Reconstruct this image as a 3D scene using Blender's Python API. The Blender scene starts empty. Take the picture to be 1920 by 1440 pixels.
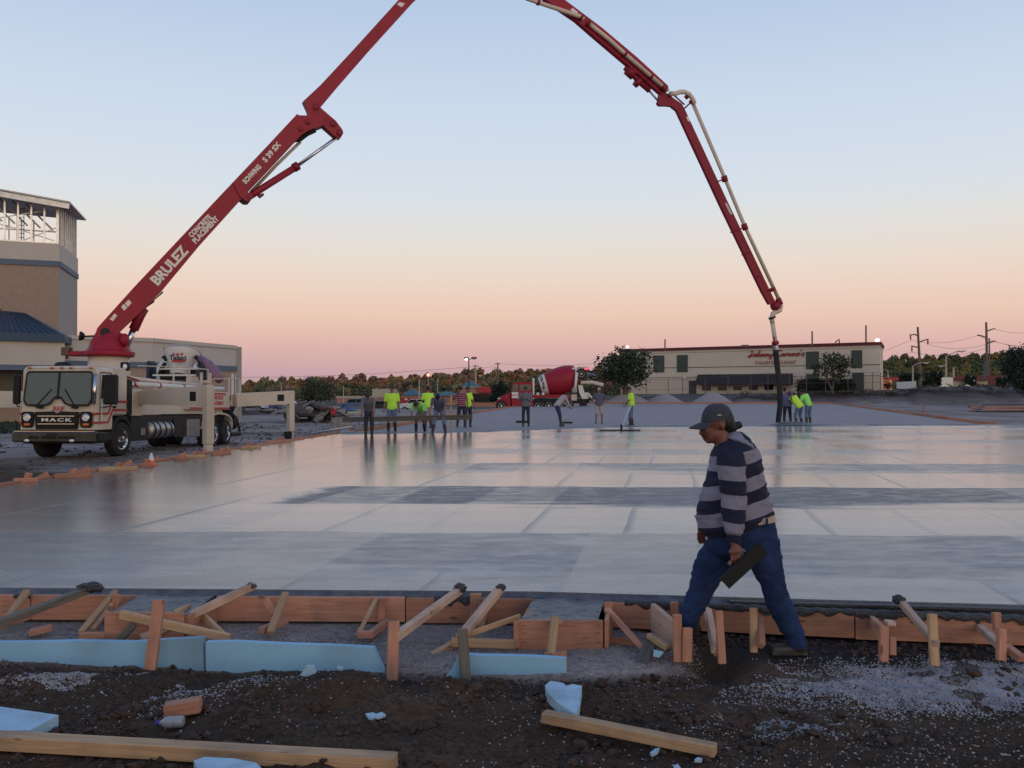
import bpy, bmesh, math, random
import numpy as np
from mathutils import Vector, Matrix, Euler

random.seed(7)
RNG = np.random.default_rng(7)
sc = bpy.context.scene
COL = sc.collection
R = math.radians

# ------------------------------------------------------------------ camera, sky, sun, exposure
cam_d = bpy.data.cameras.new('camera')
cam = bpy.data.objects.new('camera', cam_d)
COL.objects.link(cam)
cam.location = (0, 0, 1.55)
cam.rotation_euler = (R(90.397), 0, 0)
cam_d.sensor_width = 36
cam_d.lens = 32.475
cam_d.clip_start = 0.05
cam_d.clip_end = 4000
sc.camera = cam


def lin(c):
    return tuple((v / 255 / 12.92) if v <= 10 else ((v / 255 + .055) / 1.055) ** 2.4 for v in c) + (1,)


world = bpy.data.worlds.new('World')
sc.world = world
world.use_nodes = True
wn, wl = world.node_tree.nodes, world.node_tree.links
wn.clear()
w_out = wn.new('ShaderNodeOutputWorld')
w_bg = wn.new('ShaderNodeBackground')
w_tc = wn.new('ShaderNodeTexCoord')
w_nrm = wn.new('ShaderNodeVectorMath'); w_nrm.operation = 'NORMALIZE'
wl.new(w_tc.outputs['Generated'], w_nrm.inputs[0])
w_sep = wn.new('ShaderNodeSeparateXYZ')
wl.new(w_nrm.outputs[0], w_sep.inputs[0])


def wramp(stops):
    r = wn.new('ShaderNodeValToRGB')
    e = r.color_ramp.elements
    while len(e) > 1:
        e.remove(e[-1])
    e[0].position = stops[0][0]; e[0].color = lin(stops[0][1])
    for p, c in stops[1:]:
        x = e.new(p); x.color = lin(c)
    wl.new(w_sep.outputs['Z'], r.inputs[0])
    return r


# the dawn sky opposite the sun: violet earth shadow, pink belt, pale band, blue above
r_west = wramp([(0.0, (176, 150, 160)), (.016, (196, 162, 168)), (.032, (208, 170, 170)), (.050, (221, 180, 172)), (.077, (232, 197, 180)),
                (.105, (235, 208, 192)), (.135, (232, 217, 205)), (.165, (226, 222, 217)), (.21, (214, 223, 232)),
                (.29, (203, 216, 234)), (.39, (181, 201, 228)), (.62, (138, 164, 206)), (1.0, (108, 134, 184))])
# the brighter warm side where the sun is about to rise
r_east = wramp([(0.0, (250, 196, 150)), (.08, (252, 214, 172)), (.2, (236, 224, 208)), (.4, (196, 208, 226)),
                (.65, (140, 165, 206)), (1.0, (108, 134, 184))])
w_dot = wn.new('ShaderNodeVectorMath'); w_dot.operation = 'DOT_PRODUCT'
wl.new(w_nrm.outputs[0], w_dot.inputs[0])
w_dot.inputs[1].default_value = (0.5, -0.86, 0)
w_mr = wn.new('ShaderNodeMapRange')
w_mr.interpolation_type = 'SMOOTHSTEP'
w_mr.inputs['From Min'].default_value = -0.55
w_mr.inputs['From Max'].default_value = 1.0
wl.new(w_dot.outputs['Value'], w_mr.inputs['Value'])
w_mix = wn.new('ShaderNodeMix'); w_mix.data_type = 'RGBA'
wl.new(w_mr.outputs[0], w_mix.inputs[0])
wl.new(r_west.outputs[0], w_mix.inputs[6])
wl.new(r_east.outputs[0], w_mix.inputs[7])
# a physical sky with the sun at the horizon behind the camera gives the glow its shape
w_sky = wn.new('ShaderNodeTexSky')
w_sky.sky_type = 'NISHITA'
w_sky.sun_disc = False
w_sky.sun_elevation = R(3)
w_sky.sun_rotation = R(150)
w_sc = wn.new('ShaderNodeVectorMath'); w_sc.operation = 'SCALE'
w_sc.inputs['Scale'].default_value = 0.006
wl.new(w_sky.outputs[0], w_sc.inputs[0])
w_add = wn.new('ShaderNodeVectorMath'); w_add.operation = 'ADD'
wl.new(w_mix.outputs[2], w_add.inputs[0])
wl.new(w_sc.outputs[0], w_add.inputs[1])
wl.new(w_add.outputs[0], w_bg.inputs['Color'])
w_bg.inputs['Strength'].default_value = 1.0
wl.new(w_bg.outputs[0], w_out.inputs['Surface'])

sun_d = bpy.data.lights.new('sun', 'SUN')
sun_d.energy = 0.5
sun_d.angle = R(40)
sun_d.color = (1.0, 0.80, 0.60)
sun = bpy.data.objects.new('sun', sun_d)
COL.objects.link(sun)
sun.rotation_euler = Vector((0.5, -0.86, 0.16)).to_track_quat('Z', 'Y').to_euler()

sc.view_settings.view_transform = 'Standard'
sc.view_settings.look = 'None'
sc.view_settings.exposure = 0.0
sc.view_settings.gamma = 1.0
sc.view_settings.use_curve_mapping = False

# ------------------------------------------------------------------ photograph helpers (used to measure real places)
F, HY, CH = 1732.0, 732.0, 1.55


def at(px, py, Y):
    return Vector(((px - 960) / F * Y, Y, CH + (HY - py) / F * Y))


def onz(px, py, z):
    Y = (CH - z) * F / (py - HY)
    return Vector(((px - 960) / F * Y, Y, z))


# ------------------------------------------------------------------ materials
MATS = {}


def mat(name, col, rough=.7, metal=0.0, var=.18, scale=6.0, bump=0.0, bscale=60.0, col2=None, mask=(.45, .6), stretch=None,
        emit=None, estr=0, spec=None, coat=0, grime=0.0):
    m = bpy.data.materials.new(name)
    m.use_nodes = True
    n, l = m.node_tree.nodes, m.node_tree.links
    b = n['Principled BSDF']
    b.inputs['Roughness'].default_value = rough
    b.inputs['Metallic'].default_value = metal
    if spec is not None:
        b.inputs['Specular IOR Level'].default_value = spec
    if coat:
        b.inputs['Coat Weight'].default_value = coat
        b.inputs['Coat Roughness'].default_value = .12
    tc = n.new('ShaderNodeTexCoord')
    vec = tc.outputs['Object']
    if stretch:
        mp = n.new('ShaderNodeMapping')
        mp.inputs['Scale'].default_value = stretch
        l.new(vec, mp.inputs[0]); vec = mp.outputs[0]
    ns = n.new('ShaderNodeTexNoise')
    ns.inputs['Scale'].default_value = scale
    ns.inputs['Detail'].default_value = 6
    ns.inputs['Roughness'].default_value = .62
    l.new(vec, ns.inputs['Vector'])
    cr = n.new('ShaderNodeValToRGB')
    c = Vector(col[:3])
    if col2 is None:
        cr.color_ramp.elements[0].position = .3
        cr.color_ramp.elements[1].position = .7
        cr.color_ramp.elements[0].color = (*(c * (1 - var)), 1)
        cr.color_ramp.elements[1].color = (*(c * (1 + var)), 1)
    else:
        cr.color_ramp.elements[0].position = mask[0]
        cr.color_ramp.elements[1].position = mask[1]
        cr.color_ramp.elements[0].color = (*c, 1)
        cr.color_ramp.elements[1].color = (*col2, 1)
    l.new(ns.outputs[0], cr.inputs[0])
    outc = cr.outputs[0]
    if grime:
        n3 = n.new('ShaderNodeTexNoise'); n3.inputs['Scale'].default_value = scale * .35; n3.inputs['Detail'].default_value = 8
        l.new(tc.outputs['Object'], n3.inputs['Vector'])
        r3 = n.new('ShaderNodeMapRange'); r3.inputs['From Min'].default_value = .5; r3.inputs['From Max'].default_value = .75
        r3.inputs['To Max'].default_value = grime
        l.new(n3.outputs[0], r3.inputs['Value'])
        mx = n.new('ShaderNodeMix'); mx.data_type = 'RGBA'
        l.new(r3.outputs[0], mx.inputs[0]); l.new(outc, mx.inputs[6]); mx.inputs[7].default_value = (.09, .07, .055, 1)
        outc = mx.outputs[2]
    l.new(outc, b.inputs['Base Color'])
    if bump:
        n2 = n.new('ShaderNodeTexNoise')
        n2.inputs['Scale'].default_value = bscale
        n2.inputs['Detail'].default_value = 5
        l.new(vec, n2.inputs['Vector'])
        bp = n.new('ShaderNodeBump')
        bp.inputs['Strength'].default_value = bump
        bp.inputs['Distance'].default_value = .02
        l.new(n2.outputs[0], bp.inputs['Height'])
        l.new(bp.outputs[0], b.inputs['Normal'])
    if emit:
        b.inputs['Emission Color'].default_value = (*emit, 1)
        b.inputs['Emission Strength'].default_value = estr
    MATS[name] = m
    return m


def wood(name, c1, c2, knots=True, stain=0.25):
    """sawn lumber: grain runs along the object's own x axis"""
    m = bpy.data.materials.new(name)
    m.use_nodes = True
    n, l = m.node_tree.nodes, m.node_tree.links
    b = n['Principled BSDF']
    b.inputs['Roughness'].default_value = .75
    tc = n.new('ShaderNodeTexCoord')
    oi = n.new('ShaderNodeObjectInfo')
    add = n.new('ShaderNodeVectorMath'); add.operation = 'ADD'
    sv = n.new('ShaderNodeVectorMath'); sv.operation = 'SCALE'; sv.inputs[0].default_value = (9, 5, 3)
    l.new(oi.outputs['Random'], sv.inputs['Scale'])
    l.new(tc.outputs['Object'], add.inputs[0]); l.new(sv.outputs[0], add.inputs[1])
    mp = n.new('ShaderNodeMapping'); mp.inputs['Scale'].default_value = (1.2, 26, 26)
    l.new(add.outputs[0], mp.inputs[0])
    ns = n.new('ShaderNodeTexNoise'); ns.inputs['Scale'].default_value = 2.0; ns.inputs['Detail'].default_value = 7
    ns.inputs['Distortion'].default_value = 1.1
    l.new(mp.outputs[0], ns.inputs['Vector'])
    cr = n.new('ShaderNodeValToRGB')
    cr.color_ramp.elements[0].position = .32; cr.color_ramp.elements[0].color = (*c2, 1)
    cr.color_ramp.elements[1].position = .62; cr.color_ramp.elements[1].color = (*c1, 1)
    l.new(ns.outputs[0], cr.inputs[0])
    out = cr.outputs[0]
    if knots:
        vo = n.new('ShaderNodeTexVoronoi'); vo.inputs['Scale'].default_value = 1.0
        mp2 = n.new('ShaderNodeMapping'); mp2.inputs['Scale'].default_value = (3.2, 9, 9)
        l.new(add.outputs[0], mp2.inputs[0]); l.new(mp2.outputs[0], vo.inputs['Vector'])
        kr = n.new('ShaderNodeMapRange'); kr.inputs['From Min'].default_value = .07; kr.inputs['From Max'].default_value = .13
        kr.inputs['To Min'].default_value = .75; kr.inputs['To Max'].default_value = 0
        l.new(vo.outputs['Distance'], kr.inputs['Value'])
        mx = n.new('ShaderNodeMix'); mx.data_type = 'RGBA'
        l.new(kr.outputs[0], mx.inputs[0]); l.new(out, mx.inputs[6]); mx.inputs[7].default_value = (.10, .035, .02, 1)
        out = mx.outputs[2]
    st = n.new('ShaderNodeTexNoise'); st.inputs['Scale'].default_value = 3.5; st.inputs['Detail'].default_value = 6
    l.new(add.outputs[0], st.inputs['Vector'])
    sr = n.new('ShaderNodeMapRange'); sr.inputs['From Min'].default_value = .5; sr.inputs['From Max'].default_value = .72
    sr.inputs['To Max'].default_value = stain
    l.new(st.outputs[0], sr.inputs['Value'])
    mx = n.new('ShaderNodeMix'); mx.data_type = 'RGBA'
    l.new(sr.outputs[0], mx.inputs[0]); l.new(out, mx.inputs[6]); mx.inputs[7].default_value = (.08, .07, .065, 1)
    rv = n.new('ShaderNodeHueSaturation')
    vr = n.new('ShaderNodeMapRange'); vr.inputs['To Min'].default_value = .8; vr.inputs['To Max'].default_value = 1.15
    l.new(oi.outputs['Random'], vr.inputs['Value']); l.new(vr.outputs[0], rv.inputs['Value'])
    l.new(mx.outputs[2], rv.inputs['Color'])
    l.new(rv.outputs[0], b.inputs['Base Color'])
    bp = n.new('ShaderNodeBump'); bp.inputs['Strength'].default_value = .25; bp.inputs['Distance'].default_value = .004
    l.new(ns.outputs[0], bp.inputs['Height']); l.new(bp.outputs[0], b.inputs['Normal'])
    MATS[name] = m
    return m


wood('fir', (.50, .245, .155), (.38, .165, .10), stain=.5)
wood('pine', (.50, .32, .175), (.37, .22, .115), stain=.45)
wood('pale_pine', (.60, .41, .30), (.47, .30, .21), stain=.5)
wood('grey_wood', (.16, .14, .11), (.09, .08, .065), knots=False)
wood('wet_wood', (.11, .095, .08), (.05, .045, .04), knots=False)
wood('far_form', (.46, .21, .12), (.36, .15, .09), knots=False, stain=.1)
mat('red_paint', (.30, .013, .030), .5, var=.12, scale=1.3, spec=.3, grime=.12)
mat('dark_red_paint', (.23, .011, .028), .5, var=.15, scale=1.3, spec=.3)
mat('cream_paint', (.58, .50, .395), .45, var=.06, scale=1.2, coat=.1, grime=.3)
mat('pipe_cream', (.62, .52, .41), .5, var=.08, scale=1.5, grime=.3)
mat('white_paint', (.66, .64, .60), .45, var=.06, scale=1.5, grime=.3)
mat('letter_white', (.75, .70, .62), .5, var=.04)
mat('letter_red', (.42, .03, .03), .5, var=.04)
mat('black_paint', (.008, .008, .009), .5, var=.3, spec=.3)
mat('rubber', (.012, .012, .013), .85, var=.25, grime=.2)
mat('chrome', (.62, .62, .63), .16, metal=1, var=.08)
mat('dull_steel', (.33, .33, .34), .38, metal=.9, var=.2, grime=.2)
mat('bumper_steel', (.075, .08, .078), .25, metal=.8, var=.3, scale=2, grime=.15)
mat('zinc', (.55, .55, .56), .35, metal=.85, var=.2, scale=3)
mat('cab_glass', (.085, .11, .10), .06, var=.1, coat=0)
mat('dark_glass', (.015, .018, .02), .08, var=.1)
mat('orange_lens', (.7, .14, .02), .3, var=.05)
mat('lamp_lens', (.75, .75, .72), .1, var=.05)
mat('brown_lamp', (.10, .055, .035), .5)
mat('blue_fender', (.014, .022, .06), .45)
mat('mauve', (.24, .12, .17), .6)
mat('skin', (.26, .105, .07), .55, var=.1, scale=20)
mat('skin_dark', (.17, .06, .042), .55, var=.12, scale=20)
mat('hair', (.006, .005, .005), .6, var=.3, scale=60)
mat('hivis', (.50, .86, .06), .8, var=.07, scale=9)
mat('hivis_green', (.30, .86, .16), .8, var=.07, scale=9)
mat('grey_tee', (.13, .14, .17), .85, var=.12, scale=9)
mat('slate_tee', (.085, .095, .14), .85, var=.12, scale=9)
mat('light_shirt', (.38, .35, .38), .85, var=.1, scale=9)
mat('blue_shirt', (.13, .17, .34), .85, var=.1, scale=9)
mat('denim', (.022, .038, .085), .8, var=.3, scale=7, bump=.2, bscale=90)
mat('pale_denim', (.11, .15, .25), .85, var=.15, scale=7)
mat('dark_denim', (.018, .025, .045), .85, var=.2, scale=7)
mat('khaki', (.36, .30, .25), .85, var=.1, scale=7)
mat('rubber_boot', (.025, .024, .024), .5, var=.3)
mat('work_boot', (.05, .04, .032), .7, var=.3)
mat('navy_cap', (.018, .022, .05), .8)
mat('cap_cloth', (.040, .045, .058), .85, var=.2, scale=30)
mat('belt_web', (.38, .30, .20), .8)
mat('magnesium', (.007, .007, .006), .8, var=.3)
mat('glove', (.12, .12, .11), .8)
mat('stucco', (.50, .455, .40), .85, var=.05, scale=.6, bump=.15, bscale=30)
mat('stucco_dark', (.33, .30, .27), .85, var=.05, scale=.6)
mat('blue_band', (.10, .14, .19), .7, var=.05, scale=.5)
mat('blue_roof', (.018, .055, .105), .5, var=.12, scale=.8)
mat('store_dark', (.02, .018, .018), .3, var=.2)
mat('facade', (.60, .52, .41), .85, var=.04, scale=.5)
mat('facade_low', (.54, .45, .34), .85, var=.04, scale=.5)
mat('shutter_green', (.045, .060, .047), .6, var=.1)
mat('coping_red', (.13, .022, .032), .6)
mat('awning_brown', (.035, .025, .024), .7, var=.2, scale=4)
mat('sign_red', (.33, .03, .03), .5)
mat('sign_tan', (.40, .20, .12), .6)
mat('hedge_green', (.012, .020, .012), .8, var=.4, scale=3)
mat('leaf_dark', (.028, .045, .022), .75, var=.45, scale=1.1)
mat('leaf_mid', (.05, .062, .028), .75, var=.4, scale=1.1)
mat('leaf_conifer', (.012, .028, .018), .8, var=.4, scale=1.5)
mat('bark', (.10, .08, .065), .9, var=.25, scale=5)
mat('pole_wood', (.16, .115, .095), .85, var=.15)
mat('pole_metal', (.42, .36, .34), .5, var=.1)
mat('pole_dark', (.05, .04, .045), .6)
mat('brick_orange', (.42, .20, .14), .8, var=.1, scale=.5)
mat('teal_roof', (.035, .12, .13), .6, var=.1)
mat('store_red', (.42, .025, .03), .6)
mat('beige', (.42, .37, .29), .8, var=.06)
mat('far_roof_red', (.14, .03, .035), .7)
mat('asphalt', (.05, .05, .055), .85)
mat('gravel_heap', (.30, .265, .26), .95, var=.25, scale=9, bump=.6, bscale=25)
mat('car_white', (.60, .60, .62), .3, var=.03, coat=.5)
mat('car_blue', (.08, .12, .2), .3, var=.03, coat=.5)
mat('car_dark', (.02, .022, .025), .3, var=.03, coat=.5)
mat('rubble_grey', (.26, .24, .23), .95, var=.3, scale=3)
mat('rubble_dark', (.085, .065, .056), .95, var=.4, scale=3)
mat('tarp_blue', (.05, .08, .16), .6)
mat('yellow_tape', (.6, .55, .12), .6)
mat('flag_red', (.55, .02, .03), .8)
mat('cone_orange', (.62, .13, .04), .5)
mat('cone_white', (.6, .6, .62), .4)
mat('foam_blue', (.26, .49, .66), .7, var=.06, scale=2.5, bump=.2, bscale=70, grime=.55)
mat('foam_pale', (.36, .54, .66), .7, var=.1, scale=9, bump=.5, bscale=50, grime=.5)
mat('bottle_plastic', (.28, .30, .32), .15, var=.1)
mat('cap_blue', (.04, .03, .35), .4)
mat('wet_lump', (.035, .036, .040), .45, var=.35, scale=25, bump=.6, bscale=60)
mat('white_fence', (.55, .57, .62), .6)
mat('lit_lamp', (1, 1, 1), .5, emit=(1, .95, .85), estr=6)
mat('lit_sign', (1, .4, .3), .5, emit=(1, .28, .2), estr=2.2)
mat('lit_front', (.6, .2, .1), .5, emit=(1, .32, .14), estr=.55)
mat('tail_light', (.8, .02, .05), .4, emit=(1, .05, .12), estr=2.0)
mat('wire', (.10, .08, .09), .7)


# ------------------------------------------------------------------ mesh building
def T3(v):
    return Vector(v)


class MB:
    def __init__(s):
        s.v, s.f = [], []

    def add(s, vs, fs):
        o = len(s.v)
        s.v += [Vector(p) for p in vs]
        s.f += [[i + o for i in f] for f in fs]
        return s

    def box(s, a, b, M=None, ch=0.0):
        x0, y0, z0 = a; x1, y1, z1 = b
        if x0 > x1: x0, x1 = x1, x0
        if y0 > y1: y0, y1 = y1, y0
        if z0 > z1: z0, z1 = z1, z0
        if ch:
            c = ch
            vs = []
            for z, k in ((z0, c), (z0 + c, 0), (z1 - c, 0), (z1, c)):
                X0, X1, Y0, Y1 = x0 + k, x1 - k, y0 + k, y1 - k
                vs += [(X0 + c, Y0, z), (X1 - c, Y0, z), (X1, Y0 + c, z), (X1, Y1 - c, z), (X1 - c, Y1, z), (X0 + c, Y1, z), (X0, Y1 - c, z), (X0, Y0 + c, z)]
            fs = [[7, 6, 5, 4, 3, 2, 1, 0], [24 + i for i in range(8)]]
            for k in range(3):
                for i in range(8):
                    j = (i + 1) % 8
                    fs.append([k * 8 + i, k * 8 + j, k * 8 + 8 + j, k * 8 + 8 + i])
        else:
            vs = [(x0, y0, z0), (x1, y0, z0), (x1, y1, z0), (x0, y1, z0), (x0, y0, z1), (x1, y0, z1), (x1, y1, z1), (x0, y1, z1)]
            fs = [[3, 2, 1, 0], [4, 5, 6, 7], [0, 1, 5, 4], [1, 2, 6, 5], [2, 3, 7, 6], [3, 0, 4, 7]]
        if M:
            vs = [M @ Vector(v) for v in vs]
        return s.add(vs, fs)

    def bar(s, p0, p1, w, t, up=(0, 0, 1), w1=None, t1=None):
        """box beam from p0 to p1; w across, t along up"""
        p0, p1 = Vector(p0), Vector(p1)
        d = (p1 - p0).normalized()
        up = Vector(up)
        y = up.cross(d)
        if y.length < 1e-4:
            y = Vector((1, 0, 0))
        y.normalize(); z = d.cross(y)
        w1 = w if w1 is None else w1; t1 = t if t1 is None else t1
        vs = []
        for p, a, b in ((p0, w, t), (p1, w1, t1)):
            vs += [p - y * a / 2 - z * b / 2, p + y * a / 2 - z * b / 2, p + y * a / 2 + z * b / 2, p - y * a / 2 + z * b / 2]
        return s.add(vs, [[3, 2, 1, 0], [4, 5, 6, 7], [0, 1, 5, 4], [1, 2, 6, 5], [2, 3, 7, 6], [3, 0, 4, 7]])

    def tube(s, pts, r, n=8, caps=True):
        pts = [Vector(p) for p in pts]
        rs = r if isinstance(r, (list, tuple)) else [r] * len(pts)
        ref = Vector((0, 0, 1))
        rings = []
        for i, p in enumerate(pts):
            d = (pts[min(i + 1, len(pts) - 1)] - pts[max(i - 1, 0)]).normalized()
            if abs(d.dot(ref)) > .93:
                ref = Vector((1, 0, 0)) if abs(d.x) < .8 else Vector((0, 1, 0))
            a = d.cross(ref).normalized(); b = a.cross(d)
            ref = b
            rings.append([p + (a * math.cos(2 * math.pi * k / n) + b * math.sin(2 * math.pi * k / n)) * rs[i] for k in range(n)])
        return s.loft(rings, caps)

    def loft(s, rings, caps=True):
        n = len(rings[0]); o = len(s.v)
        for r in rings:
            s.v += [Vector(p) for p in r]
        for i in range(len(rings) - 1):
            for k in range(n):
                j = (k + 1) % n
                s.f.append([o + i * n + k, o + i * n + j, o + (i + 1) * n + j, o + (i + 1) * n + k])
        if caps:
            s.f.append([o + k for k in range(n)][::-1])
            s.f.append([o + (len(rings) - 1) * n + k for k in range(n)])
        return s

    def lathe(s, c, axis, prof, n=20, caps=True):
        """prof: (distance along axis, radius)"""
        c = Vector(c); d = Vector(axis).normalized()
        ref = Vector((0, 0, 1)) if abs(d.z) < .9 else Vector((1, 0, 0))
        a = d.cross(ref).normalized(); b = a.cross(d)
        rings = [[c + d * h + (a * math.cos(2 * math.pi * k / n) + b * math.sin(2 * math.pi * k / n)) * max(r, 1e-4) for k in range(n)] for h, r in prof]
        return s.loft(rings, caps)

    def prism(s, poly, off):
        """poly: 3d outline, extruded by the vector off"""
        n = len(poly); off = Vector(off)
        vs = [Vector(p) for p in poly] + [Vector(p) + off for p in poly]
        fs = [list(range(n))[::-1], [n + i for i in range(n)]]
        for i in range(n):
            j = (i + 1) % n
            fs.append([i, j, n + j, n + i])
        return s.add(vs, fs)

    def ell(s, c, r, n=12, m=8, M=None):
        c = Vector(c); vs = [(0, 0, -1)]
        for i in range(1, m):
            t = -math.pi / 2 + math.pi * i / m
            for k in range(n):
                a = 2 * math.pi * k / n
                vs.append((math.cos(t) * math.cos(a), math.cos(t) * math.sin(a), math.sin(t)))
        vs.append((0, 0, 1))
        fs = [[0, 1 + (k + 1) % n, 1 + k] for k in range(n)]
        for i in range(m - 2):
            for k in range(n):
                j = (k + 1) % n; a = 1 + i * n; b = a + n
                fs.append([a + k, a + j, b + j, b + k])
        a = 1 + (m - 2) * n
        fs += [[a + k, a + (k + 1) % n, len(vs) - 1] for k in range(n)]
        out = []
        for v in vs:
            w = Vector((v[0] * r[0], v[1] * r[1], v[2] * r[2]))
            if M: w = M @ w
            out.append(c + w)
        return s.add(out, fs)

    def cap(s, p0, p1, r0, r1, n=10):
        """tapered capsule"""
        p0, p1 = Vector(p0), Vector(p1)
        d = (p1 - p0); L = d.length
        if L < 1e-5:
            return s.ell(p0, (r0, r0, r0))
        prof = []
        for k in range(4):
            t = -math.pi / 2 + (math.pi / 2) * k / 3
            prof.append((r0 * math.sin(t), max(r0 * math.cos(t), .001)))
        for k in range(4):
            t = (math.pi / 2) * k / 3
            prof.append((L + r1 * math.sin(t), max(r1 * math.cos(t), .001)))
        return s.lathe(p0, d, prof, n)

    def mesh(s, name, m=None, smooth=False, inv=None):
        me = bpy.data.meshes.new(name)
        vs = [inv @ v for v in s.v] if inv else s.v
        me.from_pydata([tuple(v) for v in vs], [], s.f)
        me.update()
        bm = bmesh.new(); bm.from_mesh(me)
        bmesh.ops.recalc_face_normals(bm, faces=bm.faces)
        bm.to_mesh(me); bm.free()
        if smooth:
            me.shade_smooth() if smooth is True else me.shade_auto(smooth) if hasattr(me, 'shade_auto') else me.shade_smooth()
        if m:
            me.materials.append(MATS[m] if isinstance(m, str) else m)
        return me

    def build(s, name, m, parent=None, world=True, smooth=False, loc=None):
        """world: the vertices are world coordinates; otherwise they are in the frame of the thing"""
        inv = None
        if parent is not None:
            if world:
                inv = wmat(parent).inverted()
        elif loc is not None:
            inv = Matrix.Translation(loc).inverted()
        o = bpy.data.objects.new(name, s.mesh(name, m, smooth, inv))
        COL.objects.link(o)
        if parent is not None:
            o.parent = parent
        elif loc is not None:
            o.location = loc
        if smooth == 'auto':
            pass
        return o


def wmat(o):
    M = o.matrix_basis.copy()
    while o.parent:
        o = o.parent
        M = o.matrix_basis @ M
    return M


def smooth_by_angle(o, deg=35):
    me = o.data
    me.shade_smooth()
    bm = bmesh.new(); bm.from_mesh(me)
    for e in bm.edges:
        if len(e.link_faces) == 2 and e.calc_face_angle(0) > R(deg):
            e.smooth = False
    bm.to_mesh(me); bm.free()
    return o


def tag(o, label=None, cat=None, group=None, kind=None):
    if label: o['label'] = label
    if cat: o['category'] = cat
    if group: o['group'] = group
    if kind: o['kind'] = kind
    return o


def thing(name, label, cat, loc=(0, 0, 0), rz=0.0, group=None, M=None):
    o = bpy.data.objects.new(name, None)
    o.empty_display_size = .2
    COL.objects.link(o)
    if M is not None:
        o.matrix_basis = M
    else:
        o.location = loc
        o.rotation_euler = (0, 0, rz)
    return tag(o, label, cat, group)


def copy_tree(o, parent=None):
    c = o.copy()
    COL.objects.link(c)
    c.parent = parent
    for ch in list(o.children):
        copy_tree(ch, c)
    return c


def board(name, p0, p1, w, t, m, up=(0, 0, 1), parent=None, label=None, cat=None, group=None, ragged=0.0):
    """sawn board with its own x axis along the grain; w across, t along up"""
    p0, p1 = Vector(p0), Vector(p1)
    d = p1 - p0; L = d.length; d.normalize()
    y = Vector(up).cross(d); y.normalize(); z = d.cross(y)
    M = Matrix((d, y, z)).transposed().to_4x4()
    M.translation = (p0 + p1) / 2
    mb = MB(); c = min(.004, t * .12)
    mb.box((-L / 2, -w / 2, -t / 2), (L / 2, w / 2, t / 2), ch=c)
    me = mb.mesh(name, m)
    o = bpy.data.objects.new(name, me)
    COL.objects.link(o)
    if parent is not None:
        o.parent = parent
        M = wmat(parent).inverted() @ M
    o.matrix_basis = M
    if label: tag(o, label, cat or 'board', group)
    return o


def text(s, name, M, size, m, parent, extrude=.004, shear=0, width=1.0, align='CENTER', spacing=1.0, offset=0.0):
    cu = bpy.data.curves.new(name, 'FONT')
    cu.body = s; cu.size = size; cu.extrude = extrude; cu.shear = shear
    cu.align_x = align; cu.align_y = 'CENTER'; cu.space_character = spacing; cu.offset = offset
    cu.resolution_u = 2
    ob = bpy.data.objects.new(name + '_tmp', cu)
    COL.objects.link(ob)
    dg = bpy.context.evaluated_depsgraph_get()
    me = bpy.data.meshes.new_from_object(ob.evaluated_get(dg))
    bpy.data.objects.remove(ob); bpy.data.curves.remove(cu)
    me.name = name
    me.transform(Matrix.Diagonal((width, 1, 1, 1)))
    me.transform(M)
    if parent is not None:
        me.transform(wmat(parent).inverted())
    me.materials.clear(); me.materials.append(MATS[m])
    o = bpy.data.objects.new(name, me)
    COL.objects.link(o)
    o.parent = parent
    return o


def frameM(p, ex, n):
    """text frame: origin p, reading direction ex, facing n"""
    ex = Vector(ex).normalized(); n = Vector(n).normalized()
    ey = n.cross(ex).normalized(); n = ex.cross(ey)
    M = Matrix((ex, ey, n)).transposed().to_4x4(); M.translation = p
    return M


# ------------------------------------------------------------------ numeric noise
def _h(ix, iy, seed):
    n = (ix.astype(np.int64) * 374761393 + iy.astype(np.int64) * 668265263 + seed * 1442695041) & 0x7fffffff
    n = ((n ^ (n >> 13)) * 1274126177) & 0x7fffffff
    return ((n ^ (n >> 16)) & 0xffff) / 65535.0


def vnoise(x, y, seed=0):
    ix, iy = np.floor(x), np.floor(y)
    fx, fy = x - ix, y - iy
    fx = fx * fx * (3 - 2 * fx); fy = fy * fy * (3 - 2 * fy)
    a, b = _h(ix, iy, seed), _h(ix + 1, iy, seed)
    c, d = _h(ix, iy + 1, seed), _h(ix + 1, iy + 1, seed)
    return (a + (b - a) * fx) * (1 - fy) + (c + (d - c) * fx) * fy


def fbm(x, y, oct=4, seed=0):
    s, a, t = 0, .5, 0
    for k in range(oct):
        s = s + a * vnoise(x * 2 ** k, y * 2 ** k, seed + k * 17); t += a; a *= .5
    return s / t - .5


def npmesh(name, V, Fc, m, smooth=False):
    """V (n,3), Fc (m,3|4)"""
    me = bpy.data.meshes.new(name)
    V = np.asarray(V, dtype=np.float32); Fc = np.asarray(Fc, dtype=np.int32)
    k = Fc.shape[1]
    me.vertices.add(len(V)); me.vertices.foreach_set('co', V.ravel())
    me.loops.add(Fc.size); me.loops.foreach_set('vertex_index', Fc.ravel())
    me.polygons.add(len(Fc))
    me.polygons.foreach_set('loop_start', np.arange(0, Fc.size, k, dtype=np.int32))
    me.polygons.foreach_set('loop_total', np.full(len(Fc), k, dtype=np.int32))
    me.update(calc_edges=True)
    me.validate()
    if smooth:
        me.shade_smooth()
    if m: me.materials.append(MATS[m] if isinstance(m, str) else m)
    return me


def nobj(name, me, **kw):
    o = bpy.data.objects.new(name, me)
    COL.objects.link(o)
    return tag(o, **kw)


def sstep(a, b, x):
    t = np.clip((x - a) / (b - a), 0, 1)
    return t * t * (3 - 2 * t)

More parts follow.
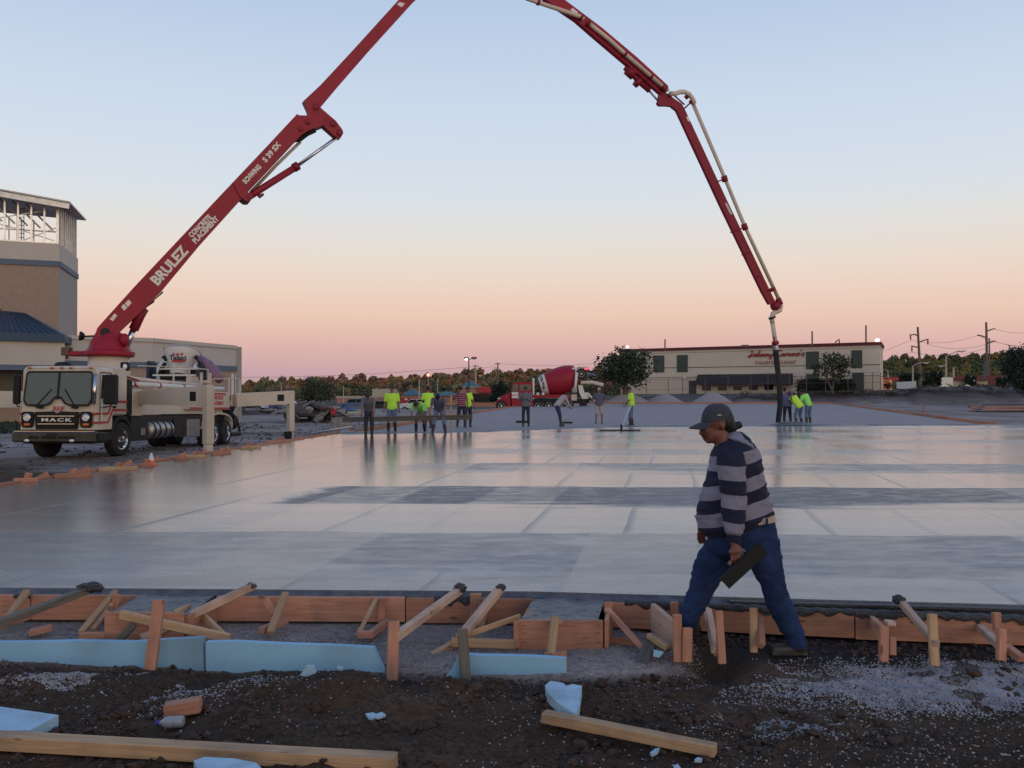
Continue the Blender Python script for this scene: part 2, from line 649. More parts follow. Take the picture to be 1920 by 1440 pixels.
# ------------------------------------------------------------------ the ground
EX = np.array([-14.0, -9.1, -4.03, .165, 2.14, 3.71, 7.0, 14.0, 30.0])
EY = np.array([8.2, 7.75, 7.28, 7.14, 6.88, 6.69, 6.3, 5.5, 4.0])


def front_y(x):
    return np.interp(x, EX, EY)


def form_y(x):
    return front_y(x) - np.interp(x, [-4, 0, 1.3, 2.1, 3.7], [.10, .07, .12, .18, .24])


def foam_y(x):
    return np.interp(x, [-3.6, -1.5, -.2, .5, 1.2], [6.36, 6.12, 5.93, 5.90, 6.0])


def gz(X, Y, detail=True):
    X = np.asarray(X, float); Y = np.asarray(Y, float)
    r = X / np.maximum(Y, 1)
    n1 = fbm(X * .9 + 3, Y * .9, 3, 1); n2 = fbm(X * 3.1, Y * 3.1 + 8, 3, 5); n3 = fbm(X * 11, Y * 11, 4, 9)
    z = -.285 + .09 * n1 + .075 * n2 + .05 * n3
    z = z + .09 * np.exp(-((X + .9) / 1.2) ** 2 - ((Y - 5.55) / .28) ** 2) * (1 + n2 * 2) + .07 * np.exp(-((X + 3.0) / .5) ** 2 - ((Y - 5.75) / .2) ** 2)
    z = z - .03 * np.exp(-((X - .2) / .8) ** 2 - ((Y - 5.75) / .2) ** 2) + .06 * np.exp(-((X - 3.3) / .25) ** 2 - ((Y - 5.95) / .15) ** 2)
    # flat gravel bed between the foam boards and the form
    bed = sstep(-.10, .06, Y - foam_y(X)) * (1 - sstep(.85, 1.25, X + .3 * n2))
    z = z * (1 - bed) + bed * (-.245 + .014 * n3)
    z = z - .035 * np.exp(-((Y - foam_y(X) + .10) / .10) ** 2) * (1 - sstep(.6, .9, X))
    hole = np.exp(-((X - 1.33) / .16) ** 2 - ((Y - 6.15) / .22) ** 2)
    z = z - .16 * hole
    rt = sstep(.95, 1.3, X) * sstep(5.9, 6.5, Y)
    z = z * (1 - .6 * rt) - .6 * rt * .235
    near = 1 - sstep(8.5, 13, np.hypot(X * .8, Y))
    zl = -.36 - .12 * sstep(12, 26, Y) - .16 * sstep(27, 38, Y) + .10 * fbm(X * .35, Y * .35, 4, 3) * (1 - sstep(20, 27, Y) * .7) * (1 - sstep(60, 90, Y))
    zf = -.35 + .05 * fbm(X * .12, Y * .12, 3, 4)
    w = sstep(-1, 4, X - Y * .03)
    far = zl * (1 - w) + zf * w
    z = z * near + far * (1 - near)
    z = z - .9 * sstep(105, 135, Y) * (1 - sstep(.02, .1, r))
    k = sstep(.10, .19, r)
    top = k * (1.45 + 1.0 * sstep(.30, .5, r))
    steep = sstep(.225, .25, r)
    ty = (1 - steep) * sstep(122, 140, Y) + steep * sstep(119.0, 121.5, Y + 1.2 * fbm(X * .3, Y * .3, 2, 8))
    z = z + top * ty
    hill = sstep(230, 430, Y)
    z = z + hill * (1.0 + .5 * sstep(.30, .44, r)) - sstep(480, 900, Y) * 4
    return z


def g(x, y):
    return float(gz(np.array([x]), np.array([y]))[0])


def axis(lo, hi, a, b, step, grow):
    c = list(np.arange(a, b, step)); s = step; v = b
    while v < hi:
        c.append(v); s = min(s * grow, 60); v += s
    c.append(hi); s = step; v = a; p = []
    while v > lo:
        s = min(s * grow, 60); v -= s; p.append(v)
    return np.array(sorted(p + c))


gx = axis(-1500, 1500, -4.4, 4.6, .034, 1.045)
gy = axis(-60, 2200, 3.4, 7.3, .034, 1.045)
GX, GY = np.meshgrid(gx, gy)
GZ = gz(GX, GY)
V = np.stack([GX.ravel(), GY.ravel(), GZ.ravel()], 1)
nx, ny = len(gx), len(gy)
idx = np.arange(nx * ny).reshape(ny, nx)
Fc = np.stack([idx[:-1, :-1].ravel(), idx[:-1, 1:].ravel(), idx[1:, 1:].ravel(), idx[1:, :-1].ravel()], 1)
X, Y = V[:, 0], V[:, 1]
n1 = fbm(X * 1.7, Y * 1.7, 4, 21)[:, None]; n2 = fbm(X * .3, Y * .3, 4, 31)[:, None]
dirt = np.array([.054, .033, .020]) * (1 + 1.0 * n1)
mud = np.array([.021, .018, .018])
grey = np.array([.26, .215, .195]) * (1 + .7 * n2)
bedc = np.array([.27, .235, .225])


def mixc(a, b, t):
    t = np.clip(t, 0, 1)
    if t.ndim == 1: t = t[:, None]
    return a * (1 - t) + b * t


C = dirt.copy()
C = mixc(C, mud, sstep(.02, .2, n2[:, 0]) * .6)
bed = sstep(-.10, .06, Y - foam_y(X)) * (1 - sstep(.85, 1.25, X)) * (Y < 9)
C = mixc(C, bedc * (1 + .5 * n1), bed)
C = mixc(C, mud, sstep(1.3, 1.6, X) * sstep(6.1, 6.25, Y) * (Y < 8))
heapR = np.exp(-(((X - 2.85) / .95) ** 2 + ((Y - 5.78) / .28) ** 2) ** 1.5)
C = mixc(C, bedc * .75, heapR * .8)
farw = sstep(23, 29, Y + 3 * n2[:, 0] * 4)
C = mixc(C, grey, farw)
streak = fbm(X * .25, Y * 1.1, 4, 44)
C = mixc(C, np.array([.10, .078, .066]), farw * sstep(.02, .2, streak) * .6)
grass = sstep(43, 50, -X * 1.0 + 4 * n2[:, 0]) * (Y > 20)
C = mixc(C, np.array([.03, .035, .02]), np.maximum(grass, 0) * 0)
r_ = X / np.maximum(Y, 1)
C = mixc(C, np.array([.045, .031, .028]), sstep(117, 119, Y) * (1 - sstep(121, 123, Y)) * sstep(.2, .24, r_))
C = mixc(C, np.array([.10, .095, .09]), sstep(122, 124, Y) * (1 - sstep(170, 190, Y)))
C = mixc(C, np.array([.045, .05, .028]), sstep(170, 190, Y))
C = np.clip(C, .004, 1)
me = npmesh('ground', V, Fc, None, smooth=True)
ca = me.color_attributes.new('Col', 'FLOAT_COLOR', 'POINT')
ca.data.foreach_set('color', np.concatenate([C, np.ones((len(C), 1))], 1).astype(np.float32).ravel())
gm = bpy.data.materials.new('ground'); gm.use_nodes = True
n, l = gm.node_tree.nodes, gm.node_tree.links
b = n['Principled BSDF']; b.inputs['Roughness'].default_value = .93; b.inputs['Specular IOR Level'].default_value = .25
vc = n.new('ShaderNodeVertexColor'); vc.layer_name = 'Col'
tc = n.new('ShaderNodeTexCoord')
ns = n.new('ShaderNodeTexNoise'); ns.inputs['Scale'].default_value = 28; ns.inputs['Detail'].default_value = 9; ns.inputs['Roughness'].default_value = .7
l.new(tc.outputs['Object'], ns.inputs['Vector'])
mr = n.new('ShaderNodeMapRange'); mr.inputs['From Min'].default_value = .3; mr.inputs['From Max'].default_value = .72
mr.inputs['To Min'].default_value = .55; mr.inputs['To Max'].default_value = 1.6
mpg = n.new('ShaderNodeMapping'); mpg.inputs['Scale'].default_value = (.5, 1.6, 1); l.new(tc.outputs['Object'], mpg.inputs[0])
ns2 = n.new('ShaderNodeTexNoise'); ns2.inputs['Scale'].default_value = 1.1; ns2.inputs['Detail'].default_value = 8; ns2.inputs['Roughness'].default_value = .68
l.new(mpg.outputs[0], ns2.inputs['Vector'])
mb_ = n.new('ShaderNodeMath'); mb_.operation = 'MULTIPLY_ADD'; l.new(ns2.outputs[0], mb_.inputs[0]); mb_.inputs[1].default_value = .9; 
ms_ = n.new('ShaderNodeMath'); ms_.operation = 'SUBTRACT'; l.new(ns.outputs[0], ms_.inputs[0]); ms_.inputs[1].default_value = .45; l.new(ms_.outputs[0], mb_.inputs[2])
l.new(mb_.outputs[0], mr.inputs['Value'])
ml = n.new('ShaderNodeVectorMath'); ml.operation = 'SCALE'
l.new(vc.outputs[0], ml.inputs[0]); l.new(mr.outputs[0], ml.inputs['Scale'])
l.new(ml.outputs[0], b.inputs['Base Color'])
bp = n.new('ShaderNodeBump'); bp.inputs['Strength'].default_value = .8; bp.inputs['Distance'].default_value = .02
l.new(ns.outputs[0], bp.inputs['Height']); l.new(bp.outputs[0], b.inputs['Normal'])
me.materials.append(gm)
nobj('ground', me, kind='structure')

# ------------------------------------------------------------------ slab of fresh concrete
FAR = [(onz(1930, 797, 0).x + 8, 42.0), (onz(1920, 797, 0).x, onz(1920, 797, 0).y), (onz(1480, 798, 0).x, onz(1480, 798, 0).y),
       (onz(1330, 799.3, 0).x, onz(1330, 799.3, 0).y), (onz(1180, 800, 0).x, onz(1180, 800, 0).y), (onz(1040, 804, 0).x, onz(1040, 804, 0).y),
       (onz(905, 809, 0).x, onz(905, 809, 0).y), (onz(760, 812, 0).x, onz(760, 812, 0).y)]
left_x = lambda y: -8.27 + .1107 * (y - 14.9)
sm = bpy.data.materials.new('fresh_concrete'); sm.use_nodes = True
n, l = sm.node_tree.nodes, sm.node_tree.links
b = n['Principled BSDF']


def N(t, **kw):
    x = n.new(t)
    for k_, v_ in kw.items():
        setattr(x, k_, v_)
    return x


def MATH(op, a, c=None, clamp=False):
    x = N('ShaderNodeMath', operation=op, use_clamp=clamp)
    for i, q in enumerate((a, c)):
        if q is None: continue
        if isinstance(q, (int, float)): x.inputs[i].default_value = q
        else: l.new(q, x.inputs[i])
    return x.outputs[0]


def NOISE(vec, scale, detail=5, rough=.6, dist=0.0):
    x = N('ShaderNodeTexNoise'); x.inputs['Scale'].default_value = scale; x.inputs['Detail'].default_value = detail
    x.inputs['Roughness'].default_value = rough; x.inputs['Distortion'].default_value = dist
    l.new(vec, x.inputs['Vector']); return x.outputs[0]


def MAPR(v, a, c, d=0.0, e=1.0, smooth=True):
    x = N('ShaderNodeMapRange'); x.interpolation_type = 'SMOOTHSTEP' if smooth else 'LINEAR'
    x.inputs['From Min'].default_value = a; x.inputs['From Max'].default_value = c
    x.inputs['To Min'].default_value = d; x.inputs['To Max'].default_value = e
    l.new(v, x.inputs['Value']); return x.outputs[0]


def MAPV(vec, scale, loc=(0, 0, 0)):
    x = N('ShaderNodeMapping'); x.inputs['Scale'].default_value = scale; x.inputs['Location'].default_value = loc
    l.new(vec, x.inputs[0]); return x.outputs[0]


tc = N('ShaderNodeTexCoord')
P = tc.outputs['Object']
sx = N('ShaderNodeSeparateXYZ'); l.new(P, sx.inputs[0])
wob = MATH('MULTIPLY', MATH('SUBTRACT', NOISE(P, .35, 3), .5), .16)
yrow = MATH('ADD', MATH('DIVIDE', MATH('ADD', MATH('SUBTRACT', sx.outputs['Y'], 5.2), MATH('MULTIPLY', sx.outputs['X'], .03)), 4.85), wob)
row = MATH('FLOOR', yrow); f = MATH('FRACT', yrow)
wn2 = N('ShaderNodeTexWhiteNoise', noise_dimensions='1D'); l.new(row, wn2.inputs['W'])
wob2 = MATH('MULTIPLY', MATH('SUBTRACT', NOISE(P, .30, 1), .5), .16)
xs_l = MATH('SUBTRACT', sx.outputs['X'], MATH('MULTIPLY', sx.outputs['Y'], .17))
xc = MATH('ADD', MATH('DIVIDE', xs_l, 1.12), MATH('MULTIPLY', wn2.outputs['Value'], 3.0))
xc = MATH('ADD', xc, wob2)
col = MATH('FLOOR', xc); fx = MATH('FRACT', xc)
cmb = N('ShaderNodeCombineXYZ'); l.new(row, cmb.inputs[0]); l.new(col, cmb.inputs[1])
wc = N('ShaderNodeTexWhiteNoise', noise_dimensions='2D'); l.new(cmb.outputs[0], wc.inputs['Vector'])
streak = NOISE(MAPV(P, (.30, 2.6, 1)), 1.0, 7, .62, .3)
broad = NOISE(MAPV(P, (.12, .26, 1), (3, 1, 0)), 1.0, 4, .6)
is0 = MATH('COMPARE', row, 0.0); is1 = MATH('COMPARE', row, 1.0); is2 = MATH('COMPARE', row, 2.0)
mott = NOISE(MAPV(P, (2.2, 4.5, 1)), 1.0, 7, .72)
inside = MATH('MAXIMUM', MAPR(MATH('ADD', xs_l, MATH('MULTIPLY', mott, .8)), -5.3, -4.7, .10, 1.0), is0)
streak2 = NOISE(MAPV(P, (.22, 1.5, 1), (7, 2, 0)), 1.0, 6, .6, .3)
ff = MATH('ADD', f, MATH('MULTIPLY', MATH('SUBTRACT', streak2, .5), .75))
rowk = MATH('ADD', .40, MATH('ADD', MATH('MULTIPLY', is1, .44), MATH('MULTIPLY', is2, .15)))
dull = MATH('MULTIPLY', MATH('MULTIPLY', MAPR(ff, .44, .62), MAPR(wc.outputs['Value'], .1, .5, .72, 1.0)), rowk)
dull = MATH('MULTIPLY', dull, MAPR(broad, .36, .50, .35, 1.1), clamp=True)
# the nearest pass has lost its sheen, row by row the older passes are duller
dull = MATH('MAXIMUM', dull, MATH('MULTIPLY', is0, MATH('ADD', .10, MATH('MULTIPLY', MAPR(ff, .2, .9), .22))))
dull = MATH('ADD', dull, MATH('MULTIPLY', MAPR(wc.outputs['Value'], .2, .9), .14))
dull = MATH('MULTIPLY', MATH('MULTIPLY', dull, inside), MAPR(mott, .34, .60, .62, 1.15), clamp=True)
edge = MATH('MULTIPLY', MATH('MULTIPLY', MAPR(fx, 0.0, .15, 1, 0), MAPR(f, .95, .3, .25, 1)), MAPR(wc.outputs['Value'], .3, .7, .1, .55))
dull2 = MATH('MAXIMUM', dull, edge)
fine = NOISE(MAPV(P, (14, 30, 1)), 1.0, 6, .7)
rgh = MATH('ADD', MATH('ADD', .135, MATH('MULTIPLY', dull2, .26)), MATH('MULTIPLY', MAPR(fine, .3, .7, -.5, .5), .06))
rgh = MATH('ADD', rgh, MATH('MULTIPLY', MAPR(sx.outputs['Y'], 6, 16, 1, 0), .10))
l.new(rgh, b.inputs['Roughness'])
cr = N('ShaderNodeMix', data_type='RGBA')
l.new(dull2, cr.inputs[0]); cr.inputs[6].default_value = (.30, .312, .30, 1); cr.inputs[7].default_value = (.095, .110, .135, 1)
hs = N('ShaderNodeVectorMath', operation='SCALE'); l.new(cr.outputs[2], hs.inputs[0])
wet = MAPR(MATH('ADD', MATH('ADD', xs_l, MATH('MULTIPLY', broad, 5.0)), MATH('MULTIPLY', streak, 2.0)), -6.5, -.5, .30, 1.0)  # dark reflection along the left side, painted into the base colour as a multiplier
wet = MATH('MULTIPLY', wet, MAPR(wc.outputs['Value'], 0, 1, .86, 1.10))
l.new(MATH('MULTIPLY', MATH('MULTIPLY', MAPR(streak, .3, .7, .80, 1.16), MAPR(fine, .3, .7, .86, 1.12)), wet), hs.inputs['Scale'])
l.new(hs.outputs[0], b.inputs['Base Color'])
l.new(MAPR(dull2, 0, 1, .45, .10), b.inputs['Specular IOR Level'])
bp = N('ShaderNodeBump'); bp.inputs['Strength'].default_value = .10; bp.inputs['Distance'].default_value = .01
l.new(MATH('ADD', fine, MATH('MULTIPLY', streak, .8)), bp.inputs['Height']); l.new(bp.outputs[0], b.inputs['Normal'])
MATS['fresh_concrete'] = sm
poly = [(x, y, 0) for x, y in zip(EX[1:], EY[1:])] + [(30.2, 42, 0)] + [(x, y, 0) for x, y in FAR[1:]] + [(left_x(33.4), 33.4, 0)]
rngl = random.Random(3)
for yy in np.arange(32.5, 8.2, -.9):
    poly.append((left_x(yy) + rngl.uniform(-.06, .06), float(yy), 0))
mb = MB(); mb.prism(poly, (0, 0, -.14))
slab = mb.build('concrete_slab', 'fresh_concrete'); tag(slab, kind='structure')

# gravel pad waiting for concrete
mat('pad_gravel', (.285, .255, .25), .85, var=.10, scale=.5, bump=.35, bscale=14, spec=.4)
PADZ = -.10
pr = [onz(1860, 799, PADZ), onz(1560, 757, PADZ), onz(960, 757.3, PADZ)]
pad = [(left_x(32.9), 32.9), (left_x(60), 60), (left_x(95), 95), (pr[2].x, pr[2].y), (pr[1].x, pr[1].y), (pr[0].x, pr[0].y), (26.5, 41.5), (-2, 32.9)]
mb = MB(); mb.prism([(x, y, PADZ) for x, y in pad], (0, 0, -.25))
tag(mb.build('gravel_pad', 'pad_gravel'), kind='structure')

# ragged wet edge of the pour
mat('wet_mix', (.10, .105, .12), .42, var=.3, scale=6, bump=.7, bscale=18)
vs, fs = [], []
fp = [(left_x(33.4), 33.4)] + FAR[::-1]
pts = []
for (x0, y0), (x1, y1) in zip(fp[:-1], fp[1:]):
    k = max(2, int(abs(x1 - x0) / .25))
    for i in range(k):
        pts.append((x0 + (x1 - x0) * i / k, y0 + (y1 - y0) * i / k))
pts = np.array(pts); K = 10
for i, (x, y) in enumerate(pts):
    hgt = .03 + .09 * max(0, float(fbm(np.array([x * .8]), np.array([3.3]), 3, 77)[0]) + .25) + .12 * math.exp(-((x - 12.3) / .9) ** 2)
    wid = 1.1 + .9 * float(fbm(np.array([x * .4]), np.array([9.]), 2, 78)[0]) + .8 * math.exp(-((x - 12.3) / 1.2) ** 2)
    for k in range(K):
        t = k / (K - 1)
        zz = -.03 + (.03 + hgt) * math.sin(math.pi * min(1, t * 1.25 + .08)) ** 1 if t < .75 else PADZ - .02 + .09 * (1 - t) * 4
        nn = float(fbm(np.array([x * 5]), np.array([t * 5]), 3, 79)[0]) * .05 * math.sin(math.pi * t)
        vs.append((x, y - .25 + wid * t, zz + nn))
for i in range(len(pts) - 1):
    for k in range(K - 1):
        a = i * K + k
        fs.append((a, a + K, a + K + 1, a + 1))
nobj('wet_concrete_edge', npmesh('wet_concrete_edge', vs, fs, 'wet_mix', True), kind='stuff', label='ragged wet concrete edge along the far side of the pour')

# rough ledge between slab and front form
mat('ledge_mix', (.085, .088, .10), .38, var=.45, scale=9, bump=.9, bscale=35)
xs = np.arange(-5.2, 5.6, .035); K = 9
LX, LT = np.meshgrid(xs, np.linspace(0, 1, K), indexing='ij')
fy, oy = front_y(LX), form_y(LX) + .028
LY = fy - .003 + (oy - fy + .003) * LT
LZ = -.010 - .032 * LT + .018 * fbm(LX * 9, LY * 9, 4, 61) + .010 * fbm(LX * 30, LY * 30, 3, 62)
rgt = sstep(1.5, 1.7, LX)
LZ = LZ - rgt * (.045 * sstep(.05, .2, LT) * (1 - sstep(.7, .9, LT)))
LZ[:, 0] = -.003
V = np.stack([LX.ravel(), LY.ravel(), LZ.ravel()], 1)
idx = np.arange(len(xs) * K).reshape(len(xs), K)
Fc = np.stack([idx[:-1, :-1].ravel(), idx[1:, :-1].ravel(), idx[1:, 1:].ravel(), idx[:-1, 1:].ravel()], 1)
nobj('concrete_ledge', npmesh('concrete_ledge', V, Fc, 'ledge_mix', True), kind='structure')


def pad_bump(x0, x1, y0, y1, skew, seed):
    """rough top of a thickened pour that bulges out in front of the slab edge"""
    nxp, nyp = 40, 26
    U, W = np.meshgrid(np.linspace(0, 1, nxp), np.linspace(0, 1, nyp), indexing='ij')
    Xp = x0 + (x1 - x0) * U + skew * (1 - W); Yp = y0 + (y1 - y0) * W
    Zp = -.055 + .02 * fbm(Xp * 8, Yp * 8, 4, seed) + .014 * fbm(Xp * 26, Yp * 26, 3, seed + 3) + .02 * W
    V = np.stack([Xp.ravel(), Yp.ravel(), Zp.ravel()], 1)
    idx = np.arange(nxp * nyp).reshape(nxp, nyp)
    Fc = np.stack([idx[:-1, :-1].ravel(), idx[1:, :-1].ravel(), idx[1:, 1:].ravel(), idx[:-1, 1:].ravel()], 1)
    nobj('concrete_pad', npmesh('concrete_pad', V, Fc, 'ledge_mix', True), kind='structure')


pad_bump(-2.88, -2.29, 6.60, 7.14, -.03, 101)
pad_bump(.17, .71, 6.46, 7.05, -.11, 131)


# ------------------------------------------------------------------ loose stones, clods
def ico(sub):
    bm = bmesh.new(); bmesh.ops.create_icosphere(bm, subdivisions=sub, radius=1)
    v = np.array([x.co[:] for x in bm.verts]); f_ = np.array([[q.index for q in x.verts] for x in bm.faces]); bm.free()
    return v, f_


def scatter(name, x, y, size, m, sub=0, rough=.25, sink=.2, seed=0, flat=.65, label=None):
    rg = np.random.default_rng(seed)
    if sub == 0:
        bv = np.array([[1, 0, 0], [-1, 0, 0], [0, 1, 0], [0, -1, 0], [0, 0, 1], [0, 0, -1]], float)
        bf = np.array([[0, 2, 4], [2, 1, 4], [1, 3, 4], [3, 0, 4], [2, 0, 5], [1, 2, 5], [3, 1, 5], [0, 3, 5]])
    else:
        bv, bf = ico(sub)
    N_ = len(x); z = gz(x, y)
    s3 = size[:, None] * rg.uniform(.6, 1.25, (N_, 3)); s3[:, 2] *= flat
    ang = rg.uniform(0, 6.28, N_); tl = rg.uniform(-.6, .6, N_)
    v = np.repeat(bv[None], N_, 0)
    if sub > 0:
        v = v * (1 + rough * (rg.random((N_, len(bv), 1)) - .5) * 1.6)
    else:
        v = v + rg.uniform(-rough, rough, v.shape)
    v = v * s3[:, None, :]
    c, s_ = np.cos(tl)[:, None], np.sin(tl)[:, None]
    v = np.stack([v[..., 0] * c - v[..., 2] * s_, v[..., 1], v[..., 0] * s_ + v[..., 2] * c], -1)
    c, s_ = np.cos(ang)[:, None], np.sin(ang)[:, None]
    v = np.stack([v[..., 0] * c - v[..., 1] * s_, v[..., 0] * s_ + v[..., 1] * c, v[..., 2]], -1)
    v = v + np.stack([x, y, z + size * flat * (1 - sink * 2)], 1)[:, None, :]
    fa = (bf[None] + (np.arange(N_) * len(bv))[:, None, None]).reshape(-1, 3)
    nobj(name, npmesh(name, v.reshape(-1, 3), fa, m, smooth=False), kind='stuff', label=label)


mat('pebble', (.30, .29, .31), .8, var=.35, scale=9)
mat('pebble_dark', (.26, .235, .23), .85, var=.4, scale=12)
mat('clod', (.060, .036, .026), .95, var=.35, scale=7, bump=.7, bscale=50)
rg = np.random.default_rng(5)
n_ = 46000
x = rg.normal(2.9, .62, n_); y = rg.normal(5.72, .20, n_)
k = (fbm(x * 2.2, y * 2.2, 3, 91) > -.13) & (y < 6.28 + .1 * (x - 2)) & (x < 4.2) & (y > 5.2)
k2 = ~((np.abs(x - 2.62) < .09) & (np.abs(y - 5.95) < .06))
x1, y1 = x[k & k2], y[k & k2]
x = rg.normal(-2.75, .55, 12000); y = rg.normal(5.72, .22, 12000)
k = (fbm(x * 2.0, y * 2.4, 3, 93) > .0) & (y < foam_y(x) - .05) & (y > 4.9)
x2, y2 = x[k], y[k]
x = rg.uniform(-3.8, 4.0, 9000); y = rg.uniform(4.0, 6.3, 9000)
k = (fbm(x * 1.5, y * 1.5, 4, 95) > .0) & (y < foam_y(x) - .03)
k &= rg.random(len(x)) < np.where(x > .9, 1.0, .4)
x3, y3 = x[k], y[k]
x = rg.normal(1.55, .22, 1300); y = rg.normal(5.05, .08, 1300); k = fbm(x * 4, y * 4, 2, 97) > -.05
x4, y4 = x[k], y[k]
X_ = np.concatenate([x1, x2, x3, x4]); Y_ = np.concatenate([y1, y2, y3, y4])
scatter('gravel', X_, Y_, rg.uniform(.0042, .0098, len(X_)), 'pebble', 0, .25, .2, 11, label='pale crushed gravel spilled over the dark soil')
x = rg.uniform(-4.2, 1.3, 26000); y = rg.uniform(5.85, 7.15, 26000)
k = (y > foam_y(x) + .03) & (y < form_y(x) - .03)
scatter('bedding_gravel', x[k], y[k], rg.uniform(.004, .010, k.sum()), 'pebble_dark', 0, .25, .3, 12, label='grey bedding gravel between blue foam and form')
x = rg.uniform(-3.8, 4.2, 9000); y = rg.uniform(4.0, 6.35, 9000)
k = ((fbm(x * 1.6, y * 1.6, 4, 99) > -.02) & (y < foam_y(x) - .04))
x, y = x[k], y[k]
scatter('dirt_clods', x, y, np.minimum(rg.lognormal(-4.6, .55, len(x)), .038), 'clod', 2, .55, .3, 13, flat=.75, label='dark brown soil clods in the foreground')
x = rg.uniform(1.3, 4.2, 420); y = form_y(x) - rg.uniform(.03, .35, 420)
scatter('mud_clods', x, y,  rg.uniform(.008, .024, 420), 'clod', 2, .35, .25, 14, label='wet dark mud heaped under the right form')
x = rg.uniform(-24, -7, 5200); y = rg.uniform(13, 62, 5200)
k = (x < -8.27 + .1107 * (y - 14.9) - .4) & (x > -.60 * y) & (fbm(x * .4, y * .25, 3, 55) > -.06)
scatter('site_rubble', x[k], y[k], np.minimum(rg.lognormal(-3.4, .55, k.sum()), .14), 'rubble_dark', 1, .35, .3, 15, flat=.5, label='small stones and clods strewn round the pump truck')
x = rg.uniform(-3.9, 4.3, 42000); y = rg.uniform(3.9, 6.4, 42000)
k = (fbm(x * 2.3, y * 2.3, 4, 155) > -.12) & (y < foam_y(x) - .02)
scatter('soil_crumbs', x[k], y[k], rg.uniform(.003, .009, k.sum()), 'clod', 0, .3, .2, 16, label='fine dark soil crumbs over the foreground')

# ------------------------------------------------------------------ concrete pump truck with its boom
ax_ = Vector((1, -.05, 0)).normalized(); ay_ = Vector((.05, 1, -.022)).normalized(); az_ = ax_.cross(ay_).normalized(); ay_ = az_.cross(ax_)
TM = Matrix((ax_, ay_, az_)).transposed().to_4x4(); TM.translation = Vector((-13.3, 27.0, -.46))
truck = thing('concrete_pump_truck', 'cream cab-over pump truck with red stripes and a huge raised red boom', 'pump truck', M=TM)


def P_(mb, name, m, parent=None, smooth=False, ang=None):
    o = mb.build(name, m, parent or truck, world=False, smooth=smooth)
    if ang: smooth_by_angle(o, ang)
    return o


# cab shell: front outline with rounded roof corners, lofted backwards
def cab_ring(u, top, hw, low, slope=0.0):
    pts = []
    for (a, b) in ((-hw, low), (hw, low)):
        pts.append((a, b))
    for k in range(5):
        t = math.pi / 2 * k / 4
        pts.append((hw - .17 + .17 * math.cos(t), top - .17 + .17 * math.sin(t)))
    for k in range(5):
        t = math.pi / 2 + math.pi / 2 * k / 4
        pts.append((-hw + .17 + .17 * math.cos(t), top - .17 + .17 * math.sin(t)))
    return [Vector((p, u + slope * max(0, q - 1.5), q)) for p, q in pts]


mb = MB()
mb.loft([cab_ring(.02, 2.69, 1.07, .88, .12), cab_ring(.0, 2.66, 1.10, .86, .12), cab_ring(.10, 2.72, 1.14, .86, .06), cab_ring(.45, 2.75, 1.15, .86), cab_ring(1.0, 2.75, 1.15, .86)])
mb.box((-1.15, .995, 1.28), (1.15, 1.95, 2.745), ch=.04)
cab = P_(mb, 'cab', 'cream_paint', ang=30)
fu = lambda w: .12 * max(0, w - 1.5)   # rake of the front face


def fp_(v, w, d=0):
    return Vector((v, fu(w) - d, w))


# windscreen: two panes meeting over a pointed hump
for sg in (-1, 1):
    pts = [(.025, 2.56), (.93, 2.56), (.98, 2.50), (1.01, 1.72), (.93, 1.58), (.36, 1.58), (.22, 1.64), (.10, 1.80), (.025, 1.82)]
    mb = MB(); mb.prism([fp_(sg * a, b, -.004) for a, b in pts], (0, -.03, 0))
    P_(mb, 'windscreen', 'cab_glass')
    mb = MB()
    ring = [fp_(sg * a, b, .030) for a, b in pts]
    for i in range(len(ring)):
        if i == len(ring) - 1: continue
        mb.bar(ring[i], ring[(i + 1)], .02, .05)
    P_(mb, 'window_seal', 'rubber')
    mb = MB()
    mb.bar(fp_(sg * .55 - .05 + .05 * sg, 1.52, .05), fp_(sg * .2, 2.05, .05), .02, .02)
    mb.box((sg * .52 - .08, -.06, 1.48), (sg * .52 + .10, .0, 1.55))
    P_(mb, 'wiper', 'black_paint')
mb = MB(); mb.bar(fp_(0, 1.75, .035), fp_(0, 2.58, .035), .045, .03, up=(0, 1, 0)); P_(mb, 'window_pillar', 'rubber')
# driver's hi-vis shoulder seen low behind the glass
# grille
mb = MB(); mb.prism([Vector((a, -.05, b)) for a, b in ((-.62, .88), (.62, .88), (.66, 1.38), (.12, 1.40), (.0, 1.33), (-.12, 1.40), (-.66, 1.38))], (0, .06, 0))
gr = P_(mb, 'grille', 'black_paint')
for w in (1.26, 1.03):
    mb = MB(); mb.box((-.55, -.085, w - .012), (.55, -.052, w + .012)); P_(mb, 'chrome_bar', 'chrome', gr)
mb = MB()
for w in (.92, .955, .99, 1.07, 1.1, 1.19, 1.22):
    mb.box((-.58, -.066, w - .006), (.58, -.052, w + .006))
P_(mb, 'slats', 'rubber', gr)
t = text('MACK', 'lettering', wmat(truck) @ frameM((0, -.06, 1.145), (1, 0, 0), (0, -1, 0)), .135, 'letter_white', gr, extrude=.01, width=2.1, spacing=1.25, offset=.004)
t = text('515', 'unit_number', wmat(truck) @ frameM((0, -.012, 1.475), (1, 0, 0), (0, -1, 0)), .17, 'letter_red', truck, extrude=.006, width=1.35, shear=.35, offset=.006)
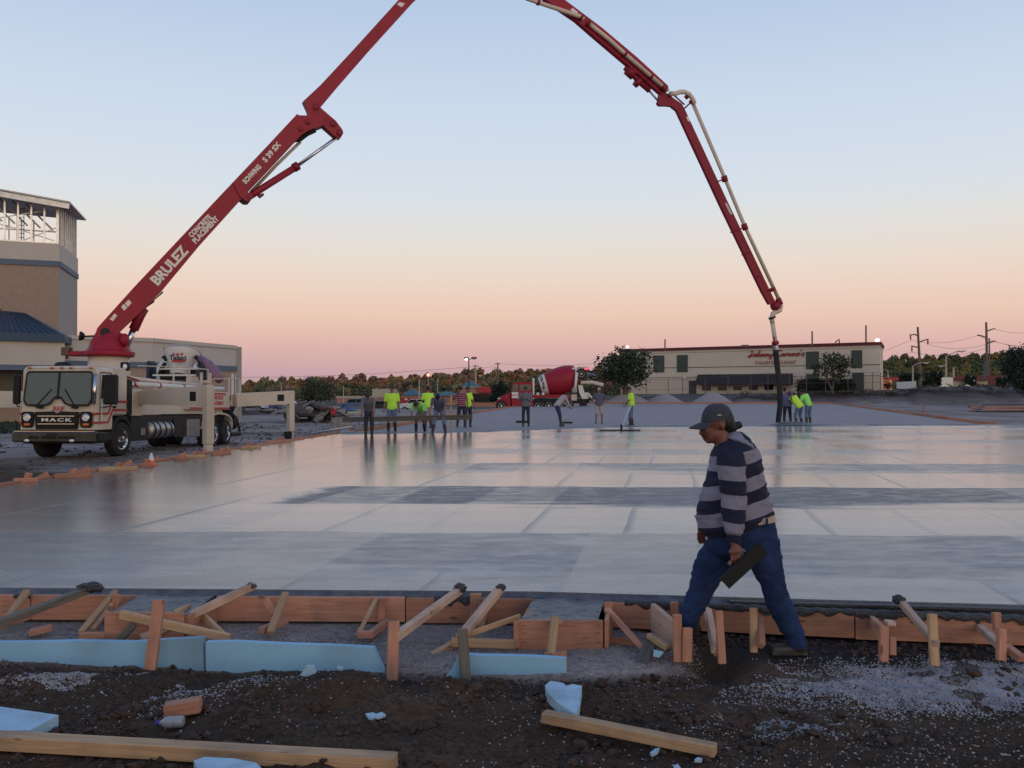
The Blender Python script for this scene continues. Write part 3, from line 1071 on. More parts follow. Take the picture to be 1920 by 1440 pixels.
for sg in (-1, 1):
    pts = [(.71, .98), (.76, .92), (1.0, .92), (1.05, .98), (1.06, 1.32), (1.0, 1.39), (.74, 1.39), (.69, 1.32)]
    mb = MB(); mb.prism([Vector((sg * a, -.045, b)) for a, b in pts], (0, .05, 0)); hb = P_(mb, 'headlight', 'black_paint')
    mb = MB(); mb.lathe((sg * .88, -.045, 1.22), (0, -1, 0), [(0, .115), (.03, .115), (.035, .095), (.01, .07), (.0, .02)], 18); P_(mb, 'chrome_ring', 'chrome', hb, smooth=True)
    mb = MB(); mb.ell((sg * .88, -.055, 1.22), (.09, .025, .09)); P_(mb, 'lens', 'lamp_lens', hb, smooth=True)
    mb = MB(); mb.box((sg * .88 - .09, -.07, .98), (sg * .88 + .09, -.04, 1.05), ch=.01); P_(mb, 'turn_signal', 'orange_lens', hb)
# red stripes: two bands over the front corners and the doors, stepping up to the back
for w in (1.33, 1.07):
    for sg in (-1, 1):
        mb = MB(); mb.box((sg * 1.05, -.018, w - .03), (sg * 1.115, .05, w + .03)); P_(mb, 'red_stripe', 'letter_red')
        mb = MB(); mb.box((sg * 1.1, -.012, w - .031), (sg * 1.158, .75, w + .031))
        mb.bar((sg * 1.155, .73, w), (sg * 1.155, 1.0, w + .36 * (1 if w > 1.2 else 1)), .012, .07, up=(0, 0, 1))
        mb.box((sg * 1.145, .97, w + .33), (sg * 1.159, 1.96, w + .40))
        P_(mb, 'red_stripe', 'letter_red')
        if sg == 1:
            mb = MB(); mb.box((.655, -.02, w - .03), (.69, .0, w + .03)); P_(mb, 'red_stripe', 'letter_red')
# bumper
mb = MB(); mb.box((-1.25, -.22, .50), (1.25, .02, .80), ch=.035)
mb.box((1.17, -.1, .53), (1.25, .75, .78), ch=.02); mb.box((-1.25, -.1, .53), (-1.17, .75, .78), ch=.02)
bu = P_(mb, 'bumper', 'bumper_steel', ang=30)
mb = MB()
for a, b_ in ((-.72, -.42), (-.36, .08), (.14, .62)):
    mb.box((a, -.232, .60), (b_, -.21, .68))
mb.box((-.2, -.232, .70), (.12, -.21, .755))
P_(mb, 'bumper_slot', 'black_paint', bu)
for v in (-.78, .56):
    mb = MB(); mb.ell((v, -.225, .55), (.08, .02, .04)); P_(mb, 'fog_lamp', 'lamp_lens', bu, smooth=True)
mb = MB(); mb.box((-1.2, -.16, .803), (1.2, .0, .83)); P_(mb, 'chrome_strip', 'chrome', bu)
# roof marker lights, roof hatch, horn
for v in (-.92, -.25, .05, .33, .93):
    mb = MB(); mb.ell((v, .10, 2.68), (.055, .05, .03)); P_(mb, 'marker_light', 'orange_lens', smooth=True)
mb = MB(); mb.lathe((-.35, .9, 2.74), (0, 0, 1), [(0, .25), (.08, .25), (.14, .18), (.16, .02)], 16); P_(mb, 'roof_hatch', 'black_paint', smooth=True)
# corner chrome, door, window, handle, mirrors
mb = MB(); mb.tube([fp_(1.09, 1.62, .03), fp_(1.09, 2.5, .03)], .055, 10); P_(mb, 'corner_pillar', 'chrome', smooth=True)
for sg in (-1, 1):
    mb = MB(); mb.prism([Vector((sg * 1.152, a, b)) for a, b in ((.28, 1.78), (.36, 2.48), (1.15, 2.48), (1.15, 1.78))], (sg * .012, 0, 0)); P_(mb, 'side_window', 'dark_glass')
    mb = MB(); mb.box((sg * 1.152, .22, 1.0), (sg * 1.158, .235, 2.55)); mb.box((sg * 1.152, 1.22, 1.3), (sg * 1.158, 1.235, 2.55)); P_(mb, 'door_seam', 'rubber')
    mb = MB(); mb.box((sg * 1.15, 1.02, 1.5), (sg * 1.19, 1.16, 1.56)); P_(mb, 'door_handle', 'black_paint')
    mb = MB(); mb.tube([(sg * 1.2, .2, 1.05), (sg * 1.23, .2, 1.1), (sg * 1.23, .2, 1.65), (sg * 1.2, .2, 1.7)], .015, 6); P_(mb, 'grab_bar', 'dull_steel')
    mv = sg * (1.50 if sg > 0 else 1.34)
    mb = MB(); mb.box((mv - .21 if sg > 0 else mv - .1, .10, 1.60), (mv + .21 if sg > 0 else mv + .1, .26, 2.48), ch=.04); mi = P_(mb, 'mirror', 'black_paint')
    mb = MB(); mb.tube([(sg * 1.12, .3, 2.55), (mv, .2, 2.52), (mv, .18, 2.4)], .02, 6); mb.tube([(sg * 1.12, .3, 1.5), (mv, .2, 1.55), (mv, .18, 1.65)], .02, 6); P_(mb, 'mirror_bracket', 'black_paint', mi)
# air stack, work lamp, behind the cab
mb = MB(); mb.box((.82, 2.02, 1.25), (1.16, 2.32, 2.42), ch=.06); P_(mb, 'air_stack', 'rubber')
mb = MB(); mb.box((.95, 1.85, 2.66), (1.2, 2.05, 2.94), ch=.03); wl_ = P_(mb, 'work_lamp', 'black_paint')
mb = MB(); mb.ell((1.12, 1.84, 2.8), (.07, .02, .08)); P_(mb, 'lens', 'lamp_lens', wl_, smooth=True)
# frame, tanks, boxes
mb = MB(); mb.box((-.45, .2, .62), (.45, 11.2, .98)); mb.box((-1.0, 1.9, .80), (1.0, 10.8, 1.25)); mb.box((-1.05, .1, .45), (1.05, 1.0, .86)); P_(mb, 'chassis', 'black_paint')
mb = MB(); mb.lathe((.88, 3.75, .77), (0, 1, 0), [(0, .26), (.03, .3), (1.72, .3), (1.75, .26)], 22); tk = P_(mb, 'fuel_tank', 'dull_steel', smooth=True); smooth_by_angle(tk, 40)
for u in (3.95, 4.35, 4.8, 5.25):
    mb = MB(); mb.lathe((.88, u, .77), (0, 1, 0), [(0, .318), (.07, .318)], 22); P_(mb, 'tank_strap', 'black_paint', tk)
mb = MB(); mb.box((.5, 2.35, .45), (1.1, 3.55, 1.2), ch=.02); P_(mb, 'battery_box', 'black_paint')
mb = MB(); mb.box((.86, 3.0, .62), (1.13, 3.3, .85)); P_(mb, 'step', 'dull_steel')
mb = MB(); mb.box((.55, 6.8, .45), (1.12, 7.95, 1.1), ch=.02); P_(mb, 'tool_box', 'dull_steel')
mb = MB(); mb.box((.5, 5.75, .5), (1.05, 6.6, 1.15), ch=.02); P_(mb, 'tool_box', 'black_paint')


def wheel(c, r, w, side, parent=None, front=False, rim='chrome', turn=0.0, world=False, M=None):
    """tyre with tread shoulders, deep rim, hub and nuts; side: +1 faces +x"""
    root = parent
    mb = MB(); x = side
    A = Matrix.Rotation(turn, 3, 'Z') @ Vector((x, 0, 0))
    prof = [(-w / 2, r * .60), (-w / 2, r * .86), (-w * .44, r * .95), (-w * .33, r), (w * .33, r), (w * .44, r * .95), (w / 2, r * .86), (w / 2, r * .60), (w * .3, r * .56)]
    mb.lathe(c, A, prof, 36)
    wobj = mb.build('wheel', 'rubber', root, world=world); smooth_by_angle(wobj, 30)
    mb = MB()
    d = .035 if front else -.17
    prof = [(w * .48, r * .60), (w * .46, r * .57), (w * .3, r * .53), (d, r * .47), (d, r * .28), (d + .06, r * .22), (d + (.16 if front else .2), r * .17), (d + (.17 if front else .21), .005)]
    mb.lathe(c, A, prof, 28, caps=False)
    o = mb.build('rim', rim, wobj, world=world); smooth_by_angle(o, 35)
    mb = MB()
    B = A.normalized(); e1 = Vector((0, 0, 1)); e2 = B.cross(e1)
    for k in range(10):
        t = 2 * math.pi * k / 10
        p = Vector(c) + B * d + (e1 * math.cos(t) + e2 * math.sin(t)) * r * .34
        mb.lathe(p, B, [(0, .02), (.04, .02)], 6)
    mb.build('wheel_nuts', 'dull_steel', wobj, world=world)
    return wobj


wheel((1.03, 1.6, .545), .53, .32, 1, truck, True, turn=R(-6))
wheel((-.98, 1.25, .52), .53, .34, -1, truck, True, turn=R(-6))
for u in (9.1, 10.45):
    wheel((.98, u, .54), .53, .56, 1, truck)
    wheel((-.98, u, .54), .53, .56, -1, truck)
# front fender
for sg in (-1, 1):
    mb = MB(); poly = []
    for k in range(13):
        t = math.pi * k / 12
        poly.append((1.6 + .72 * math.cos(t), .55 + .72 * math.sin(t)))
    for k in range(12, -1, -1):
        t = math.pi * k / 12
        poly.append((1.6 + .62 * math.cos(t), .55 + .60 * math.sin(t)))
    mb.prism([Vector((sg * .82, a, b)) for a, b in poly], (sg * .35, 0, 0)); P_(mb, 'front_fender', 'rubber')
mb = MB(); poly = []
for k in range(13):
    t = math.pi * k / 12
    poly.append((9.8 + 1.42 * math.cos(t), .72 + .62 * math.sin(t) ** .6 if 0 < k < 12 else .72))
inner = [(9.8 + (a - 9.8) * .965, .72 + (b - .72) * .90) for a, b in poly[::-1]]
mb.prism([Vector((.7, a, b)) for a, b in poly + inner], (.52, 0, 0)); P_(mb, 'rear_fender', 'cream_paint')
# body panels
mb = MB(); mb.box((.98, 6.7, 1.46), (1.2, 10.9, 2.16), ch=.015); sp = P_(mb, 'side_panel', 'cream_paint')
mb = MB(); mb.box((1.2, 6.72, 1.475), (1.206, 10.88, 1.55)); P_(mb, 'red_stripe', 'letter_red', sp)
mb = MB(); mb.box((1.2, 8.7, 2.04), (1.206, 10.4, 2.13)); P_(mb, 'red_stripe', 'letter_red', sp)
for i, s_ in enumerate(('CONCRETE', 'PLACEMENT')):
    text(s_, 'lettering', wmat(truck) @ frameM((1.203, 9.5, 1.93 - i * .22), (0, 1, 0), (1, 0, 0)), .21, 'letter_red', sp, extrude=.004, width=1.15, offset=.008)
mb = MB(); mb.box((-1.2, 2.3, 1.40), (-.98, 10.9, 2.16), ch=.015); P_(mb, 'side_panel', 'cream_paint')
mb = MB(); mb.box((.72, 2.4, 1.25), (1.12, 3.1, 2.1), ch=.02); P_(mb, 'pump_cabinet', 'cream_paint')
mb = MB(); mb.box((-1.1, 2.6, 1.30), (1.0, 10.6, 1.85)); mb.box((-.9, 6.0, 1.8), (.8, 9.5, 2.05), ch=.02); P_(mb, 'deck', 'cream_paint')
# pedestal and turret
TC = Vector((-.22, 3.5, 0))
mb = MB(); mb.lathe(TC + Vector((0, 0, 1.8)), (0, 0, 1), [(0, .72), (.9, .66), (1.42, .62)], 28); P_(mb, 'pedestal', 'cream_paint', smooth=True)
zt = 3.62
mb = MB()
mb.lathe(TC + Vector((0, 0, zt - .42)), (0, 0, 1), [(0, .76), (.05, .80), (.16, .80), (.2, .70), (.26, .66), (.34, .62), (.46, .60), (.62, .50), (.78, .42), (.82, .3)], 30)
mb.box(TC + Vector((-1.3, -.25, zt - .40)), TC + Vector((-.3, .25, zt - .24)), ch=.03)
mb.ell(TC + Vector((.62, -.2, zt + .12)), (.14, .2, .22))
tu = P_(mb, 'turret', 'red_paint'); smooth_by_angle(tu, 32)
mb = MB(); mb.lathe(TC + Vector((-1.38, -.1, zt - .38)), (0, 0, 1), [(-.12, .05), (0, .05), (.0, .18), (.26, .18), (.27, .15)], 16); P_(mb, 'horn', 'brown_lamp', tu)
mb = MB(); mb.tube([TC + Vector((-.3, -.3, zt + .25)), TC + Vector((-.62, -.5, zt + .22))], .03, 6); mb.lathe(TC + Vector((-.6, -.45, zt + .22)), (-.9, -.4, .1), [(0, .08), (.1, .15), (.16, .15)], 12); P_(mb, 'work_lamp', 'black_paint', tu)
# deck pipes, hoses, rails
mb = MB(); mb.tube([(.95, 2.3, 2.28), (.98, 6.6, 2.28), (1.0, 10.6, 2.30)], .085, 10); P_(mb, 'delivery_pipe', 'white_paint', smooth=True)
mb = MB(); mb.tube([(.6, 2.6, 2.5), (.75, 5.5, 2.42), (.8, 9.0, 2.4)], .07, 8); P_(mb, 'delivery_pipe', 'pipe_cream', smooth=True)
for u in (2.7, 4.6, 6.6, 8.8):
    mb = MB(); mb.lathe((.95 + (u - 2.3) * .006, u, 2.28), (0, 1, 0), [(0, .11), (.07, .11)], 10); P_(mb, 'pipe_clamp', 'dark_red_paint')
mb = MB()
mb.tube([(.95, 5.9, 2.1), (.95, 5.9, 3.05), (.85, 5.9, 3.15), (.6, 5.9, 3.15)], .03, 6)
mb.tube([(-.4, 5.95, 3.02), (1.0, 7.2, 3.02), (1.0, 9.0, 3.02)], .022, 6)
mb.tube([(1.0, 7.2, 2.1), (1.0, 7.2, 3.02)], .022, 6); mb.tube([(1.0, 9.0, 2.1), (1.0, 9.0, 3.02)], .022, 6)
P_(mb, 'handrail', 'cream_paint')
mb = MB()
mb.tube([(1.15, 10.9, 2.0), (1.15, 10.9, 2.75), (1.15, 12.2, 2.75), (1.15, 12.2, .9)], .028, 6); mb.tube([(.2, 11.6, 2.75), (1.15, 11.6, 2.75)], .028, 6)
P_(mb, 'ladder_rail', 'cream_paint')
mb = MB()
mb.box((.3, 8.6, 2.2), (.5, 9.3, 2.75)); mb.box((.1, 9.3, 2.1), (.9, 9.6, 2.5)); mb.box((-.6, 7.8, 2.0), (.1, 8.4, 2.5), ch=.03); mb.box((.72, 8.9, 2.2), (.8, 9.0, 2.9)); mb.box((.95, 9.2, 2.2), (1.03, 9.3, 2.9)); mb.box((.72, 9.0, 2.5), (1.03, 9.25, 2.6))
P_(mb, 'oil_cooler', 'cream_paint')
mb = MB(); mb.tube([(.4, 2.2, 2.42), (.7, 2.6, 2.55), (1.0, 3.0, 2.4), (.9, 3.3, 2.2), (.6, 3.1, 2.3)], .03, 6); mb.tube([(.5, 2.2, 2.2), (.9, 2.4, 2.35), (1.05, 2.9, 2.2)], .03, 6); P_(mb, 'red_hose', 'dark_red_paint')
# hopper and its pipework behind the rear axle
mb = MB(); rings = []
for w, s_ in ((1.0, .45), (1.35, .75), (1.6, .85)):
    rings.append([Vector((-s_, 11.9 - .5 * s_, w)), Vector((s_, 11.9 - .5 * s_, w)), Vector((s_, 12.1 + .6 * s_, w)), Vector((-s_, 12.1 + .6 * s_, w))])
mb.loft(rings); P_(mb, 'hopper', 'black_paint')
mb = MB(); mb.box((-.9, 11.2, .8), (.9, 11.6, 1.4)); mb.tube([(.9, 11.3, 1.5), (1.15, 11.5, 1.2), (1.1, 11.9, .8), (.9, 12.2, .7)], .07, 8); mb.tube([(.6, 11.4, 1.2), (1.2, 11.8, 1.0), (1.2, 12.1, .55)], .05, 8)
mb.box((.7, 11.2, .35), (1.2, 12.3, .5)); mb.lathe((.85, 11.6, 1.0), (1, 0, 0), [(0, .22), (.35, .22), (.4, .12)], 14)
P_(mb, 'pump_gear', 'rubber')
mb = MB(); mb.box((.95, 11.0, 1.6), (1.25, 11.35, 2.1), ch=.03); P_(mb, 'control_box', 'cream_paint')
mb = MB(); mb.box((.98, 10.995, 1.85), (1.2, 11.0, 2.05)); P_(mb, 'control_screen', 'black_paint')


# outriggers (measured where they stand)
def outrigger(root, top, foot_z, h0, h1, wleg, label=None, hole=True):
    root, top = Vector(root), Vector(top)
    mb = MB(); mb.bar(root, top + Vector((0, 0, -h1 / 2)), .30, h0, w1=.30, t1=h1)
    o = mb.build('outrigger_beam', 'cream_paint', truck)
    d = (top - root); d.z = 0; d.normalize(); s_ = Vector((0, 0, 1)).cross(d)
    c = top + d * (wleg / 2)
    Mx = Matrix((d, s_, Vector((0, 0, 1)))).transposed().to_4x4(); Mx.translation = Vector((c.x, c.y, 0))
    mb = MB(); mb.box((-wleg / 2, -wleg / 2, foot_z + .42), (wleg / 2, wleg / 2, top.z + .012), Mx, ch=.02)
    lg = mb.build('outrigger_leg', 'cream_paint', truck)
    mb = MB(); mb.box((-wleg * .38, -wleg * .38, foot_z + .05), (wleg * .38, wleg * .38, foot_z + .45), Mx); mb.build('leg_ram', 'pipe_cream', lg)
    mb = MB(); mb.box((-.34, -.34, foot_z - .02), (.34, .34, foot_z + .05), Mx, ch=.01); mb.build('foot_pad', 'wet_wood', lg)
    if hole:
        q = top - d * .45 + Vector((0, 0, -h1 * .52)); nf = s_ if s_.dot(-q) > 0 else -s_
        Mh = Matrix((d, nf, Vector((0, 0, 1)))).transposed().to_4x4(); Mh.translation = q + nf * .15
        mb = MB(); mb.box((-.16, 0, -.14), (.16, .006, .14), Mh); mb.build('pin_pocket', 'black_paint', o)
    return o, lg


fa = at(386, 723, 27.7)
outrigger(at(262, 746, 30.0), (fa.x, fa.y, fa.z), g(fa.x, fa.y), .42, .62, .26)
ra = at(540, 733, 39.8)
o1, l1 = outrigger(at(441, 750, 38.0), (ra.x, ra.y, ra.z), g(ra.x, ra.y), .54, .56, .26)
mb = MB(); q = at(541, 818, 39.75); mb.box((q.x - .14, q.y - .2, g(q.x, q.y)), (q.x + .14, q.y + .08, g(q.x, q.y) + .42)); mb.build('foot_sleeve', 'rubber', l1)
lf = at(-6, 733, 30.5)
outrigger((-14.6, 31.0, 1.25), (lf.x, lf.y, lf.z), g(lf.x, lf.y), .5, .55, .3, hole=False)
mb = MB(); mb.bar((-14.4, 38.5, 1.1), (-19.5, 40.5, 1.1), .35, .5); mb.build('outrigger_beam', 'cream_paint', truck)

# ------------------------------------------------------------------ the boom, lying in one vertical plane
BB = at(205, 640, 30.5); BT = at(1463, 580, 42.0)
hv = Vector((BT.x - BB.x, BT.y - BB.y, 0)).normalized(); bn = Vector((hv.y, -hv.x, 0))
CAMP = Vector((0, 0, CH))


def bp_(px, py, off=0.0):
    d = Vector(((px - 960) / F, 1, (HY - py) / F))
    t = bn.dot(BB + bn * off - CAMP) / bn.dot(d)
    return CAMP + d * t


def bpoly(pts, th, name, m, parent=truck, off=0.0):
    mb = MB(); mb.prism([bp_(a, b) + bn * (off + th / 2) for a, b in pts], -bn * th)
    return mb.build(name, m, parent)


def btube(pts, r, name, m, parent, off=0.0, n=10, smooth=True):
    mb = MB(); mb.tube([bp_(a, b) + bn * off for a, b in pts], r, n)
    return mb.build(name, m, parent, smooth=smooth)


s1 = bpoly([(173, 648), (176, 634), (182, 616), (189, 608), (250, 540), (340, 444), (435, 343), (500, 274), (553, 217), (557, 219.5), (602, 220), (604, 237), (590, 242), (575, 247),
            (561, 256), (520, 300), (469, 354), (447, 378), (375, 458), (303, 545), (270, 580), (262, 587), (232, 615), (219, 628), (224, 640), (230, 654)], .62, 'boom_section', 'red_paint')
s1['label'] = 'lowest red boom section with white lettering'
mb = MB(); c = bp_(197, 624); mb.lathe(c + bn * .30, bn, [(0, .15), (.03, .15)], 20); mb.build('pivot_hole', 'black_paint', s1)
bpoly([(433, 346), (437, 341), (458, 362), (468, 366), (471, 372), (466, 380), (458, 380), (447, 372)], .74, 'cylinder_bracket', 'red_paint', s1)
mb = MB()
for a, b_ in ((462, 373), (573, 232), (560, 245)):
    mb.lathe(bp_(a, b_) + bn * .31, bn, [(0, .10), (.05, .10), (.07, .05)], 12)
mb.build('pins', 'dark_red_paint', s1)
bpoly([(226, 577), (231, 571), (238, 578), (232, 584)], .005, 'data_plate', 'letter_white', s1, .316)
bpoly([(233, 570), (240, 563), (246, 569), (239, 577)], .005, 'data_plate', 'dull_steel', s1, .316)
bpoly([(205, 600), (214, 589), (219, 593), (211, 603)], .005, 'data_plate', 'dull_steel', s1, .316)


def blabel(s_, c0, c1, h, m, parent, width=1.0, off=.32, offset=0.0, shear=0.0):
    p0, p1 = bp_(*c0, off), bp_(*c1, off)
    cu = (p0 + p1) / 2
    o = text(s_, 'lettering', frameM(cu, p1 - p0, bn), h, m, parent, extrude=.004, width=width, offset=offset, shear=shear)
    L = max(o.data.vertices, key=lambda v: 0).co if False else None
    return o


def blab(s_, c0, c1, hpx, m, parent, off=.318, offset=.012):
    """fit the words between two picture points of the boom's face; hpx their height there"""
    p0, p1 = bp_(*c0, off), bp_(*c1, off)
    mid = bp_((c0[0] + c1[0]) / 2, (c0[1] + c1[1]) / 2, off)
    pxm = mid.y / F
    h = hpx * pxm * 1.12
    o = text(s_, 'lettering', frameM(Vector((0, 0, 0)), (1, 0, 0), (0, 0, 1)), h, m, None, extrude=.004, offset=offset)
    xs_ = [v.co.x for v in o.data.vertices]
    sx_ = (p1 - p0).length / (max(xs_) - min(xs_))
    o.data.transform(frameM(mid, p1 - p0, bn) @ Matrix.Diagonal((sx_, 1, 1, 1)))
    o.data.transform(wmat(parent).inverted()); o.parent = parent
    return o


blab('BRULEZ', (288, 531), (347, 466), 23, 'letter_white', s1, offset=.02)
blab('CONCRETE', (355.5, 443), (394, 405), 12, 'letter_white', s1)
blab('PLACEMENT', (363, 454), (407, 408), 12, 'letter_white', s1)
blab('SCHWING', (457, 342), (487, 310), 11, 'letter_white', s1)
blab('S 39 SX', (494, 302), (523, 268), 12, 'letter_white', s1)
bpoly([(262, 588), (304, 546), (305, 549), (290, 562), (288, 567), (276, 575), (268, 586)], .3, 'hose_bundle', 'rubber', s1)
btube([(590, 243), (575, 250), (562, 260), (548, 262)], .09, 'hose_bundle', 'rubber', s1)
btube([(565, 262), (520, 306), (471, 358)], .06, 'delivery_pipe', 'pipe_cream', s1, -.25)
# lift cylinder and folding cylinder
cy = btube([(270, 578), (262, 592), (250, 618)], .165, 'lift_cylinder', 'dark_red_paint', s1, 0)
btube([(250, 617), (236, 652)], .10, 'piston_rod', 'chrome', cy)
cy = btube([(462, 372), (480, 360), (556, 312)], .125, 'fold_cylinder', 'red_paint', s1, .12)
btube([(549, 316), (557, 311)], .16, 'cylinder_head', 'dark_red_paint', cy, .12)
btube([(555, 312), (633, 256)], .062, 'piston_rod', 'chrome', cy, .12)
bpoly([(482, 366), (492, 362), (494, 366), (487, 371)], .2, 'valve_block', 'dark_red_paint', cy)
# second section with its lever
s2 = bpoly([(567, 190), (598, 161), (660, 94), (745, 0), (866, -132), (880, -140), (897, -122), (893, -108), (776, 0), (692, 93), (633, 161), (598, 203),
            (627, 228), (639, 244), (641, 251), (636, 260), (628, 259), (612, 245), (602, 236), (590, 236), (578, 240), (566, 238), (570, 226), (579, 219), (574, 205)], .36, 'boom_section', 'red_paint')
s2['label'] = 'second red boom section, running up out of view'
mb = MB()
for a, b_ in ((590, 202), (622, 233), (634, 250), (574, 231)):
    mb.lathe(bp_(a, b_) + bn * .175, bn, [(0, .12), (.06, .12), (.08, .06)], 12)
mb.build('pins', 'dark_red_paint', s2)
bpoly([(586, 206), (600, 218), (606, 229), (603, 229), (596, 220), (584, 209)], .01, 'lever_rib', 'dark_red_paint', s2, .185)
bpoly([(741, 10), (746, 5), (756, 8), (750, 15)], .005, 'data_plate', 'letter_white', s2, .184)
# third section
s3 = bpoly([(872, -128), (884, -142), (906, -136), (980, -64), (1058, 0), (1127, 52), (1190, 105), (1250, 160), (1253, 170), (1240, 178), (1178, 124), (1110, 66), (1078, 38), (1022, 0), (960, -48), (890, -104)], .22, 'boom_section', 'red_paint')
s3['label'] = 'third red boom section with a cream pipe along it'
btube([(900, -62), (940, -28), (983, 0), (1030, 16), (1084, 34), (1089, 38)], .085, 'delivery_pipe', 'pipe_cream', s3, .26)
btube([(1099, 46), (1136, 76), (1166, 103), (1210, 141), (1246, 172)], .085, 'delivery_pipe', 'pipe_cream', s3, .26)
for a, b_, c_, d_ in ((1002, 6, 1006, 8), (1083, 33, 1086, 36), (1097, 44, 1100, 47), (1165, 102, 1168, 105), (1214, 144, 1217, 147), (1236, 163, 1239, 166), (1240, 167, 1243, 170)):
    btube([(a, b_), (c_, d_)], .125, 'pipe_clamp', 'dark_red_paint', s3, .26)
bpoly([(1067, 18), (1072, 15), (1082, 23), (1077, 27)], .005, 'data_plate', 'letter_white', s3, .114)
cy = btube([(1172, 126), (1182, 133), (1196, 150), (1218, 169)], .11, 'fold_cylinder', 'dark_red_paint', s3, .0)
btube([(1176, 130), (1188, 141)], .2, 'cylinder_mount', 'dark_red_paint', cy)
btube([(1193, 150), (1199, 156)], .22, 'valve_block', 'dark_red_paint', cy)
btube([(1217, 168), (1238, 192)], .045, 'piston_rod', 'dull_steel', cy)
# fourth section
s4 = bpoly([(1236, 176), (1243, 172), (1253, 176), (1262, 184), (1277, 194), (1282, 203), (1360, 372), (1452, 566), (1450, 571), (1441, 571), (1428, 548), (1350, 385), (1268, 207), (1258, 199), (1248, 198), (1236, 198), (1232, 193), (1234, 188)], .16, 'boom_section', 'dark_red_paint')
s4['label'] = 'last dark red boom section hanging down beside its cream pipe'
btube([(1252, 177), (1262, 177), (1270, 174), (1279, 173.5), (1288, 178), (1295, 188), (1298, 196)], .10, 'pipe_bend', 'pipe_cream', s4, .2)
btube([(1297, 193), (1357, 334), (1394, 424), (1460, 566)], .085, 'delivery_pipe', 'pipe_cream', s4, .1)
for a, b_, c_, d_ in ((1355, 330, 1358, 341), (1392, 420, 1396, 431), (1445, 540, 1447, 546), (1285, 178, 1289, 183), (1294, 187, 1297, 193), (1456, 560, 1461, 571)):
    btube([(a, b_), (c_, d_)], .135, 'pipe_clamp', 'dark_red_paint', s4, .1)
for pts in ([(1282, 203), (1296, 190)], [(1262, 178), (1282, 196)], [(1342, 341), (1357, 336)], [(1368, 436), (1396, 426)], [(1389, 478), (1405, 473)], [(1416, 520), (1424, 517)], [(1436, 545), (1452, 541)]):
    btube(pts, .035, 'pipe_bracket', 'dark_red_paint', s4, .08, 6)
bpoly([(1285, 218), (1289, 219), (1293, 228), (1288, 227)], .01, 'data_plate', 'letter_white', s4, .087)
bpoly([(1357, 381), (1361, 381), (1372, 402), (1367, 402)], .01, 'data_plate', 'dull_steel', s4, .087)
# end hose
eh = btube([(1459, 565), (1463, 574), (1461, 582), (1454, 585), (1448, 588), (1446, 596), (1447, 606)], .11, 'end_elbow', 'pipe_cream', s4, .05)
btube([(1449, 577), (1457, 571)], .2, 'swivel', 'dark_red_paint', s4, .05)
ep = btube([(1447, 604), (1450, 624), (1453, 645)], .10, 'reducer_pipe', 'pipe_cream', truck, .05)
btube([(1446, 594), (1447, 597)], .17, 'coupling', 'black_paint', ep, .05)
btube([(1452, 640), (1453, 646)], .16, 'coupling', 'dark_red_paint', ep, .05)
btube([(1449, 632), (1448, 644)], .03, 'coupling_lever', 'dark_red_paint', ep, .12, 6)
q = [bp_(1453, 645) + bn * .05]
hb = onz(1462, 792, 0)
a_ = q[0]; pts = []
for px, py in ((1453, 645), (1455, 664), (1459, 700), (1462, 735), (1462.5, 762), (1459.5, 785), (1459, 796)):
    t = (py - 645) / (796 - 645); pts.append(at(px, py, a_.y + (41.6 - a_.y) * t))
mb = MB(); mb.tube(pts, [.125, .13, .125, .13, .125, .12, .12], 12); ho = mb.build('end_hose', 'rubber', truck, smooth=True)
mb = MB(); mb.tube([at(1453, 648, a_.y), at(1454.5, 656, a_.y)], .15, 12); mb.build('hose_clamp', 'dull_steel', ho)

# ------------------------------------------------------------------ white mixer truck behind the pump truck
mx = thing('mixer_truck', 'white concrete mixer truck backed up behind the pump truck, dark blue fenders', 'mixer truck', at(336, 800, 44.5))
q = lambda a, b, Y=44.5: at(a, b, Y)
k_ = 44.5 / F
mb = MB(); mb.lathe(q(336, 704), (0, .36, 1), [(0, .42), (.28, .47), (.62, .60), (.95, .77), (1.12, .84), (1.2, .86), (1.27, .84), (1.28, .80), (1.0, .70), (.5, .45)], 30)
bell = mb.build('charge_hopper', 'white_paint', mx, smooth=True); smooth_by_angle(bell, 40)
mb = MB(); mb.lathe(q(336, 704) + Vector((0, .40, 1.11)), (0, .36, 1), [(0, .875), (.06, .875)], 30); mb.build('rim', 'dull_steel', bell)
mb = MB()
for i in range(3):
    mb.lathe(q(325 + 8 * i, 664, 43.98), (0, -1, .36), [(0, .07), (.02, .07)], 5)
mb.build('star_marks', 'letter_red', bell)
text('Talapt', 'lettering', frameM(q(333.5, 671, 43.86), (1, 0, .0), (0, -1, .36)), .34, 'black_paint', bell, extrude=.01, width=.95, offset=.008)
mb = MB(); mb.box(q(322, 679, 43.70), q(348, 675, 43.9)); mb.build('red_banner', 'letter_red', bell)
for a, b in ((273, 294), (375, 398)):
    mb = MB(); mb.box(q(a, 712, 44.0), q(b, 678, 45.0), ch=.06); mb.build('fender', 'blue_fender', mx)
mb = MB()
mb.tube([q(306, 668), q(312, 676), q(304, 690), q(298, 705)], .10, 8); mb.tube([q(366, 668), q(372, 674), q(378, 690)], .10, 8)
mb.box(q(300, 712, 44.6), q(385, 694, 46))
mb.build('drum_support', 'black_paint', mx)
mb = MB(); mb.box(q(286, 705, 43.6), q(368, 702, 43.7)); mb.tube([q(300, 692, 43.5), q(366, 692, 43.5)], .035, 6); mb.build('rear_rail', 'white_paint', mx)
mb = MB(); mb.tube([q(376, 672), q(392, 684, 44), q(404, 700, 43.5), q(412, 712, 43.2)], [.16, .22, .26, .2], 12); mb.build('fold_chute', 'mauve', mx, smooth=True)
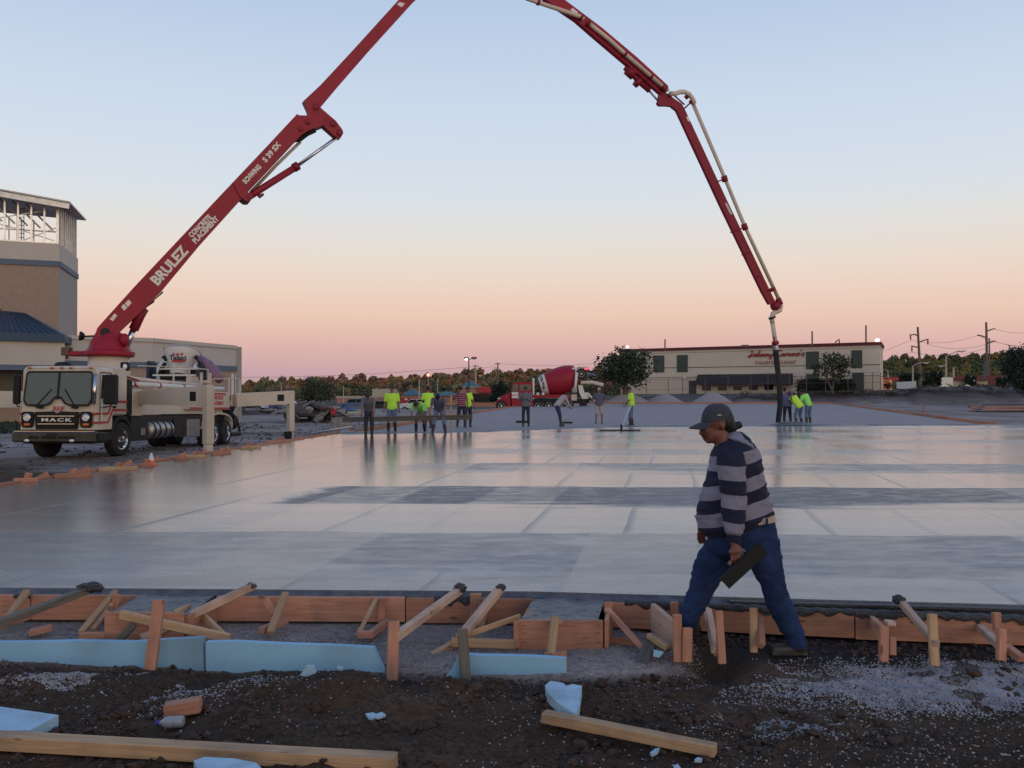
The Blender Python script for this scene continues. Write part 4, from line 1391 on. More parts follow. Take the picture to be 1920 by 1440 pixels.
mb = MB(); mb.lathe(q(336, 690, 45.2), (-.42, 1, -.18), [(0, .5), (1.2, .95), (3.0, 1.15), (4.6, 1.1), (6, .6)], 24); mb.build('drum', 'white_paint', mx, smooth=True)
mb = MB(); zb = g(-16, 46); mb.box((q(300, 0).x, 44.6, zb + .8), (q(385, 0).x, 47, zb + 1.2)); mb.build('chassis', 'black_paint', mx)
for yy in (45.4, 46.6):
    for px in (305, 380):
        mb = MB(); mb.lathe((q(px, 0).x, yy, zb + .52), (1, 0, 0), [(-.25, .3), (-.25, .5), (.0, .52), (.25, .5), (.25, .3)], 20); mb.build('wheel', 'rubber', mx)

# ------------------------------------------------------------------ people
def remesh(mb, voxel, name, m, iters=6, disp=None):
    me = mb.mesh(name + '_src')
    o = bpy.data.objects.new('tmp_src', me)
    COL.objects.link(o)
    md = o.modifiers.new('r', 'REMESH'); md.mode = 'VOXEL'; md.voxel_size = voxel; md.adaptivity = 0
    sm_ = o.modifiers.new('s', 'SMOOTH'); sm_.factor = .6; sm_.iterations = iters
    dg = bpy.context.evaluated_depsgraph_get()
    out = bpy.data.meshes.new_from_object(o.evaluated_get(dg))
    bpy.data.objects.remove(o); bpy.data.meshes.remove(me)
    out.name = name
    if disp:
        co = np.zeros(len(out.vertices) * 3, dtype=np.float32); out.vertices.foreach_get('co', co); co = co.reshape(-1, 3)
        no = np.zeros_like(co); out.vertices.foreach_get('normal', no.ravel()) if False else None
        nn = np.array([v.normal[:] for v in out.vertices], dtype=np.float32)
        co = co + nn * disp(co)[:, None]
        out.vertices.foreach_set('co', co.astype(np.float32).ravel())
    out.materials.clear(); out.materials.append(MATS[m])
    out.shade_smooth(); out.update()
    return out


def ik(a, c, l1, l2, pole):
    a, c, pole = Vector(a), Vector(c), Vector(pole)
    d = c - a; L = min(d.length, (l1 + l2) * .995)
    d.normalize()
    x = (l1 * l1 - l2 * l2 + L * L) / (2 * L)
    h = math.sqrt(max(l1 * l1 - x * x, 0))
    p = (pole - d * pole.dot(d)).normalized()
    return a + d * x + p * h, a + d * L


def rings_mb(mb, rings, n=16):
    """rings: (centre, lateral axis, depth axis, rx, ry)"""
    out = []
    for c, ax, ay, rx, ry in rings:
        out.append([Vector(c) + Vector(ax) * (rx * math.cos(2 * math.pi * k / n)) + Vector(ay) * (ry * math.sin(2 * math.pi * k / n)) for k in range(n)])
    return mb.loft(out)


def fingers(mb, wrist, hand, side_ax, r=.010, curl=.5, n=5):
    """four unequal fingers and a thumb from the palm, curled"""
    wrist, hand = Vector(wrist), Vector(hand)
    d = (hand - wrist).normalized(); s_ = Vector(side_ax); s_ = (s_ - d * s_.dot(d)).normalized(); nrm = d.cross(s_)
    for k, ln in enumerate((.068, .078, .072, .058)):
        b0 = hand + s_ * (.027 - .018 * k)
        d1 = (d + nrm * curl * .6).normalized(); d2 = (d * .5 + nrm * curl * 1.6).normalized()
        p1 = b0 + d1 * ln * .55; p2 = p1 + d2 * ln * .55
        mb.cap(b0, p1, r, r * .92, 6); mb.cap(p1, p2, r * .9, r * .75, 6)
    t0 = wrist + (hand - wrist) * .35 + s_ * .03
    p1 = t0 + (d + s_ * .9 + nrm * .5).normalized() * .04; p2 = p1 + (d + nrm * .9).normalized() * .032
    mb.cap(t0, p1, r * 1.2, r, 6); mb.cap(p1, p2, r, r * .8, 6)


def person(loc, face, pel, ch, hd, hands, feet, shirt, pants, shoes, label, cap=None, hair='hair', sleeve='short', legs='long',
           twist=0.0, group=None, scale=1.0, boots=False, skin='skin', look=(0, 1, -.1), elbow=(0, -1, -.1), knee=(0, 1, 0), build=1.0, vest=None):
    """local frame: faces +y, right hand +x. loc: where the feet stand; face: heading in degrees from +y, counterclockwise"""
    root = thing('person', label, 'person', loc, R(face), group)
    root.scale = (scale,) * 3
    W = lambda mb, name, m, vox=.017, it=4, disp=None: _mk(remesh(mb, vox, name, m, it, disp), root)
    pel, ch, hd = Vector(pel), Vector(ch), Vector(hd)
    sp = (ch - pel).normalized()
    lx = Vector((math.cos(twist), math.sin(twist), 0)); lat = (lx - sp * lx.dot(sp)).normalized(); dep = sp.cross(lat) * -1
    lk = Vector(look).normalized()
    sh = [ch - lat * .185 * build, ch + lat * .185 * build]
    hip = [pel - Vector((.09, 0, .02)), pel + Vector((.09, 0, -.02))]
    el, wr, kn, an = [], [], [], []
    for i in (0, 1):
        sg = -1 if i == 0 else 1
        pole = Vector(elbow) + lat * sg * .45
        e, w = ik(sh[i], hands[i], .30, .26, pole); el.append(e); wr.append(w)
        k, a = ik(hip[i], feet[i], .44, .43, Vector(knee) + Vector((sg * .12, 0, 0))); kn.append(k); an.append(a)
    L = (ch - pel).length
    tors = lambda e: [(pel - sp * .09, lat, dep, (.13 + e) * build, .095 + e), (pel, lat, dep, (.165 + e) * build, .12 + e), (pel + sp * L * .35, lat, dep, (.15 + e) * build, .115 + e * build),
                      (pel + sp * L * .7, lat, dep, (.175 + e) * build, .125 + e), (pel + sp * L * .93, lat, dep, (.17 + e * .7) * build, .105 + e), (ch + sp * .05, lat, dep, .09 + e * .5, .075 + e * .4), (ch + sp * .09, lat, dep, .058, .058)]
    # body: one continuous figure
    mb = MB()
    rings_mb(mb, tors(-.004))
    up = Vector((0, 0, 1)); side = lk.cross(up).normalized(); hup = side.cross(lk)
    Mh = Matrix((side, lk, hup)).transposed()
    mb.cap(ch + sp * .03, hd - hup * .06, .058, .052)
    mb.ell(hd + hup * .02, (.075, .096, .105), 14, 10, Mh)
    mb.ell(hd + lk * .025 - hup * .055, (.055, .068, .062), 12, 8, Mh)
    mb.ell(hd + lk * .100 - hup * .012, (.013, .020, .022), 8, 6, Mh)
    for sg in (-1, 1):
        mb.ell(hd + side * .078 * sg - hup * .01, (.012, .022, .033), 8, 6, Mh)
    for i in (0, 1):
        mb.cap(sh[i], el[i], .050, .040); mb.cap(el[i], wr[i], .040, .028)
        d = (wr[i] - el[i]).normalized()
        mb.cap(wr[i], wr[i] + d * .07, .026, .036)
        mb.cap(hip[i], kn[i], .085, .055); mb.cap(kn[i], an[i], .056, .038)
        mb.cap(an[i] + Vector((0, -.03, -.035)), an[i] + Vector((0, .13, -.045)), .036, .032)
    me = remesh(mb, .017, 'body', skin, 3)
    mf = MB()
    for i in (0, 1):
        d = (wr[i] - el[i]).normalized()
        fingers(mf, wr[i], wr[i] + d * .085, lat * (1 if i == 0 else -1) + dep * .3)
    # brows, eyes, mouth as small relief on the face
    bm = bmesh.new(); bm.from_mesh(me)
    fm = mf.mesh('f'); bm.from_mesh(fm); bpy.data.meshes.remove(fm)
    bm.to_mesh(me); bm.free(); me.shade_smooth()
    _mk(me, root, 'body')
    mb = MB()
    for sg in (-1, 1):
        mb.ell(hd + lk * .088 + side * .03 * sg + hup * .018, (.013, .006, .007), 8, 6, Mh)
    mb.ell(hd + lk * .094 - hup * .052, (.022, .006, .005), 8, 6, Mh)
    mb.build('face', 'hair', root, world=False, smooth=True)
    # hair or cap
    mb = MB(); mb.ell(hd + hup * .038 - lk * .012, (.084, .103, .098), 14, 10, Mh)
    if cap:
        # skull cap part and peak
        vs = [v for v in mb.v]
        mb2 = MB(); mb2.ell(hd + hup * .055, (.088, .106, .085), 14, 10, Mh)
        mb2.prism([hd + side * (.075 * math.cos(t)) + lk * (.085 + .085 * math.sin(t)) + hup * .045 for t in [math.pi * k / 8 for k in range(9)]], hup * -.012)
        mb2.build('cap', cap, root, world=False, smooth=False)
        mb = MB(); mb.ell(hd + hup * .012 - lk * .03, (.080, .085, .07), 14, 10, Mh)
    mb.build('hair', hair, root, world=False, smooth=True)
    # shirt
    mb = MB(); rg_ = tors(.022)[:-2] + [(ch + sp * .045, lat, dep, .10, .08)]
    rings_mb(mb, rg_)
    for i in (0, 1):
        mb.cap(sh[i] - Vector((0, 0, .015)), el[i] if sleeve == 'long' else sh[i] + (el[i] - sh[i]) * .78, .064 * build, .056)
        if sleeve == 'long': mb.cap(el[i], el[i] + (wr[i] - el[i]) * .93, .056, .040)
    fold = lambda co: .010 * (fbm(co[:, 0] * 9 + co[:, 1] * 7, co[:, 2] * 8, 3, 7)).astype(np.float32)
    so = W(mb, 'shirt', shirt, .016, 3, fold)
    # trousers
    mb = MB()
    rings_mb(mb, [(pel + sp * .05, lat, dep, .162 * build, .122), (pel - sp * .03, lat, dep, .172 * build, .130), (pel - Vector((0, 0, .10)), lat, dep, .150, .115)])
    for i in (0, 1):
        if legs == 'long':
            mb.cap(hip[i], kn[i], .100, .074); mb.cap(kn[i], kn[i] + (an[i] - kn[i]) * (.62 if boots else .95), .073, .060)
        else:
            mb.cap(hip[i], hip[i] + (kn[i] - hip[i]) * .95, .105, .090)
    W(mb, 'trousers' if legs == 'long' else 'shorts', pants, .017, 3, fold)
    for i in (0, 1):
        mb = MB()
        a = an[i]
        if boots: mb.cap(kn[i] + (a - kn[i]) * .35, a, .072, .050, 10)
        mb.cap(a + Vector((0, -.045, -.035)), a + Vector((0, .14, -.042)), .046, .040, 10)
        mb.box(a + Vector((-.045, -.09, -.085)), a + Vector((.045, .17, -.06)), ch=.01)
        _mk(remesh(mb, .016, 'boot' if boots else 'shoe', shoes, 2), root)
    if boots or shoes == 'rubber_boot':
        pass
    return root, dict(hand=[wr[0], wr[1]], sh=sh)


def _mk(me, root, name=None):
    o = bpy.data.objects.new(name or me.name.split('.')[0], me)
    COL.objects.link(o); o.parent = root
    return o


def place(px, py, z=0.0):
    p = onz(px, py, z)
    return p


MZ = -.03
# --- crew at the screed
p = place(692, 817, MZ); c1 = 'crew members levelling the fresh concrete'
person(p, 180, (0, -.12, .90), (0, .18, 1.30), (0, .36, 1.38), [(-.22, .42, .74), (.20, .42, .74)], [(-.10, 0, .03), (.11, .02, .03)], 'grey_tee', 'dark_denim', 'rubber_boot',
       'worker in grey shirt and dark boots bent over the left end of the screed', boots=True, look=(0, .75, -.65), skin='skin', cap=None, group=c1)
p = place(735, 811, MZ)
person(p, 176, (0, 0, .93), (0, .0, 1.43), (0, .02, 1.64), [(-.30, .10, .80), (.30, .08, .80)], [(-.13, 0, .03), (.13, .04, .03)], 'hivis', 'pale_denim', 'rubber_boot',
       'stocky worker in lime shirt and blue shorts standing upright behind the screed', legs='shorts', boots=True, build=1.12, group=c1, look=(0, 1, -.15))
p = place(788, 811, MZ)
person(p, 165, (.0, -.22, .82), (0, .22, 1.08), (.02, .42, 1.05), [(-.16, .45, .66), (.2, .42, .66)], [(-.16, -.08, .03), (.16, .02, .03)], 'hivis_green', 'grey_tee', 'rubber_boot',
       'worker in bright green shirt bent double with his head down over the screed', legs='shorts', boots=True, look=(0, .7, -.7), group=c1)
p = place(803, 801, MZ)
person(p, 20, (0, 0, .93), (0, .05, 1.43), (0, .1, 1.64), [(-.25, .25, .95), (.25, .25, .95)], [(-.12, 0, .03), (.12, .0, .03)], 'hivis', 'light_shirt', 'rubber_boot',
       'worker in lime shirt and navy cap seen from behind, pale trousers', cap='navy_cap', group=c1, boots=True)
p = place(823, 813, MZ)
person(p, 178, (0, -.16, .90), (0, .16, 1.27), (0, .33, 1.34), [(-.27, .38, .72), (.28, .40, .72)], [(-.24, -.05, .03), (.24, .0, .03)], 'slate_tee', 'pale_denim', 'rubber_boot',
       'worker in slate grey shirt and black cap leaning on the right part of the screed', cap='black_paint', look=(0, .72, -.6), group=c1, build=1.1, boots=True)
mat('maroon_stripe', (.16, .02, .04), .85, var=.05)
_m = MATS['maroon_stripe']; n, l = _m.node_tree.nodes, _m.node_tree.links
tc_ = n.new('ShaderNodeTexCoord'); sp_ = n.new('ShaderNodeSeparateXYZ'); l.new(tc_.outputs['Object'], sp_.inputs[0])
m1 = n.new('ShaderNodeMath'); m1.operation = 'MULTIPLY'; l.new(sp_.outputs['Z'], m1.inputs[0]); m1.inputs[1].default_value = 11
m2 = n.new('ShaderNodeMath'); m2.operation = 'FRACT'; l.new(m1.outputs[0], m2.inputs[0])
m3 = n.new('ShaderNodeMath'); m3.operation = 'LESS_THAN'; l.new(m2.outputs[0], m3.inputs[0]); m3.inputs[1].default_value = .2
mxx = n.new('ShaderNodeMix'); mxx.data_type = 'RGBA'; l.new(m3.outputs[0], mxx.inputs[0]); mxx.inputs[6].default_value = (.15, .015, .035, 1); mxx.inputs[7].default_value = (.40, .30, .32, 1)
l.new(mxx.outputs[2], n['Principled BSDF'].inputs['Base Color'])
p = place(866, 800, MZ)
person(p, 8, (0, 0, .93), (-.03, .08, 1.43), (-.05, .14, 1.64), [(-.30, .38, 1.20), (.28, .15, .9)], [(-.2, .05, .03), (.16, -.05, .03)], 'maroon_stripe', 'dark_denim', 'rubber_boot',
       'worker in maroon striped shirt holding a wooden pole', cap='hedge_green', group=c1, boots=True, twist=.1)
p = place(877, 799, MZ)
person(p, 200, (0, 0, .93), (.05, .0, 1.42), (.02, .05, 1.62), [(-.3, .1, .85), (.25, .1, .9)], [(-.12, 0, .03), (.14, .0, .03)], 'hivis', 'dark_denim', 'rubber_boot',
       'worker in lime shirt half hidden behind the maroon striped shirt', group=c1, boots=True)
# --- crew in the middle
p = place(986, 798, MZ)
person(p, 170, (0, 0, .93), (0, .0, 1.42), (0, .07, 1.63), [(-.12, .28, 1.22), (.18, .28, 1.24)], [(-.13, 0, .03), (.12, .0, .03)], 'grey_tee', 'dark_denim', 'rubber_boot',
       'worker in loose grey shirt holding a long concrete rake', sleeve='long', group=c1, boots=True, build=1.15, look=(0, 1, -.3))
p = place(1052, 797, MZ)
person(p, -75, (0, -.2, .90), (0, .15, 1.30), (0, .33, 1.38), [(-.2, .40, .85), (.1, .42, .82)], [(-.08, .02, .03), (.10, -.04, .03)], 'light_shirt', 'denim', 'rubber_boot',
       'stooping worker in pale long sleeved shirt reaching for a float', sleeve='long', group=c1, boots=True, look=(0, .8, -.6))
p = place(1123, 794, -.10)
person(p, 178, (0, 0, .94), (0, -.02, 1.44), (0, .02, 1.66), [(-.22, .02, 1.02), (.22, .02, 1.02)], [(-.15, 0, .08), (.15, .03, .08)], 'slate_tee', 'khaki', 'work_boot',
       'grey haired man in slate shirt and khaki shorts with hands on hips', legs='shorts', group=c1, hair='light_shirt', elbow=(0, -.6, 0), build=1.12)
p = place(1184, 798, MZ)
person(p, 80, (0, 0, .93), (0, .03, 1.43), (0, .1, 1.63), [(-.14, .30, .98), (.1, .26, .88)], [(-.10, .05, .03), (.10, -.05, .03)], 'hivis', 'pale_denim', 'rubber_boot',
       'worker in lime shirt and navy cap pushing a bull float', cap='navy_cap', group=c1, boots=True, look=(0, 1, -.45))
# --- crew at the hose
p = place(1476, 797, MZ)
person(p, -12, (0, 0, .93), (-.02, .05, 1.42), (-.1, .12, 1.60), [(-.35, .10, 1.45), (-.25, .25, 1.0)], [(-.14, 0, .03), (.16, .0, .03)], 'blue_shirt', 'dark_denim', 'rubber_boot',
       'worker in plain blue shirt holding the black concrete hose', group=c1, boots=True, build=1.15)
p = place(1498, 797.5, MZ)
person(p, 30, (0, -.05, .88), (-.14, .22, 1.27), (-.20, .40, 1.36), [(-.55, .15, 1.36), (-.35, .35, 1.0)], [(-.2, -.05, .03), (.22, .0, .03)], 'hivis', 'pale_denim', 'work_boot',
       'worker in lime shirt and faded jeans leaning into the hose', group=c1, boots=True, build=1.2, look=(-.3, .9, -.3))
p = place(1516, 796, MZ)
person(p, 30, (0, 0, .93), (-.1, .15, 1.36), (-.15, .25, 1.5), [(-.3, .35, 1.0), (.1, .3, 1.0)], [(-.12, 0, .03), (.12, .0, .03)], 'hivis_green', 'pale_denim', 'work_boot',
       'worker in green shirt standing at the back of the hose crew', group=c1, boots=True)

# tools
mat('tool_wood', (.32, .22, .13), .8)
sA, sB = at(642, 788, 33.6), at(886, 783, 33.9)
t_ = thing('screed_board', 'long wooden screed held across the pour by the crew', 'screed', sA)
board('plank', sA, sB, .05, .14, 'wet_wood', parent=t_)
board('top_edge', sA + Vector((0, -.01, .09)), sB + Vector((0, -.01, .09)), .07, .035, 'grey_wood', parent=t_)
fp0 = at(1183, 760, 41.0); fb = onz(1165, 806.5, .03)
t_ = thing('bull_float', 'wide bull float with a pale pole on the wet slab', 'bull float', fb)
mb = MB(); mb.tube([fb + Vector((0, 0, .10)), fp0, fp0 + (fp0 - fb) * .12], .028, 8); mb.build('pole', 'zinc', t_, smooth=True)
mb = MB(); mb.box(fb + Vector((-.82, -.10, -.02)), fb + Vector((.72, .10, .02)), ch=.008); mb.build('blade', 'magnesium', t_)
mb = MB(); mb.box(fb + Vector((-.04, -.06, .02)), fb + Vector((.04, .06, .22)), ch=.01); mb.build('bracket', 'black_paint', t_)
rb = onz(972, 791, PADZ + .06)
t_ = thing('concrete_rake', 'thin handled concrete rake held by the grey shirt', 'rake', rb)
mb = MB(); mb.tube([rb + Vector((.3, 0, .05)), at(985, 745, rb.y)], .018, 6); mb.build('handle', 'tool_wood', t_)
mb = MB(); mb.box(rb + Vector((-.12, -.01, -.05)), rb + Vector((.5, .01, .06))); mb.build('head', 'black_paint', t_)
fb = onz(1062, 793, PADZ + .05)
t_ = thing('hand_float', 'dark hand float lying beside the stooping worker', 'float', fb)
mb = MB(); mb.box(fb + Vector((-.25, -.15, -.02)), fb + Vector((.3, .15, .06)), ch=.01); mb.build('blade', 'black_paint', t_)
mb = MB(); mb.tube([fb + Vector((-.1, 0, .05)), fb + Vector((-.05, 0, .15)), fb + Vector((.1, 0, .15)), fb + Vector((.15, 0, .05))], .02, 6); mb.build('handle', 'tool_wood', t_)
pp = at(846, 800, 37.5)
t_ = thing('measuring_pole', 'pale wooden pole with a short crosspiece beside the maroon shirt', 'pole', pp)
board('pole', (pp.x, 37.5, 0), (pp.x, 37.5, at(0, 740, 37.5).z), .07, .05, 'pine', up=(0, -1, 0), parent=t_)
board('crosspiece', at(836, 757.5, 37.45), at(853, 757.5, 37.45), .05, .07, 'pine', parent=t_)

# ------------------------------------------------------------------ the man walking in front of the slab
MY = 6.4
KP = MY / F
M_ = lambda px, py, dy=0.0: at(px, py, MY) + Vector((0, dy, 0))
mat('jeans', (.018, .036, .098), .9, spec=.2, var=.4, scale=5, bump=.3, bscale=130)
mat('hoodie', (.2, .2, .25), .9, var=.1, scale=30, bump=.15, bscale=200)
_m = MATS['hoodie']; n, l = _m.node_tree.nodes, _m.node_tree.links
at_ = n.new('ShaderNodeAttribute'); at_.attribute_name = 'band'
nz = n.new('ShaderNodeTexNoise'); nz.inputs['Scale'].default_value = 12; tc_ = n.new('ShaderNodeTexCoord'); l.new(tc_.outputs['Object'], nz.inputs['Vector'])
ad = n.new('ShaderNodeMath'); ad.operation = 'MULTIPLY_ADD'; l.new(nz.outputs[0], ad.inputs[0]); ad.inputs[1].default_value = .06; l.new(at_.outputs['Fac'], ad.inputs[2])
fr = n.new('ShaderNodeMath'); fr.operation = 'FRACT'; l.new(ad.outputs[0], fr.inputs[0])
lt = n.new('ShaderNodeMath'); lt.operation = 'LESS_THAN'; l.new(fr.outputs[0], lt.inputs[0]); lt.inputs[1].default_value = .5
mxx = n.new('ShaderNodeMix'); mxx.data_type = 'RGBA'; l.new(lt.outputs[0], mxx.inputs[0]); mxx.inputs[6].default_value = (.22, .21, .27, 1); mxx.inputs[7].default_value = (.009, .011, .034, 1)
l.new(mxx.outputs[2], n['Principled BSDF'].inputs['Base Color'])
MROOT = M_(1385, 1212); MROOT.z = g(MROOT.x, MROOT.y)
man = thing('person', 'man striding past in a navy and grey striped hoodie, cap and blue jeans', 'person', MROOT)


def sil(L, Rr, dep, dy=0.0, n=56, sq=1.0):
    """ring through two silhouette points of the profile view, with its own depth"""
    a, b = M_(L[0], L[1], dy), M_(Rr[0], Rr[1], dy)
    c = (a + b) / 2; u = (b - a) / 2
    return [c + u * math.cos(2 * math.pi * k / n) + Vector((0, dep * math.sin(2 * math.pi * k / n), 0)) for k in range(n)]


def refine(rings, k=4, caps=True):
    """catmull-rom between rings"""
    R_ = [np.array([p[:] for p in r]) for r in rings]
    out = []; ts = []
    for i in range(len(R_) - 1):
        p0, p1, p2, p3 = R_[max(i - 1, 0)], R_[i], R_[i + 1], R_[min(i + 2, len(R_) - 1)]
        for j in range(k):
            t = j / k
            out.append(.5 * ((2 * p1) + (-p0 + p2) * t + (2 * p0 - 5 * p1 + 4 * p2 - p3) * t * t + (-p0 + 3 * p1 - 3 * p2 + p3) * t ** 3)); ts.append(i + t)
    out.append(R_[-1]); ts.append(len(R_) - 1)
    return out, ts


def cloth(parts, name, m, parent, wr=.006, seed=1, wsc=(9, 5)):
    """parts: list of (rings, band values per ring or None). One mesh with a 'band' attribute"""
    V, Fq, B = [], [], []
    for rings, bands in parts:
        rr, ts = refine(rings, 9)
        n_ = len(rr[0]); o = len(V)
        for r, t in zip(rr, ts):
            c = r.mean(0)
            for p in r:
                d = p - c; L = np.linalg.norm(d) + 1e-6
                V.append(p + d / L * 0); B.append(np.interp(t, range(len(bands)), bands) if bands is not None else 0)
        for i in range(len(rr) - 1):
            for k in range(n_):
                j = (k + 1) % n_
                Fq.append((o + i * n_ + k, o + i * n_ + j, o + (i + 1) * n_ + j, o + (i + 1) * n_ + k))
        for ri in (0, len(rr) - 1):
            c = np.mean(rr[ri], 0); V.append(c); B.append(B[o + ri * n_]); ci = len(V) - 1
            for k in range(n_):
                Fq.append((o + ri * n_ + k, o + ri * n_ + (k + 1) % n_, ci))
    me = bpy.data.meshes.new(name)
    inv = wmat(parent).inverted()
    me.from_pydata([tuple(inv @ Vector(v)) for v in V], [], Fq)
    bm = bmesh.new(); bm.from_mesh(me); bmesh.ops.recalc_face_normals(bm, faces=bm.faces); bm.to_mesh(me); bm.free()
    me.update()
    nn = np.array([v.normal[:] for v in me.vertices]); co = np.array([v.co[:] for v in me.vertices])
    f1 = fbm(co[:, 0] * wsc[0] + co[:, 2] * 6, co[:, 2] * wsc[1] - co[:, 0] * 4 + co[:, 1] * 3, 4, seed)
    ridge = 1 - np.abs(fbm(co[:, 0] * 7 - co[:, 2] * 8, co[:, 2] * 9 + co[:, 0] * 9 + co[:, 1] * 4, 3, seed + 5)) * 5
    f2 = fbm(co[:, 0] * 22 + co[:, 2] * 13 + co[:, 1] * 8, co[:, 2] * 17 - co[:, 0] * 9, 3, seed + 9)
    rd2 = 1 - np.abs(fbm(co[:, 0] * 14 + co[:, 2] * 17, co[:, 2] * 15 - co[:, 0] * 12 + co[:, 1] * 9, 2, seed + 15)) * 7
    dsp = (f1 * wr * 4.2 + np.clip(ridge, 0, 1) * wr * 1.5 + f2 * wr * 1.6 + np.clip(rd2, 0, 1) * wr * .8)
    co = co + nn * (dsp - dsp.mean() - .002)[:, None]
    me.vertices.foreach_set('co', co.astype(np.float32).ravel())
    a = me.attributes.new('band', 'FLOAT', 'POINT'); a.data.foreach_set('value', np.array(B, dtype=np.float32))
    me.shade_smooth(); me.materials.append(MATS[m])
    return _mk(me, parent, name)


# jacket body, sleeves, hood
body = [sil((1354, 822), (1392, 820), .085), sil((1341, 836), (1405, 824), .15), sil((1334, 854), (1415, 836), .20), sil((1328, 882), (1425, 856), .205), sil((1319, 914), (1431, 882), .20),
        sil((1311, 943), (1435, 908), .195), sil((1307, 966), (1440, 928), .195), sil((1307, 984), (1445, 948), .195), sil((1311, 996), (1449, 962), .20), sil((1321, 1007), (1447, 970), .19)]
bb = [0.95, 1.1, 1.45, 1.95, 2.5, 3.05, 3.5, 3.85, 4.15, 4.35]
nsl = [sil((1338, 838), (1384, 840), .07, -.15), sil((1331, 862), (1385, 864), .085, -.185), sil((1333, 895), (1385, 898), .083, -.20), sil((1337, 930), (1385, 934), .076, -.215), sil((1339, 955), (1382, 960), .07, -.23),
       sil((1343, 985), (1377, 987), .058, -.245), sil((1346, 990), (1373, 992), .045, -.245), sil((1347, 1006), (1372, 1007), .044, -.245)]
nb = [1.0, 1.35, 2.0, 2.72, 3.22, 3.85, 3.95, 4.4]
fsl = [sil((1350, 856), (1388, 858), .05, .17), sil((1336, 885), (1380, 888), .07, .17), sil((1326, 925), (1368, 930), .07, .19), sil((1320, 960), (1352, 965), .055, .19), sil((1320, 985), (1344, 988), .045, .18)]
cloth([(body, bb)], 'hoodie', 'hoodie', man, .007, 3)
cloth([(nsl, nb)], 'sleeve', 'hoodie', man, .005, 4)
cloth([(fsl, [1.4, 2.1, 2.9, 3.5, 4.0])], 'sleeve', 'hoodie', man, .005, 5)
hood = []
for (a, b_, d_) in (((1350, 838), (1372, 836), .03), ((1352, 828), (1385, 840), .09), ((1358, 817), (1402, 842), .13), ((1368, 811), (1413, 848), .145), ((1384, 809), (1418, 855), .13), ((1397, 812), (1417, 860), .09), ((1408, 822), (1414, 852), .03)):
    hood.append(sil(a, b_, d_))
cloth([(hood, [1.0, 1.2, 1.5, 1.75, 2.0, 2.3, 2.5])], 'hood', 'hoodie', man, .006, 8)
# jeans: hips, far (front) leg, near (rear) leg
hips = [sil((1334, 975), (1447, 966), .165), sil((1328, 995), (1455, 988), .178), sil((1325, 1012), (1458, 1008), .180), sil((1332, 1032), (1455, 1030), .165), sil((1355, 1046), (1435, 1048), .12)]
fleg = [sil((1340, 1000), (1405, 1010), .07, .07), sil((1326, 1018), (1412, 1026), .09, .075), sil((1314, 1040), (1396, 1046), .10, .085), sil((1303, 1068), (1371, 1078), .092, .085), sil((1299, 1092), (1351, 1103), .083, .08), sil((1291, 1116), (1336, 1126), .078, .075),
        sil((1279, 1143), (1325, 1150), .078, .07), sil((1275, 1162), (1312, 1172), .075, .065), sil((1276, 1172), (1306, 1180), .07, .065)]
nleg = [sil((1388, 1000), (1448, 994), .07, -.07), sil((1382, 1018), (1457, 1012), .095, -.078), sil((1390, 1040), (1459, 1036), .105, -.085), sil((1410, 1075), (1463, 1070), .10, -.085), sil((1424, 1108), (1470, 1098), .09, -.08), sil((1433, 1135), (1481, 1128), .085, -.08),
        sil((1446, 1160), (1491, 1155), .082, -.08), sil((1461, 1186), (1500, 1180), .082, -.08), sil((1468, 1200), (1505, 1196), .085, -.08), sil((1470, 1207), (1505, 1203), .084, -.08)]
cloth([(hips, None), (fleg, None), (nleg, None)], 'jeans', 'jeans', man, .0048, 12, (7, 9))
belt = [sil((1338, 973), (1450, 963), .178), sil((1334, 983), (1454, 975), .184)]
cloth([(belt, None)], 'belt', 'belt_web', man, .001, 2)
mb = MB(); mb.box(M_(1422, 981, -.185), M_(1426, 965, -.175)); mb.build('belt_loop', 'jeans', man)
# boots
for (px, py, dy) in ((1482, 1207, -.08), (1293, 1181, .065)):
    a = M_(px, py, dy)
    mb = MB(); mb.cap(a + Vector((.03, 0, .03)), a + Vector((.03, 0, -.0)), .055, .05, 12); mb.cap(a + Vector((.05, 0, -.005)), a + Vector((-.13, 0, -.018)), .045, .042, 12)
    mb.box(a + Vector((-.17, -.045, -.055)), a + Vector((.095, .045, -.03)), ch=.012)
    _mk(remesh(mb, .010, 'boot', 'rubber_boot', 3), man).data.transform(wmat(man).inverted())
# head, neck and hand: one continuous body under the clothes
mb = MB(); e = lambda px, py, rx, ry, rz, dy=0.0, M=None: mb.ell(M_(px, py, dy), (rx * KP, ry, rz * KP), 20, 14, M)
tilt = Matrix.Rotation(R(12), 3, 'Y')
e(1346, 787, 30, .076, 28)
e(1330, 806, 15, .056, 20)
e(1334, 818, 13, .052, 13)
e(1329, 825, 8, .032, 7)
e(1341, 814, 15, .062, 13)
e(1319, 796, 6, .045, 6)                       # brow
mb.cap(M_(1318, 799), M_(1313.8, 811), .010, .014, 8)   # nose
e(1314.0, 812.5, 4.6, .019, 3.4)
e(1320, 806, 5, .030, 6, -.03)                # cheek
e(1320.5, 819.5, 4.5, .026, 2.6)              # lips
e(1321.5, 823.5, 4, .024, 2.4)
mb.cap(M_(1348, 812), M_(1366, 845), .062, .075, 14)
for sg in (-1, 1):
    mb.ell(M_(1350, 798, sg * .079), (.020, .010, .030), 10, 8, Matrix.Rotation(R(-12), 3, 'Y'))
mb.cap(M_(1370, 850), M_(1385, 975), .12, .10, 14)
for sg in (-1, 1):
    mb.cap(M_(1362, 855, sg * .17), M_(1368, 925, sg * .2), .055, .045); mb.cap(M_(1368, 925, sg * .2), M_(1360, 1006, sg * .243 if sg < 0 else .2), .045, .027)
